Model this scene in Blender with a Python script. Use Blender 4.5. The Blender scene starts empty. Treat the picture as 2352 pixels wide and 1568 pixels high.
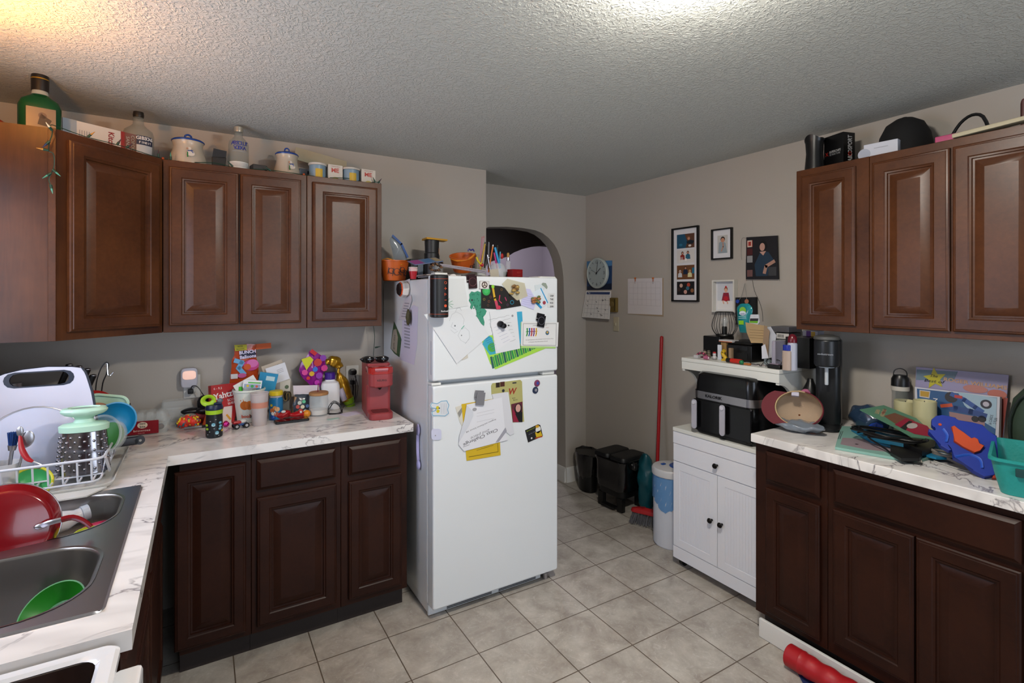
import bpy, bmesh, math, random
from mathutils import Matrix, Vector, Euler
SC = bpy.context.scene
COL = SC.collection
R = math.radians
# ---------------------------------------------------------------- camera
EYE = Vector((0, 0, 1.538)); YAW = R(31.02); FPX = 1185.8; PCX, PCY = 1176.0, 676.9
cd = bpy.data.cameras.new('camera'); cam = bpy.data.objects.new('camera', cd); COL.objects.link(cam)
cd.sensor_width = 36; cd.lens = FPX * 36 / 2352; cd.shift_y = -(784 - PCY) / 2352; cd.clip_start = .02
cam.location = EYE; cam.rotation_euler = (R(90), 0, -YAW)
SC.camera = cam
SC.view_settings.view_transform = 'Standard'; SC.view_settings.look = 'None'
SC.view_settings.gamma = 1; SC.view_settings.exposure = 0.42; SC.view_settings.use_curve_mapping = False
# ---------------------------------------------------------------- sky outside the windows
w = bpy.data.worlds.new('sky'); SC.world = w; w.use_nodes = True
w.node_tree.nodes['Background'].inputs[0].default_value = (.62, .74, 1, 1)
w.node_tree.nodes['Background'].inputs[1].default_value = 1.0
# ---------------------------------------------------------------- lights: daylight at the windows, added fill lights beyond the arch
def area(name, loc, rot, sx, sy, power, col):
    l = bpy.data.lights.new(name, 'AREA'); l.shape = 'RECTANGLE'; l.size = sx; l.size_y = sy
    l.energy = power; l.color = col
    o = bpy.data.objects.new(name, l); COL.objects.link(o); o.location = loc; o.rotation_euler = rot; return o
area('daylight_sink_window', (-.750, 1.72, 1.60), (0, R(-90), 0), .84, 1.0, 10, (.76, .83, 1))
area('daylight_patio_door', (1.15, -2.33, 1.15), (R(90), 0, 0), 1.7, 1.8, 25, (.80, .89, 1))
def point(name, loc, power, col, rad=.06):
    l = bpy.data.lights.new(name, 'POINT'); l.energy = power; l.color = col; l.shadow_soft_size = rad
    o = bpy.data.objects.new(name, l); COL.objects.link(o); o.location = loc; return o
point('hall_fill', (1.7, 3.9, 2.2), .45, (1, .92, .85), .08)  # fill added to lift the dark hall wall; no lamp stands here
point('far_room_fill', (3.2, 5.2, 2.1), 22, (.95, .9, 1), .1)  # unseen light added so the far wall looks lit; no fixture built
# ---------------------------------------------------------------- the room in metres: x along the fridge wall, y towards it
XL, XR, YA, YARCH, ZC = -.756, 2.768, 3.039, 3.40, 2.368
XEND = 1.626            # the fridge wall stops here
ZT, ZB, ZK = 2.134, 1.372, .914    # wall cabinet top and bottom, worktop

def at(px, py, ax, v):
    "point of the photograph's ray (px, py) on the real surface ax = v"
    d = Vector((math.sin(YAW), math.cos(YAW), 0)) + Vector((math.cos(YAW), -math.sin(YAW), 0)) * ((px - PCX) / FPX) + Vector((0, 0, (PCY - py) / FPX))
    i = 'xyz'.index(ax); t = (v - EYE[i]) / d[i]
    return EYE + d * t
# ---------------------------------------------------------------- materials
MATS = {}
def srgb(h):
    if isinstance(h, str):
        h = h.lstrip('#'); c = [int(h[i:i+2], 16) / 255 for i in (0, 2, 4)]
        return [x / 12.92 if x <= .04045 else ((x + .055) / 1.055) ** 2.4 for x in c]
    return list(h)
def node(nt, t, **k):
    n = nt.nodes.new(t)
    for a, b in k.items():
        if a.startswith('i_'):
            n.inputs[a[2:].replace('_', ' ')].default_value = b
        else: setattr(n, a, b)
    return n
def mat(name, col='#808080', rough=.5, metal=0, trans=0, coat=0, emit=0, ior=1.45, alpha=1, bump=0, bscale=200, var=0, vscale=30, col2=None, sheen=0, thin=False, spec=.5):
    if name in MATS: return MATS[name]
    m = bpy.data.materials.new(name); m.use_nodes = True; nt = m.node_tree; p = nt.nodes['Principled BSDF']
    c = srgb(col) + [1]
    p.inputs['Base Color'].default_value = c; p.inputs['Roughness'].default_value = rough
    p.inputs['Metallic'].default_value = metal; p.inputs['Transmission Weight'].default_value = trans
    p.inputs['Coat Weight'].default_value = coat; p.inputs['IOR'].default_value = ior; p.inputs['Alpha'].default_value = alpha
    p.inputs['Sheen Weight'].default_value = sheen; p.inputs['Specular IOR Level'].default_value = spec
    if emit:
        p.inputs['Emission Color'].default_value = c; p.inputs['Emission Strength'].default_value = emit
    tc = None
    if bump or var or col2: tc = node(nt, 'ShaderNodeTexCoord')
    if var or col2:
        n = node(nt, 'ShaderNodeTexNoise', i_Scale=vscale, i_Detail=5.0, i_Roughness=.6); nt.links.new(tc.outputs['Object'], n.inputs['Vector'])
        r = node(nt, 'ShaderNodeValToRGB'); r.color_ramp.elements[0].position = .35; r.color_ramp.elements[1].position = .65
        a = [x * (1 - var) for x in c[:3]] + [1]; b = [min(1, x * (1 + var)) for x in c[:3]] + [1]
        if col2: a, b = c, srgb(col2) + [1]
        r.color_ramp.elements[0].color = a; r.color_ramp.elements[1].color = b
        nt.links.new(n.outputs[0], r.inputs[0]); nt.links.new(r.outputs[0], p.inputs['Base Color'])
    if bump:
        n = node(nt, 'ShaderNodeTexNoise', i_Scale=bscale, i_Detail=4.0); nt.links.new(tc.outputs['Object'], n.inputs['Vector'])
        bp = node(nt, 'ShaderNodeBump', i_Strength=bump, i_Distance=.002); nt.links.new(n.outputs[0], bp.inputs['Height']); nt.links.new(bp.outputs[0], p.inputs['Normal'])
    MATS[name] = m; return m
def P(col, rough=.45, **k):
    "plain colour material, made once per colour"
    n = 'plain_%s_%d_%s' % (col.strip('#'), int(rough * 100), '_'.join('%s%s' % i for i in sorted(k.items())))
    return mat(n, col, rough, **k)
# ---------------------------------------------------------------- mesh builder
class B:
    def __init__(s, m=None):
        s.bm = bmesh.new(); s.mats = []; s.M = Matrix(); s.m = m; s.k = 1
    def mi(s, m):
        m = m or s.m
        if m not in s.mats: s.mats.append(m)
        return s.mats.index(m)
    def add(s, vs, fs, m=None):
        k = s.mi(m); V = [s.bm.verts.new(s.M @ Vector(v)) for v in vs]; out = []
        for f in fs:
            try: g = s.bm.faces.new([V[i] for i in f]); g.material_index = k; out.append(g)
            except ValueError: pass
        return V, out
    def box(s, a, b, m=None, bev=0, seg=2):
        x0, y0, z0 = a; x1, y1, z1 = b
        vs = [(x0,y0,z0),(x1,y0,z0),(x1,y1,z0),(x0,y1,z0),(x0,y0,z1),(x1,y0,z1),(x1,y1,z1),(x0,y1,z1)]
        V, F = s.add(vs, [(0,3,2,1),(4,5,6,7),(0,1,5,4),(1,2,6,5),(2,3,7,6),(3,0,4,7)], m)
        if bev:
            es = list({e for f in F for e in f.edges})
            bmesh.ops.bevel(s.bm, geom=es, offset=min(bev, .49 * min(abs(x1-x0), abs(y1-y0), abs(z1-z0))), segments=seg, affect='EDGES', profile=.5, clamp_overlap=True, material=-1)
        return s
    def rings(s, loops, m=None, cap0=True, cap1=True, close=True):
        "loops: lists of equally many points, joined in order"
        k = s.mi(m); n = len(loops[0]); V = [[s.bm.verts.new(s.M @ Vector(p)) for p in L] for L in loops]
        for i in range(len(loops) - 1):
            for j in range(n if close else n - 1):
                q = [V[i][j], V[i][(j+1) % n], V[i+1][(j+1) % n], V[i+1][j]]
                try: s.bm.faces.new(q).material_index = k
                except ValueError: pass
        for c, L in ((cap0, V[0][::-1]), (cap1, V[-1])):
            if c:
                try: s.bm.faces.new(L).material_index = k
                except ValueError: pass
        return s
    def lathe(s, prof, c=(0,0,0), m=None, n=28, sx=1, sy=1, cap=True, p=2):
        "prof: (radius, z) from bottom to top; p > 2 squares the section"
        def q(a):
            x, y = math.cos(a), math.sin(a)
            if p != 2:
                k = (abs(x) ** p + abs(y) ** p) ** (-1 / p); x, y = x * k, y * k
            return x, y
        L = []
        for r, z in prof:
            L.append([(c[0] + max(r, 1e-5) * sx * q(2*math.pi*j/n)[0], c[1] + max(r, 1e-5) * sy * q(2*math.pi*j/n)[1], c[2] + z) for j in range(n)])
        return s.rings(L, m, cap, cap)
    def cyl(s, a, b, r0, r1=None, m=None, n=20, cap=True):
        a, b = Vector(a), Vector(b); r1 = r0 if r1 is None else r1
        z = (b - a).normalized(); x = z.orthogonal().normalized(); y = z.cross(x)
        L = [[c + x * r * math.cos(2*math.pi*j/n) + y * r * math.sin(2*math.pi*j/n) for j in range(n)] for c, r in ((a, r0), (b, r1))]
        return s.rings(L, m, cap, cap)
    def tube(s, pts, r, m=None, n=8, smooth=3, closed=False, flat=1):
        pts = [Vector(p) for p in pts]
        if smooth and len(pts) > 2:
            q = []; N = len(pts)
            for i in range(N if closed else N - 1):
                p0, p1, p2, p3 = (pts[(i-1) % N] if closed or i else pts[0]), pts[i], pts[(i+1) % N], (pts[(i+2) % N] if closed or i < N-2 else pts[-1])
                for k in range(smooth):
                    t = k / smooth
                    q.append(.5 * ((2*p1) + (p2-p0)*t + (2*p0-5*p1+4*p2-p3)*t*t + (3*p1-p0-3*p2+p3)*t**3))
            if not closed: q.append(pts[-1])
            pts = q
        N = len(pts); L = []; up = None
        rr = r if callable(r) else (lambda t: r)
        for i, p in enumerate(pts):
            a = pts[(i-1) % N] if closed or i else pts[0]; b = pts[(i+1) % N] if closed or i < N-1 else pts[-1]
            t = (b - a)
            t = t.normalized() if t.length > 1e-9 else Vector((0,0,1))
            if up is None: up = t.orthogonal().normalized()
            up = (up - t * up.dot(t)); up = up.normalized() if up.length > 1e-6 else t.orthogonal().normalized()
            v = t.cross(up); rad = rr(i / max(1, N-1))
            L.append([p + up * rad * math.cos(2*math.pi*j/n) + v * rad * flat * math.sin(2*math.pi*j/n) for j in range(n)])
        if closed: L.append(L[0]); return s.rings(L, m, False, False)
        return s.rings(L, m)
    def ball(s, c, r, m=None, n=16, k=10, sc=(1,1,1)):
        L = []
        for i in range(k + 1):
            a = -math.pi/2 + math.pi * i / k; rr = max(math.cos(a), 1e-3) * r; z = math.sin(a) * r
            L.append([(c[0] + rr*sc[0]*math.cos(2*math.pi*j/n), c[1] + rr*sc[1]*math.sin(2*math.pi*j/n), c[2] + z*sc[2]) for j in range(n)])
        return s.rings(L, m)
    def prism(s, poly, z0, z1, m=None, bev=0):
        "poly: 2-d outline, z0 to z1 thick"
        n = len(poly)
        V, F = s.add([(x, y, z0) for x, y in poly] + [(x, y, z1) for x, y in poly], [tuple(range(n))[::-1], tuple(range(n, 2*n))] + [(i, (i+1) % n, n + (i+1) % n, n + i) for i in range(n)], m)
        if bev:
            es = list({e for f in F[1:2] for e in f.edges})
            bmesh.ops.bevel(s.bm, geom=es, offset=bev, segments=2, affect='EDGES', profile=.5, clamp_overlap=True, material=-1)
        return s
    def rect(s, x0, y0, x1, y1, z, m=None, t=.0004):
        return s.prism([(x0,y0),(x1,y0),(x1,y1),(x0,y1)], z - t, z, m)
    def disc(s, x, y, r, z, m=None, t=.0004, n=20, sy=1):
        r *= s.k
        return s.prism([(x + r*math.cos(2*math.pi*i/n), y + r*sy*math.sin(2*math.pi*i/n)) for i in range(n)], z - t, z, m)
    def line(s, pts, wd, z, m=None, t=.0004):
        "a drawn stroke of width wd lying on the local xy plane"
        wd *= s.k
        for (a, b) in zip(pts, pts[1:]):
            a, b = Vector((a[0], a[1])), Vector((b[0], b[1])); d = b - a
            if d.length < 1e-6: continue
            d = d.normalized(); q = Vector((-d.y, d.x)) * wd / 2; e = d * wd * .3
            s.prism([tuple(a - q - e), tuple(b - q + e), tuple(b + q + e), tuple(a + q - e)], z - t, z, m)
        return s
    def text(s, body, x, y, h, z, m=None, wd=None, t=.0004, align='CENTER', rot=0, shear=0, bold=0):
        "raised lettering, cap height h, centred at (x, y) on the local xy plane; wd fits the width"
        h *= s.k; wd = wd and wd * s.k
        cu = bpy.data.curves.new('t', 'FONT'); cu.body = body; cu.align_x = 'CENTER'; cu.align_y = 'CENTER'; cu.resolution_u = 2; cu.shear = shear; cu.offset = bold
        o = bpy.data.objects.new('t', cu); COL.objects.link(o)
        me = bpy.data.meshes.new_from_object(o.evaluated_get(bpy.context.evaluated_depsgraph_get()))
        bpy.data.objects.remove(o)
        if len(me.vertices):
            xs = [v.co.x for v in me.vertices]; ys = [v.co.y for v in me.vertices]
            W = max(xs) - min(xs); H = max(ys) - min(ys); n = body.count('\n') + 1
            sy = h * n * 1.25 / H if n > 1 else h / max(.5, min(H, .75)); sx = wd / W if wd else sy
            mx, my = (max(xs) + min(xs)) / 2, (max(ys) + min(ys)) / 2
            ca, sa = math.cos(rot), math.sin(rot); vs = []
            for v in me.vertices:
                a, b = (v.co.x - mx) * sx, (v.co.y - my) * sy
                vs.append((x + a*ca - b*sa, y + a*sa + b*ca, z))
            s.add(vs, [tuple(p.vertices) for p in me.polygons], m)
        bpy.data.meshes.remove(me); bpy.data.curves.remove(cu)
        return s
    def jit(s, amt, seed=1, sel=None):
        rnd = random.Random(seed)
        for v in s.bm.verts:
            if sel is None or sel(v.co): v.co += Vector((rnd.uniform(-1,1), rnd.uniform(-1,1), rnd.uniform(-1,1))) * amt
        return s
    def obj(s, name, parent=None, loc=None, rot=None, mtx=None, ang=38, norm=True, sub=0, solid=0, bevmod=0):
        if norm: bmesh.ops.recalc_face_normals(s.bm, faces=s.bm.faces)
        me = bpy.data.meshes.new(name); s.bm.to_mesh(me); s.bm.free()
        for m in s.mats: me.materials.append(m)
        if ang:
            me.polygons.foreach_set('use_smooth', [True] * len(me.polygons)); me.set_sharp_from_angle(angle=R(ang))
        o = bpy.data.objects.new(name, me); COL.objects.link(o)
        if parent: o.parent = parent
        if loc is not None: o.location = loc
        if rot is not None: o.rotation_euler = rot
        if mtx is not None: o.matrix_basis = mtx
        if solid: md = o.modifiers.new('s', 'SOLIDIFY'); md.thickness = solid; md.offset = 0
        if ang: md = o.modifiers.new('w', 'WEIGHTED_NORMAL'); md.keep_sharp = True
        if bevmod: md = o.modifiers.new('b', 'BEVEL'); md.width = bevmod; md.segments = 2; md.limit_method = 'ANGLE'
        if sub: md = o.modifiers.new('u', 'SUBSURF'); md.levels = sub; md.render_levels = sub
        return o
def tag(o, label, cat, group=None):
    o['label'] = label; o['category'] = cat
    if group: o['group'] = group
    return o
def thing(name, label, cat, loc=(0,0,0), rz=0, group=None, mtx=None):
    o = bpy.data.objects.new(name, None); COL.objects.link(o); o.empty_display_size = .02
    o.location = loc; o.rotation_euler = (0, 0, rz)
    if mtx is not None: o.matrix_basis = mtx
    return tag(o, label, cat, group)
def struct(o): o['kind'] = 'structure'; return o
def dup(root, label, loc=None, rz=None, group=None):
    r = root.copy(); COL.objects.link(r)
    if loc is not None: r.location = loc
    if rz is not None: r.rotation_euler.z = rz
    r['label'] = label
    if group: r['group'] = group
    for ch in list(root.children):
        c = ch.copy(); COL.objects.link(c); c.parent = r
        for g in list(ch.children):
            d = g.copy(); COL.objects.link(d); d.parent = c
    return r
FA = Matrix.Rotation(R(90), 4, 'X')                                       # a panel facing -y (the fridge wall)
FB = Matrix.Rotation(R(-90), 4, 'Z') @ Matrix.Rotation(R(90), 4, 'X')     # a panel facing -x (the right wall)
FL = Matrix.Rotation(R(90), 4, 'Z') @ Matrix.Rotation(R(90), 4, 'X')      # a panel facing +x
def frame(face, loc, tilt=0, lean=0):
    "panel frame: x right, y up, z out; tilt turns it in its plane, lean tips its top back"
    return Matrix.Translation(Vector(loc)) @ face @ Matrix.Rotation(tilt, 4, 'Z') @ Matrix.Rotation(-lean, 4, 'X')
def face_yaw(a): return Matrix.Rotation(a, 4, 'Z') @ Matrix.Rotation(R(90), 4, 'X')
def upx(px, py, z=ZK): p = at(px, py, 'z', z); return Vector((p.x, p.y, z))
def htop(p, py):
    "height above p at which the ray row py passes over the point p"
    d = Vector((p[0], p[1], 0)).dot(Vector((math.sin(YAW), math.cos(YAW), 0)))
    return EYE.z + (PCY - py) / FPX * d - p[2]
def pxw(p, n):
    d = Vector((p[0], p[1], 0)).dot(Vector((math.sin(YAW), math.cos(YAW), 0))); return n * d / FPX
def pp(M, px, py, off=0):
    "where the photograph's ray (px, py) meets the plane z = off of frame M, in M's own x, y"
    I = M.inverted(); o = I @ EYE
    d = (I.to_3x3()) @ (at(px, py, 'z', EYE.z + (PCY - py) / FPX * 2 if abs(PCY - py) > .01 else EYE.z + .00001) - EYE)
    t = (off - o.z) / d.z; q = o + d * t
    return (q.x, q.y)
def PP(M, pts, off=0): return [pp(M, x, y, off) for x, y in pts]
def ctr(q): return (sum(p[0] for p in q) / len(q), sum(p[1] for p in q) / len(q))
# ---------------------------------------------------------------- setting materials
def m_wall():
    m = mat('wall_paint', '#8d8580', .85); nt = m.node_tree; p = nt.nodes['Principled BSDF']
    tc = node(nt, 'ShaderNodeTexCoord'); n = node(nt, 'ShaderNodeTexNoise', i_Scale=1.3, i_Detail=3.0); nt.links.new(tc.outputs['Object'], n.inputs['Vector'])
    r = node(nt, 'ShaderNodeValToRGB'); r.color_ramp.elements[0].color = srgb('#a69f96') + [1]; r.color_ramp.elements[1].color = srgb('#aea79f') + [1]
    nt.links.new(n.outputs[0], r.inputs[0]); nt.links.new(r.outputs[0], p.inputs['Base Color'])
    b = node(nt, 'ShaderNodeTexNoise', i_Scale=160.0, i_Detail=3.0); nt.links.new(tc.outputs['Object'], b.inputs['Vector'])
    bp = node(nt, 'ShaderNodeBump', i_Strength=.12, i_Distance=.002); nt.links.new(b.outputs[0], bp.inputs['Height']); nt.links.new(bp.outputs[0], p.inputs['Normal'])
    return m
def m_ceiling():
    m = mat('ceiling_stipple', '#c6c8c2', .8); nt = m.node_tree; p = nt.nodes['Principled BSDF']
    tc = node(nt, 'ShaderNodeTexCoord')
    wv = node(nt, 'ShaderNodeTexNoise', i_Scale=26.0, i_Detail=2.0); nt.links.new(tc.outputs['Object'], wv.inputs['Vector'])
    mx = node(nt, 'ShaderNodeMixRGB', blend_type='ADD'); mx.inputs[0].default_value = .05; nt.links.new(tc.outputs['Object'], mx.inputs[1]); nt.links.new(wv.outputs[1], mx.inputs[2])
    v = node(nt, 'ShaderNodeTexNoise', i_Scale=88.0, i_Detail=3.5, i_Roughness=.5, i_Distortion=.15); nt.links.new(mx.outputs[0], v.inputs['Vector'])
    r = node(nt, 'ShaderNodeValToRGB'); r.color_ramp.elements[0].position = .46; r.color_ramp.elements[1].position = .60; nt.links.new(v.outputs[0], r.inputs[0])
    bp = node(nt, 'ShaderNodeBump', i_Strength=.62, i_Distance=.005); nt.links.new(r.outputs[0], bp.inputs['Height']); nt.links.new(bp.outputs[0], p.inputs['Normal'])
    return m
def m_floor():
    m = mat('floor_tile', '#a8a094', .42); nt = m.node_tree; p = nt.nodes['Principled BSDF']; S = .3014
    tc = node(nt, 'ShaderNodeTexCoord'); mp = node(nt, 'ShaderNodeMapping'); mp.inputs['Location'].default_value = (-.417 + S * 20 + .0, -2.2735 + S * 20, 0)
    nt.links.new(tc.outputs['Object'], mp.inputs['Vector'])
    bk = node(nt, 'ShaderNodeTexBrick', offset=0.0, squash=1.0, i_Scale=1.0, i_Mortar_Size=.0026, i_Mortar_Smooth=.15, i_Bias=0.0, i_Brick_Width=S, i_Row_Height=S)
    bk.inputs['Color1'].default_value = (1,1,1,1); bk.inputs['Color2'].default_value = (.86,.86,.86,1); bk.inputs['Mortar'].default_value = (0,0,0,1)
    nt.links.new(mp.outputs[0], bk.inputs['Vector'])
    n1 = node(nt, 'ShaderNodeTexNoise', i_Scale=7.0, i_Detail=8.0, i_Roughness=.68, i_Distortion=.4); nt.links.new(tc.outputs['Object'], n1.inputs['Vector'])
    r1 = node(nt, 'ShaderNodeValToRGB'); e = r1.color_ramp.elements; e[0].position = .30; e[0].color = srgb('#8f867d') + [1]; e[1].position = .68; e[1].color = srgb('#bdb7ae') + [1]
    nt.links.new(n1.outputs[0], r1.inputs[0])
    n2 = node(nt, 'ShaderNodeTexNoise', i_Scale=34.0, i_Detail=6.0, i_Distortion=2.2); nt.links.new(tc.outputs['Object'], n2.inputs['Vector'])
    r2 = node(nt, 'ShaderNodeValToRGB'); e = r2.color_ramp.elements; e[0].position = .56; e[0].color = (0,0,0,1); e[1].position = .74; e[1].color = (.34,.34,.34,1); nt.links.new(n2.outputs[0], r2.inputs[0])
    a = node(nt, 'ShaderNodeMixRGB', blend_type='SCREEN'); a.inputs[0].default_value = .45; nt.links.new(r1.outputs[0], a.inputs[1]); nt.links.new(r2.outputs[0], a.inputs[2])
    b = node(nt, 'ShaderNodeMixRGB', blend_type='MULTIPLY'); b.inputs[0].default_value = .6; nt.links.new(a.outputs[0], b.inputs[1]); nt.links.new(bk.outputs['Color'], b.inputs[2])
    c = node(nt, 'ShaderNodeMixRGB'); nt.links.new(bk.outputs['Fac'], c.inputs[0]); nt.links.new(b.outputs[0], c.inputs[1]); c.inputs[2].default_value = srgb('#5d5044') + [1]
    nt.links.new(c.outputs[0], p.inputs['Base Color'])
    iv = node(nt, 'ShaderNodeMath', operation='SUBTRACT'); iv.inputs[0].default_value = 1; nt.links.new(bk.outputs['Fac'], iv.inputs[1])
    bp = node(nt, 'ShaderNodeBump', i_Strength=.5, i_Distance=.002); nt.links.new(iv.outputs[0], bp.inputs['Height']); nt.links.new(bp.outputs[0], p.inputs['Normal'])
    return m
def m_wood(name, dark, light, rough=.36, vert=True, coat=.06, spec=.32):
    m = mat(name, dark, rough, coat=coat, spec=spec); nt = m.node_tree; p = nt.nodes['Principled BSDF']; p.inputs['Coat Roughness'].default_value = .3
    tc = node(nt, 'ShaderNodeTexCoord'); mp = node(nt, 'ShaderNodeMapping'); mp.inputs['Scale'].default_value = (1, 1, .09) if vert else (.09, .09, 1)
    nt.links.new(tc.outputs['Object'], mp.inputs['Vector'])
    n = node(nt, 'ShaderNodeTexNoise', i_Scale=60.0, i_Detail=6.0, i_Roughness=.6, i_Distortion=.6); nt.links.new(mp.outputs[0], n.inputs['Vector'])
    n2 = node(nt, 'ShaderNodeTexNoise', i_Scale=3.5, i_Detail=4.0); nt.links.new(tc.outputs['Object'], n2.inputs['Vector'])
    ad = node(nt, 'ShaderNodeMath', operation='MULTIPLY_ADD'); ad.inputs[1].default_value = .35; nt.links.new(n.outputs[0], ad.inputs[0]); nt.links.new(n2.outputs[0], ad.inputs[2])
    r = node(nt, 'ShaderNodeValToRGB'); e = r.color_ramp.elements; e[0].position = .46; e[0].color = srgb(dark) + [1]; e[1].position = .90; e[1].color = srgb(light) + [1]
    nt.links.new(ad.outputs[0], r.inputs[0]); nt.links.new(r.outputs[0], p.inputs['Base Color'])
    bp = node(nt, 'ShaderNodeBump', i_Strength=.06, i_Distance=.001); nt.links.new(n.outputs[0], bp.inputs['Height']); nt.links.new(bp.outputs[0], p.inputs['Normal'])
    return m
def m_marble():
    m = mat('marble_laminate', '#d8d4d0', .16, spec=.6); nt = m.node_tree; p = nt.nodes['Principled BSDF']
    tc = node(nt, 'ShaderNodeTexCoord'); mp = node(nt, 'ShaderNodeMapping'); mp.inputs['Rotation'].default_value = (0, 0, R(28)); mp.inputs['Scale'].default_value = (1.0, 1.7, 1.2)
    nt.links.new(tc.outputs['Object'], mp.inputs['Vector'])
    def veins(sc, dist, lo, det=6.0):
        n = node(nt, 'ShaderNodeTexNoise', i_Scale=sc, i_Detail=det, i_Roughness=.55, i_Distortion=dist); nt.links.new(mp.outputs[0], n.inputs['Vector'])
        s_ = node(nt, 'ShaderNodeMath', operation='SUBTRACT'); s_.inputs[1].default_value = .5; nt.links.new(n.outputs[0], s_.inputs[0])
        ab = node(nt, 'ShaderNodeMath', operation='ABSOLUTE'); nt.links.new(s_.outputs[0], ab.inputs[0])
        r = node(nt, 'ShaderNodeValToRGB'); e = r.color_ramp.elements; e[0].position = 0; e[0].color = (1,1,1,1); e[1].position = lo; e[1].color = (0,0,0,1); nt.links.new(ab.outputs[0], r.inputs[0]); return r
    v1 = veins(2.6, 1.5, .018); v2 = veins(1.3, 1.6, .07, 3.0)
    msk = node(nt, 'ShaderNodeTexNoise', i_Scale=2.6, i_Detail=2.0); nt.links.new(mp.outputs[0], msk.inputs['Vector'])
    mr = node(nt, 'ShaderNodeValToRGB'); mr.color_ramp.elements[0].position = .40; mr.color_ramp.elements[1].position = .56; nt.links.new(msk.outputs[0], mr.inputs[0])
    mm = node(nt, 'ShaderNodeMath', operation='MULTIPLY'); nt.links.new(v1.outputs[0], mm.inputs[0]); nt.links.new(mr.outputs[0], mm.inputs[1])
    m8 = node(nt, 'ShaderNodeMath', operation='MULTIPLY'); m8.inputs[1].default_value = .85; nt.links.new(mm.outputs[0], m8.inputs[0])
    m3 = node(nt, 'ShaderNodeMath', operation='MULTIPLY'); m3.inputs[1].default_value = .26; nt.links.new(v2.outputs[0], m3.inputs[0])
    a = node(nt, 'ShaderNodeMixRGB'); a.inputs[1].default_value = srgb('#dcd8d5') + [1]; a.inputs[2].default_value = srgb('#8e8a8c') + [1]; nt.links.new(m3.outputs[0], a.inputs[0])
    c = node(nt, 'ShaderNodeMixRGB'); nt.links.new(a.outputs[0], c.inputs[1]); c.inputs[2].default_value = srgb('#5c555c') + [1]; nt.links.new(m8.outputs[0], c.inputs[0])
    nt.links.new(c.outputs[0], p.inputs['Base Color']); return m
WALL = m_wall(); CEIL = m_ceiling(); TILE = m_floor(); MARBLE = m_marble()
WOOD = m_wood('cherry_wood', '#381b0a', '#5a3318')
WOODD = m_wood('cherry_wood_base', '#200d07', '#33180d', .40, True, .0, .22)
TOE = mat('toe_kick', '#241a17', .6)
TRIM = mat('white_trim', '#d5d3cf', .45)
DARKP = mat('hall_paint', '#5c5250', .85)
FARP = mat('far_room_paint', '#a49da6', .85)
# ---------------------------------------------------------------- room shell
def slab(name, a, b, m): return struct(B(m).box(a, b).obj(name, ang=0))
slab('floor', (XL - .1, -2.5, -.06), (4.4, 6.4, 0), TILE)
slab('ceiling', (XL - .1, -2.5, ZC), (XR + .1, YARCH + .02, ZC + .08), CEIL)
# wall with the fridge, up to its outer corner
slab('wall_fridge', (XL - .1, YA, 0), (XEND, YARCH + .12, ZC + .04), WALL)
slab('wall_right', (XR, -2.4, 0), (XR + .1, YARCH + .12, ZC + .04), WALL)
def wall_hole(name, x0, x1, hx0, hx1, hz0, hz1, mtx, t, m):
    "wall in its own frame (x along, y up, z thick) with one rectangular opening"
    b = B(m)
    for a, c in (((x0, 0), (hx0, ZC + .04)), ((hx1, 0), (x1, ZC + .04)), ((hx0, 0), (hx1, hz0)), ((hx0, hz1), (hx1, ZC + .04))):
        if c[1] - a[1] > 1e-4 and c[0] - a[0] > 1e-4: b.box((a[0], a[1], 0), (c[0], c[1], t))
    return struct(b.obj(name, mtx=mtx, ang=0))
wall_hole('wall_left', -2.4, YA, 1.2, 2.24, 1.16, 2.04, Matrix.Translation((XL, 0, 0)) @ FL @ Matrix.Scale(-1, 4, (0,0,1)), .1, WALL)
wall_hole('wall_back', XL - .1, XR + .1, .25, 2.05, 0.0, 2.05, Matrix.Translation((0, -2.4, 0)) @ FA, .1, WALL)
def window(n, x0, x1, z0, z1, mtx, bars):
    b = B(TRIM); t = .05
    b.box((x0, z0, 0), (x0 + t, z1, .06)).box((x1 - t, z0, 0), (x1, z1, .06)).box((x0 + t, z0, 0), (x1 - t, z0 + t, .06)).box((x0 + t, z1 - t, 0), (x1 - t, z1, .06))
    for q in bars: b.box((q - .02, z0 + t, 0), (q + .02, z1 - t, .05))
    o = struct(b.obj('window_%d' % n, mtx=mtx, ang=0))
    B(mat('window_glass', '#ffffff', 0, trans=1, ior=1.02)).box((x0 + t, z0 + t, .025), (x1 - t, z1 - t, .029)).obj('pane', o, ang=0)
window(1, 1.2, 2.24, 1.16, 2.04, Matrix.Translation((XL - .08, 0, 0)) @ FL, [1.72])
window(2, .25, 2.05, 0, 2.05, Matrix.Translation((0, -2.41, 0)) @ FA, [1.15])
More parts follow.
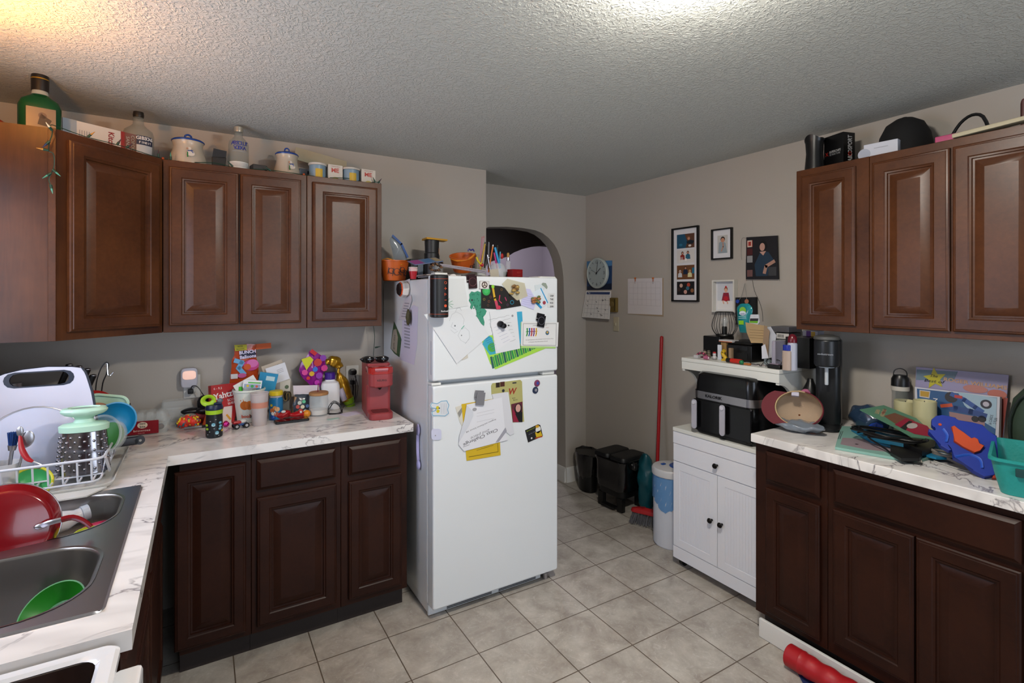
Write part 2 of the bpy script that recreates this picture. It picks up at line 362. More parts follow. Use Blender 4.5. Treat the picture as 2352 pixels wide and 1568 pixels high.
# arched opening in the recessed wall
ARCH = [(1.60, 0), (1.60, 1.70), (1.615, 1.81), (1.66, 1.92), (1.73, 2.0), (1.84, 2.045), (2.0, 2.058), (2.14, 2.058), (2.26, 2.048), (2.33, 2.028), (2.387, 1.995), (2.44, 1.95), (2.473, 1.905), (2.505, 1.84), (2.522, 1.77), (2.535, 1.68), (2.545, 1.4), (2.56, 0)]
def arch_wall(name, pts, x0, x1, zt, y0, y1, m):
    b = B(m); n = len(pts)
    # front and back faces as quads from the opening to the outer frame
    out = []
    for x, z in pts:
        if pts.index((x, z)) in (0, n - 1): out.append((x0 if x < (pts[0][0] + pts[-1][0]) / 2 else x1, z))
        else: out.append((x0 + (x1 - x0) * (x - pts[0][0]) / (pts[-1][0] - pts[0][0]) if 0 < pts.index((x, z)) < n - 1 else x, zt))
    out[1] = (x0, zt); out[-2] = (x1, zt)
    V = []
    for y in (y0, y1): V += [(x, y, z) for x, z in pts] + [(x, y, z) for x, z in out]
    F = []
    for k in range(n - 1):
        F.append((k, k + 1, n + k + 1, n + k)); F.append((2*n + k, 3*n + k, 3*n + k + 1, 2*n + k + 1)); F.append((k, 2*n + k, 2*n + k + 1, k + 1))
    b.add(V, F); return struct(b.obj(name, ang=30, norm=True))
arch_wall('wall_arch', ARCH, 1.50, XR + .02, ZC + .04, YARCH, YARCH + .12, WALL)
# hall beyond the arch and the room behind it
A2 = [(2.33, 0), (2.33, 1.6), (2.35, 1.75), (2.40, 1.85), (2.50, 1.885), (2.62, 1.918), (2.70, 1.965), (2.80, 2.004), (2.93, 2.036), (3.07, 2.052), (3.25, 2.048), (3.42, 2.01), (3.56, 1.93), (3.66, 1.8), (3.70, 1.6), (3.70, 0)]
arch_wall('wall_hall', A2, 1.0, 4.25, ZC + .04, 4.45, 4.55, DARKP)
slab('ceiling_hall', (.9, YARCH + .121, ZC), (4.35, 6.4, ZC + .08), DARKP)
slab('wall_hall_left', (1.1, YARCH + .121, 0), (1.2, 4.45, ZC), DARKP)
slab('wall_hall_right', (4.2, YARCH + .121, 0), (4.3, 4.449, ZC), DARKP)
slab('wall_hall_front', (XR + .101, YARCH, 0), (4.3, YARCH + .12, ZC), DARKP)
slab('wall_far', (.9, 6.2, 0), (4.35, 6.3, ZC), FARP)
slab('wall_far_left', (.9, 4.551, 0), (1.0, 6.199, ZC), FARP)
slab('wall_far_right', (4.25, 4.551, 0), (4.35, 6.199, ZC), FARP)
# baseboards
def skirting(name, a, b, nrm):
    a, b, nrm = Vector((*a, 0)), Vector((*b, 0)), Vector((*nrm, 0))
    prof = [(0, 0), (.014, 0), (.014, .085), (.010, .098), (.010, .108), (.005, .12), (0, .122)]
    L = [[p + nrm * x + Vector((0, 0, z)) for x, z in prof] for p in (a, b)]
    return struct(B(TRIM).rings(L).obj(name, ang=30))
skirting('baseboard_right', (XR, 3.40), (XR, 2.10), (-1, 0))
skirting('baseboard_arch', (2.562, YARCH), (XR - .014, YARCH), (0, -1))
skirting('baseboard_jamb', (2.56, YARCH), (2.56, YARCH + .12), (-1, 0))
# ---------------------------------------------------------------- lamps of the room (out of frame, above)
t = thing('ceiling_lamp', 'flush round ceiling lamp with a white glass dome, just out of view above', 'lamp', (1.02, .83, ZC))
B(TRIM).lathe([(.10, -.014), (.105, -.012), (.105, 0)], n=32).obj('base', t)
B(mat('lamp_glass', '#fff8ec', .3, emit=280)).lathe([(.0, -.064), (.04, -.061), (.07, -.05), (.09, -.032), (.095, -.015)], n=24, cap=False).obj('lamp_shade', t)
t = thing('sink_lamp', 'small warm uplight on the wall high above the sink window, out of view', 'lamp', (XL, 1.86, 2.15))
BRASS = mat('brass', '#a08040', .3, metal=1)
B(BRASS).cyl((0, 0, 0), (.02, 0, 0), .05).cyl((.02, 0, 0), (.12, 0, 0), .01).obj('bracket', t)
B(BRASS).lathe([(.03, -.01), (.07, .01), (.09, .05), (.086, .05), (.066, .014), (.03, -.005)], (.18, 0, .01), n=32).obj('lamp_shade', t)
B(mat('warm_glass', '#ffae50', .3, emit=420)).ball((.18, 0, .065), .03).obj('bulb', t)
# ---------------------------------------------------------------- cabinets
def panel_door(w, h, m, raised=True):
    "raised-panel door, lower left corner at the origin, outward along z"
    b = B(m)
    def L(i, z): return [(i, i, z), (w - i, i, z), (w - i, h - i, z), (i, h - i, z)]
    if raised:
        f = min(.058, w * .22)
        prof = [(0, 0), (0, .013), (.004, .017), (.009, .018), (.011, .0205), (f - .012, .0205), (f - .008, .017), (f - .002, .0155), (f, .009), (f + .006, .008), (f + .034, .0165), (f + .036, .0165)]
    else:
        prof = [(0, 0), (0, .012), (.006, .0145), (.014, .0205), (.016, .0205)]
    b.rings([L(i, z) for i, z in prof]); return b
def cab(name, label, w, h, d, mtx, fronts, m, toe=0, group=None, hollow=False):
    "cabinet box, frame origin at its lower left front corner; fronts: (kind, x0, z0, x1, z1)"
    t = thing(name, label, 'cabinet', mtx=mtx, group=group)
    b = B(m)
    if hollow: b.box((0, toe, -d), (w, h - .19, 0), bev=.0015, seg=1).box((0, h - .189, -.02), (w, h, 0))
    else: b.box((0, toe, -d), (w, h, 0), bev=.0015, seg=1)
    b.obj('body', t)
    if toe: B(TOE).box((0, 0, -d + .01), (w, toe - .0005, -.07)).obj('toe_kick', t)
    for k, x0, z0, x1, z1 in fronts:
        panel_door(x1 - x0, z1 - z0, m, k == 'door').obj('door' if k == 'door' else 'drawer', t, loc=(x0, z0, .0005), ang=20)
    return t
UH = ZT - ZB; yU = YA - .305
def mA(x, y, z): return Matrix.Translation((x, y, z)) @ FA
def mB(x, y, z): return Matrix.Translation((x, y, z)) @ FB
xj, xd, yd = -.146, -.449, 2.432
cab('wall_cabinet', 'cherry wall cabinet with two raised-panel doors right of the corner cabinet', .594, UH, .303, mA(xj + .001, yU, ZB), [('door', .022, .030, .293, .732), ('door', .300, .030, .566, .732)], WOOD, group='wall cabinets on the fridge wall')
cab('wall_cabinet', 'narrow single-door cherry wall cabinet beside the fridge, last of the left row', .377, UH, .303, mA(xj + .597, yU, ZB), [('door', .025, .034, .350, .732)], WOOD, group='wall cabinets on the fridge wall')
# diagonal corner cabinet
t = thing('corner_wall_cabinet', 'diagonal cherry corner wall cabinet with one tall door and a plain side', 'cabinet')
b = B(WOOD).prism([(XL + .002, yd), (xd, yd), (xj - .002, yU), (xj - .002, YA - .002), (XL + .002, YA - .002)], ZB, ZT)
b.obj('body', t, ang=20)
dv = Vector((xj - xd, yU - yd, 0)); dl = dv.length; da = math.atan2(dv.y, dv.x)
B(WOOD).box((0, 0, -.012), (.022, UH, .006), bev=.001, seg=1).obj('face_frame', t, mtx=Matrix.Translation((xd - .02, yd, ZB)) @ FA)
panel_door(dl - .062, UH - .06, WOOD).obj('door', t, mtx=Matrix.Translation((xd, yd, ZB)) @ face_yaw(da) @ Matrix.Translation((.036, .03, .001)), ang=20)
# base cabinets under the fridge-wall worktop
yb = YA - .61; xs0 = -.076
G = 'base cabinets on the fridge wall'
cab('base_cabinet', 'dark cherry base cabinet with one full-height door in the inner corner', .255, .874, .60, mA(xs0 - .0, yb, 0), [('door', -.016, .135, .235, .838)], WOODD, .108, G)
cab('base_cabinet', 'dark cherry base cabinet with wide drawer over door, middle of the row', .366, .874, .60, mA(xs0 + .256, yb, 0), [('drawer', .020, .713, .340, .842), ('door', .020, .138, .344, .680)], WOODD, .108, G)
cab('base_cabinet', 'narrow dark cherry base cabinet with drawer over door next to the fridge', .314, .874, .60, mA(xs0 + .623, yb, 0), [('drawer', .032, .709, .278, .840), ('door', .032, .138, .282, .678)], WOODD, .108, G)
# base cabinet under the sink: its doors face +x
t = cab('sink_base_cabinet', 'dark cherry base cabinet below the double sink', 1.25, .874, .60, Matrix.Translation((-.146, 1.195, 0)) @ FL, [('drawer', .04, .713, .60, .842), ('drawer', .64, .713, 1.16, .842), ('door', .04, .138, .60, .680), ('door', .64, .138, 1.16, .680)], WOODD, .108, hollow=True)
# right wall: wall cabinets and base cabinets
xU = XR - .305
G = 'wall cabinets on the right wall'
cab('wall_cabinet', 'narrow single-door cherry wall cabinet nearest the photo wall', .318, UH, .303, mB(xU, 1.430, ZB), [('door', .030, .030, .268, .730)], WOOD, group=G)
cab('wall_cabinet', 'wide double-door cherry wall cabinet below the black cap and cream board', .62, UH, .303, mB(xU, 1.111, ZB), [('door', .016, .026, .282, .728), ('door', .292, .026, .570, .728)], WOOD, group=G)
xb = XR - .61
G = 'base cabinets on the right wall'
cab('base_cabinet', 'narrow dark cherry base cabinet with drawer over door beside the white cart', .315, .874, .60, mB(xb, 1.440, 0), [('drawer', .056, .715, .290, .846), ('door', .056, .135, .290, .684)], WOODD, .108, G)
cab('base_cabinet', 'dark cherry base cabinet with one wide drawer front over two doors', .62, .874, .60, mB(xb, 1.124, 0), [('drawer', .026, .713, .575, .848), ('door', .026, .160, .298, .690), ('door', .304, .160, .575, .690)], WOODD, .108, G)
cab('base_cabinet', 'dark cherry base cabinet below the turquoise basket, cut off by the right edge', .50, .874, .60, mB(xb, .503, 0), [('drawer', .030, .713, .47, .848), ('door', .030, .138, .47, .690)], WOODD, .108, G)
# ---------------------------------------------------------------- worktops
t = thing('worktop', 'long marble-patterned laminate worktop turning the corner around the sink', 'worktop')
# sink cut-out: x -.70..-.18, y 1.30..2.05
SX0, SX1, SY0, SY1 = -.675, -.180, 1.300, 2.055
b = B(MARBLE)
for a_, c_ in (((XL + .001, 2.3945), (.881, YA - .001)), ((SX1, 1.192), (-.111, 2.3945)), ((XL + .001, 1.192), (SX1, SY0)), ((XL + .001, SY1), (SX1, 2.3945)), ((XL + .001, SY0), (SX0, SY1))):
    b.box((*a_, ZK - .038), (*c_, ZK))
b.obj('counter_slab', t, ang=0)
t = tag(B(MARBLE).box((XR - .645, .0, ZK - .038), (XR - .001, 1.442, ZK), bev=.004).obj('worktop'), 'marble-patterned laminate worktop along the right wall', 'worktop')
# ---------------------------------------------------------------- sink
STEEL = mat('brushed_steel', '#b6b5ba', .33, metal=1, bump=.08, bscale=300)
STEELD = mat('basin_steel', '#a09d9a', .30, metal=1)
CHROME = mat('chrome', '#d8d8da', .08, metal=1)
def rrect(x0, y0, x1, y1, r, n=6, z=0):
    r = r if isinstance(r, (list, tuple)) else [r] * 4; out = []
    for (cx, cy, a0, q) in ((x1, y0, -90, 0), (x1, y1, 0, 1), (x0, y1, 90, 2), (x0, y0, 180, 3)):
        k = r[q]; ccx = cx - k if cx == x1 else cx + k; ccy = cy - k if cy == y1 else cy + k
        for i in range(n + 1):
            a = R(a0 + 90 * i / n); out.append((ccx + k * math.cos(a), ccy + k * math.sin(a), z))
    return out
t = thing('double_sink', 'stainless steel double-bowl sink set into the worktop', 'sink')
zr = ZK + .005
def basin(x0, y0, x1, y1, rr):
    b = B(STEELD)
    def L(i, z, g=0): return rrect(x0 + i, y0 + i, x1 - i, y1 - i, [max(.02, q - i * .6) for q in rr], 7, z)
    b.rings([L(-.006, zr + .001), L(0, zr), L(.004, zr - .006), L(.012, zr - .10), L(.02, zr - .155), L(.045, zr - .168), L(.08, zr - .170)], cap0=False)
    return b
b = B(STEEL)
def rimring(x0, y0, x1, y1, hx0, hy0, hx1, hy1, rr):
    o = rrect(x0, y0, x1, y1, .001, 7, zr); i = rrect(hx0 - .006, hy0 - .006, hx1 + .006, hy1 + .006, [q + .004 for q in rr], 7, zr)
    b.rings([o, i], cap0=False, cap1=False)
xo0, xo1, yo0, yo1, ym = -.69, -.168, 1.288, 2.066, 1.688
RB = [.13, .09, .05, .05]; RF = [.12, .11, .05, .05]
rimring(xo0, ym, xo1, yo1, -.60, 1.725, -.205, 2.035, RB); rimring(xo0, yo0, xo1, ym, -.60, 1.318, -.205, 1.650, RF)
b.rings([rrect(xo0 - .004, yo0 - .004, xo1 + .004, yo1 + .004, .02, 4, ZK + .0005), rrect(xo0, yo0, xo1, yo1, .016, 4, zr)], cap0=False, cap1=False)
b.obj('sink_rim', t, norm=False)
basin(-.60, 1.725, -.205, 2.035, RB).obj('basin', t); basin(-.60, 1.318, -.205, 1.650, RF).obj('basin', t)
for y in (1.88, 1.48): B(CHROME).lathe([(.045, 0), (.043, .004), (.03, .002), (.0, .001)], (-.40, y, zr - .1695)).obj('drain', t)
t = thing('faucet', 'chrome swan-neck sink tap behind the basins, out of view to the left', 'tap', (-.715, 1.69, ZK + .003))
B(CHROME).lathe([(.028, 0), (.026, .02), (.014, .03), (.014, .05)]).tube([(0, 0, .04), (0, 0, .2), (.05, 0, .27), (.13, 0, .27), (.17, 0, .2)], .011).obj('spout', t)
B(CHROME).cyl((0, .02, .03), (.02, .09, .06), .006).obj('handle', t)
# ---------------------------------------------------------------- stove
ENAMEL = mat('white_enamel', '#d9d9dc', .22, coat=.4)
BLKG = mat('black_ceramic_glass', '#0a0809', .12)
t = thing('stove', 'white electric stove with a black glass top beside the sink worktop', 'stove')
b = B(ENAMEL).box((-.72, .42, .02), (-.135, 1.186, .885), bev=.006)
b.obj('body', t)
b = B(ENAMEL)
o = lambda i, z, r: rrect(-.74 + i, .40 + i, -.126 - i, 1.184 - i, r, 5, z)
b.rings([o(0, .886, .02), o(0, .898, .02), o(.006, .904, .02), o(.024, .905, .03), o(.030, .900, .03)], cap0=True, cap1=False); b.obj('cooktop_frame', t)
B(BLKG).rings([o(.029, .896, .03), o(.029, .8995, .03)]).obj('cooktop_glass', t)
B(ENAMEL).box((-.1345, .44, .20), (-.092, 1.170, .86), bev=.008).obj('oven_door', t)
B(ENAMEL).tube([(-.092, .50, .80), (-.055, .52, .80), (-.050, .80, .80), (-.055, 1.10, .80), (-.092, 1.125, .80)], .012, flat=1.2).obj('oven_handle', t)
# ---------------------------------------------------------------- fridge
FRW = mat('fridge_enamel', '#dadee1', .34, coat=.25, bump=.03, bscale=350)
FX0, FX1, FY, FH = .925, 1.652, 2.326, 1.615
FD = 2.262   # front of its doors
t = thing('refrigerator', 'white top-freezer refrigerator covered with papers and magnets', 'refrigerator')
b = B(FRW).box((FX0, FY, .06), (FX1, YA - .02, FH), bev=.008); b.box((FX0 + .006, FY + .012, .012), (FX1 - .006, YA - .03, .06)); b.obj('body', t)
def fdoor(z0, z1, name):
    b = B(FRW)
    y1 = FY - .006
    pts = lambda i, y, r: [(x, y, z) for x, z, _ in rrect(FX0 + .004 + i, z0 + i, FX1 - .002 - i, z1 - i, r, 4)]
    b.rings([pts(0, y1, .006), pts(0, FD + .010, .008), pts(.003, FD + .003, .010), pts(.009, FD, .010)])
    d = b.obj(name, t)
    B(mat('door_gasket', '#8c918f', .6)).box((FX0 + .02, FY - .006, z0 + .015), (FX1 - .015, FY, z1 - .015)).obj('gasket', d)
    return d
d1 = fdoor(1.130, 1.630, 'freezer_door'); d2 = fdoor(.055, 1.108, 'fridge_door')
for d, z0, z1 in ((d1, 1.16, 1.32), (d2, .86, 1.02)):
    B(mat('handle_recess', '#b9bcc4', .5)).box((FX0 + .0030, FD + .016, z0), (FX0 + .0046, FD + .030, z1), bev=.0007, seg=1).obj('handle', d)
HW = mat('hinge_white', '#dcdcd8', .4)
B(HW).box((FX1 - .09, FY - .045, 1.110), (FX1 - .012, FY + .01, 1.128), bev=.004).obj('hinge', t)
B(HW).box((FX0 + .002, FD + .012, 1.110), (FX0 + .05, FY + .01, 1.122), bev=.003).obj('hinge_cover', t)
B(HW).box((FX1 - .11, FY - .05, FH + .001), (FX1 - .004, FY + .07, FH + .022), bev=.006).obj('hinge_cap', t)
b = B(FRW).box((FX0 + .004, FY - .004, .003), (FX1 - .075, FY + .012, .052), bev=.003)
sl = mat('vent_slot', '#2c2d30', .7)
for x0, x1 in ((FX0 + .10, FX0 + .35), (FX0 + .39, FX0 + .62)):
    for z in (.008, .0145): b.box((x0, FY - .0048, z), (x1, FY - .0038, z + .0042), sl)
b.obj('toe_grille', t)
b = B(STEEL).box((FX1 - .075, FY - .01, .022), (FX1 - .03, FY + .02, .052), bev=.004).cyl((FX1 - .05, FY - .012, .0), (FX1 - .05, FY - .012, .03), .014)
b.obj('hinge_foot', t)
for x, y in ((FX0 + .04, FY + .03), (FX1 - .08, YA - .1), (FX0 + .04, YA - .1)): B(P('#3a3a3a', .6)).cyl((x, y, 0), (x, y, .014), .02).obj('foot', t)
# ---------------------------------------------------------------- white cart with hutch
WP = mat('white_melamine', '#d9dae1', .42); WPD = mat('white_beadboard', '#d6d7df', .45, bump=.06, bscale=60)
WH = mat('hutch_white', '#d2d2cc', .4)
BK = mat('black_plastic', '#0c0c0d', .34)
CX, CY0, CY1, CT = 2.310, 2.052, 1.462, .785
t = thing('kitchen_cart', 'white beadboard kitchen cart with hutch shelf standing under the photos', 'cabinet')
B(WP).box((CX + .004, CY1, .045), (XR - .012, CY0, CT - .022), bev=.002).obj('body', t)
B(WH).box((CX - .002, CY1 - .004, CT - .022), (XR - .008, CY0 + .004, CT), bev=.003).obj('top_panel', t)
m0 = mB(CX, CY0, 0); w_ = CY0 - CY1
B(WP).box((.001, CT - .088, 0), (w_, CT - .024, .004), bev=.001).obj('rail', t, mtx=m0)
d = B(WP).box((.003, .598, 0), (w_ - .003, .694, .004), bev=.0015).obj('drawer', t, mtx=m0)
def knob(par, x, y, z): B(mat('bronze_knob', '#15110f', .3, metal=.6)).lathe([(.006, 0), (.005, .012), (.012, .016), (.014, .022), (.010, .028), (.0, .030)], (x, y, z)).obj('knob', par)
knob(d, w_ / 2, .648, .004)
for x0, x1, kx in ((.003, w_/2 - .0015, w_/2 - .032), (w_/2 + .0015, w_ - .003, w_/2 + .03)):
    b = B(WP)
    L = lambda i, z: [(x0 + i, .116 + i, z), (x1 - i, .116 + i, z), (x1 - i, .594 - i, z), (x0 + i, .594 - i, z)]
    b.rings([L(0, 0), L(0, .003), L(.001, .004), L(.044, .004), L(.045, .0012), L(.046, .0012)])
    n = 12; xx0, xx1 = x0 + .046, x1 - .046
    for k in range(n):
        a = xx0 + (xx1 - xx0) * k / n; b.box((a + .001, .163, .001), (a + (xx1 - xx0) / n - .0008, .547, .0024), WPD, bev=.0006, seg=1)
    d = b.obj('door', t, mtx=m0); knob(d, kx, .352, .004)
B(WP).box((.001, .047, 0), (w_, .113, .004), bev=.001).obj('bottom_rail', t, mtx=m0)
for x, y in ((CX + .045, CY0 - .035), (CX + .045, CY1 + .04), (XR - .07, CY0 - .04), (XR - .07, CY1 + .04)):
    c = B(BK).cyl((x, y - .012, .026), (x, y + .012, .026), .026).obj('castor', t); B(BK).box((x - .012, y - .016, .026), (x + .012, y + .016, .049), bev=.004).obj('fork', c)
# hutch: arched side panels and a shelf
HX, HZ = 2.375, 1.177
def side(y0, y1):
    pts = [(XR - .012, CT), (XR - .012, HZ - .022), (HX + .006, HZ - .022), (HX + .006, HZ - .075)]
    for i in range(9):
        a = R(90 * i / 8); pts.append((HX + .012 + .12 * math.sin(a), HZ - .075 - .13 * (1 - math.cos(a))))
    pts += [(HX + .137, CT)]
    b = B(WH); b.M = Matrix.Translation((0, y1, 0)) @ Matrix.Rotation(R(90), 4, 'X'); b.prism(pts, 0, abs(y1 - y0), bev=.001)
    return b.obj('hutch_side', t)
side(CY0 - .020, CY0 - .003); side(CY1 + .004, CY1 + .021)
B(WH).box((HX, CY1, HZ - .021), (XR - .012, CY0, HZ), bev=.003).obj('hutch_shelf', t)
B(WH).box((HX + .001, CY1 + .002, HZ - .065), (HX + .018, CY0 - .002, HZ - .0215), bev=.002).obj('shelf_front', t)
# ---------------------------------------------------------------- things on the walls
BLK = mat('frame_black', '#0b0b0c', .35); PAPER = P('#d9d6d4', .7); INK = P('#2a2a30', .7); GREYINK = P('#8d8d92', .7)
GLASS = mat('clear_glass', '#dfe6e6', .04, alpha=.22)
CLEAR = mat('clear_plastic', '#d9dedd', .10, alpha=.26)
FROST = mat('frosted_plastic', '#d8d6d6', .3, alpha=.62)
SKIN = P('#b9836a', .6); HAIR = P('#241a18', .6)
MW = Matrix.Translation((XR, 0, 0)) @ FB          # the right wall's own frame: x = -y, y = z
def wallpt(px, py, off=0):
    x, y = pp(MW, px, py, off); return Vector((XR - off, -x, y))
def wframe(px, py, off=.001, tilt=0, lean=0): return frame(FB, wallpt(px, py, off), tilt, lean)
def figure(b, x, y, s, z, body, skin=SKIN, hair=HAIR, arms=True):
    "a small printed person: hair, face, shoulders (print on a flat picture)"
    b.disc(x, y + .30*s, .17*s, z, hair, sy=1.15).disc(x + .01*s, y + .27*s, .115*s, z + .0002, skin, sy=1.2)
    b.prism([(x - .12*s, y + .14*s), (x + .12*s, y + .14*s), (x + .30*s, y + .02*s), (x + .34*s, y - .45*s), (x - .34*s, y - .45*s), (x - .30*s, y + .02*s)], z - .0002, z, body)
def picture_frame(name, label, q, depth, bw, col, mat_bw, pics, glassy=True, cat='picture frame', group=None):
    M = wframe(*q[0], off=0); pts = PP(M, q, depth); xs = [p[0] for p in pts]; ys = [p[1] for p in pts]
    x0, x1, y0, y1 = min(xs), max(xs), min(ys), max(ys)
    # centre the outline measured from four corners
    x0 = (pts[0][0] + pts[3][0]) / 2; x1 = (pts[1][0] + pts[2][0]) / 2; y1 = (pts[0][1] + pts[1][1]) / 2; y0 = (pts[2][1] + pts[3][1]) / 2
    t = thing(name, label, cat, mtx=M @ Matrix.Translation(((x0 + x1) / 2, (y0 + y1) / 2, .001)), group=group)
    w, h = (x1 - x0) / 2, (y1 - y0) / 2
    L = lambda i, z: [(-w + i, -h + i, z), (w - i, -h + i, z), (w - i, h - i, z), (-w + i, h - i, z)]
    B(col).rings([L(0, 0), L(0, depth), L(bw, depth), L(bw, .004)], cap1=False).obj('moulding', t, ang=20)
    b = B(P('#d4d3d6', .7)).box((-w + bw, -h + bw, .001), (w - bw, h - bw, .004)); b.obj('mount', t, ang=0)
    for (a0, b0, a1, b1, fn) in pics:
        X0, X1 = -w + 2*w*a0, -w + 2*w*a1; Y0, Y1 = h - 2*h*b1, h - 2*h*b0
        b = B(); cx, cy = (X0 + X1) / 2, (Y0 + Y1) / 2; fn(b, cx, cy, (X1 - X0) / 2, (Y1 - Y0) / 2, .0046)
        b.obj('photo', t, ang=0)
    return t
def ph_a(b, x, y, w, h, z):
    b.rect(x-w, y-h, x+w, y+h, z, P('#5a3a2a')); b.prism([(x-w, y-h), (x-w, y+h), (x-.1*w, y+h), (x+.2*w, y-.1*h), (x, y-h)], z, z+.0003, P('#1e4c66'))
    b.disc(x+.35*w, y+.4*h, .28*h, z+.0006, P('#7a4a2a')).disc(x+.38*w, y+.3*h, .2*h, z+.0009, SKIN)
    b.prism([(x+.1*w, y-.1*h), (x+.6*w, y+.1*h), (x+w, y-.1*h), (x+.8*w, y-.5*h), (x+.2*w, y-.4*h)], z, z+.0006, P('#16222c')); b.disc(x+.5*w, y-.7*h, .25*h, z+.0009, P('#d8cfc6'), sy=.6)
    b.disc(x-.55*w, y-.5*h, .3*h, z+.0006, P('#2a6a86'), sy=.6)
def ph_b(b, x, y, w, h, z):
    b.rect(x-w, y-h, x+w, y+h, z, P('#cfcac6')); figure(b, x-.35*w, y+.1*h, h*1.3, z+.0004, P('#8a2a22')); figure(b, x+.28*w, y+.15*h, h*1.3, z+.0008, P('#2c6078'), hair=P('#4a2c1c'))
    for k in range(4): b.rect(x-.7*w+.12*w*k, y-.9*h, x-.66*w+.12*w*k, y-.1*h, z+.0013, P('#e0d8d0'))
    b.disc(x+.05*w, y-.5*h, .2*h, z+.0014, P('#e6e0dc'))
def ph_c(b, x, y, w, h, z):
    b.rect(x-w, y-h, x+w, y+h, z, P('#6b4428')); figure(b, x, y+.25*h, h*1.2, z+.0004, P('#15233a')); figure(b, x-.62*w, y-.2*h, h*1.1, z+.0008, P('#c9c9cc'), hair=P('#c9c9cc')); figure(b, x+.5*w, y-.2*h, h*1.1, z+.0008, P('#d8cd9a'), hair=P('#c9a860'))
    b.rect(x+.75*w, y-.2*h, x+w, y+.6*h, z+.0006, P('#1f6a8a'))
def ph_d(b, x, y, w, h, z):
    b.rect(x-w, y-h, x+w, y+h, z, P('#1c1a1c'))
    for i, (u, v, c) in enumerate(((-.5, .4, '#c6a190'), (.35, .5, '#a5402e'), (0, -.55, '#c9988a'), (.75, -.35, '#8a5a3a'), (-.75, -.2, '#3a2a26'), (.25, 0, '#35667a'))): b.disc(x+u*w, y+v*h, .3*h, z+.0003*(1+i%3), P(c))
def ph_baby(b, x, y, w, h, z):
    b.rect(x-w, y-h, x+w, y+h, z, P('#b9b6b2')); b.prism([(x-.8*w, y-h), (x-.7*w, y+.2*h), (x-.1*w, y+.35*h), (x+.6*w, y+.1*h), (x+.9*w, y-h)], z, z+.0003, P('#8f9aa0'))
    b.disc(x+.05*w, y+.55*h, .42*w, z+.0006, HAIR, sy=1.1).disc(x+.05*w, y+.45*h, .35*w, z+.0009, SKIN, sy=1.1); b.line([(x+.1*w, y+.1*h), (x+.15*w, y-.3*h), (x-.2*w, y-.75*h)], .2*w, z+.001, SKIN)
def ph_girl(b, x, y, w, h, z):
    b.rect(x-w, y-h, x+w, y+h, z, P('#c4c6cc')); b.rect(x-w, y-h, x+w, y-.35*h, z+.0003, P('#dedcda'))
    b.prism([(x-.3*w, y+.25*h), (x+.3*w, y+.25*h), (x+.45*w, y-.35*h), (x-.5*w, y-.35*h)], z+.0003, z+.0006, P('#8e2338')); b.disc(x, y-.2*h, .26*w, z+.0009, P('#b9202c'))
    b.disc(x, y+.5*h, .2*w, z+.0009, P('#8a5530'), sy=1.2).disc(x, y+.42*h, .17*w, z+.0012, P('#d8a890'), sy=1.2).disc(x, y+.68*h, .1*w, z+.0015, P('#c02030'))
    for u in (-.35, .1): b.line([(x+u*w, y-.35*h), (x+(u+.1)*w, y-.55*h)], .13*w, z+.0009, P('#d8a890'))
picture_frame('framed_collage', 'tall narrow black frame holding a column of four family photos', [(1540, 525), (1601, 518), (1604.5, 693), (1544, 692)], .018, .010, BLK, 0,
    [(.17, .09, .83, .28, ph_a), (.17, .30, .83, .48, ph_b), (.17, .51, .83, .70, ph_c), (.17, .73, .83, .91, ph_d)])
picture_frame('framed_photo', 'small black frame with a portrait photo of a swaddled baby', [(1632, 527), (1679, 522), (1681, 594), (1634, 596)], .018, .008, BLK, 0, [(.26, .22, .76, .80, ph_baby)])
picture_frame('framed_portrait', 'deep white box frame with a photo of a child in red', [(1634, 644), (1687, 641), (1686, 716), (1636, 718)], .034, .010, P('#cfccc4', .4), 0, [(.12, .08, .90, .92, ph_girl)])
# plaque with the woman's portrait
M = wframe(1717, 545, .004); q = PP(M, [(1717, 545), (1788, 541), (1790, 641), (1716, 641)])
t = thing('portrait_plaque', 'unframed dark portrait plaque of a woman in a blue top, strings on its corners', 'picture', mtx=M)
b = B(P('#16151a')); b.prism(q, 0, .012); o = b.obj('panel', t, ang=0)
c = ctr(q); b = B(); z = .0125
w_, h_ = (q[1][0] - q[0][0]) / 2, (q[0][1] - q[3][1]) / 2
b.prism([(c[0]-.35*w_, c[1]-.85*h_), (c[0]-.45*w_, c[1]-.3*h_), (c[0]-.05*w_, c[1]+.3*h_), (c[0]+.45*w_, c[1]+.25*h_), (c[0]+.85*w_, c[1]-.2*h_), (c[0]+.5*w_, c[1]-.4*h_), (c[0]+.4*w_, c[1]-.85*h_)], z-.0003, z, P('#1d3346'))
b.disc(c[0]+.12*w_, c[1]+.55*h_, .26*w_, z, P('#0e0b0c'), sy=1.3).disc(c[0]+.06*w_, c[1]+.50*h_, .17*w_, z+.0003, P('#b98f80'), sy=1.4)
b.prism([(c[0]-.12*w_, c[1]+.28*h_), (c[0]+.3*w_, c[1]+.3*h_), (c[0]+.12*w_, c[1]+.1*h_)], z, z+.0003, P('#b98f80'))
b.line([(c[0]+.8*w_, c[1]-.2*h_), (c[0]+.3*w_, c[1]-.4*h_), (c[0]+.2*w_, c[1]-.7*h_)], .2*w_, z+.0003, P('#a9806f')).rect(c[0]+.45*w_, c[1]-.85*h_, c[0]+.95*w_, c[1]-.45*h_, z+.0002, P('#3a3a3c'))
for k, (y0, cc) in enumerate(((.68, '#a0392f'), (.30, '#47181a'), (-.05, '#8a8a8c'), (-.72, '#6a4a48'))): b.rect(c[0]-.95*w_, c[1]+(y0-.14)*h_, c[0]-.58*w_, c[1]+(y0+.18)*h_, z, P(cc))
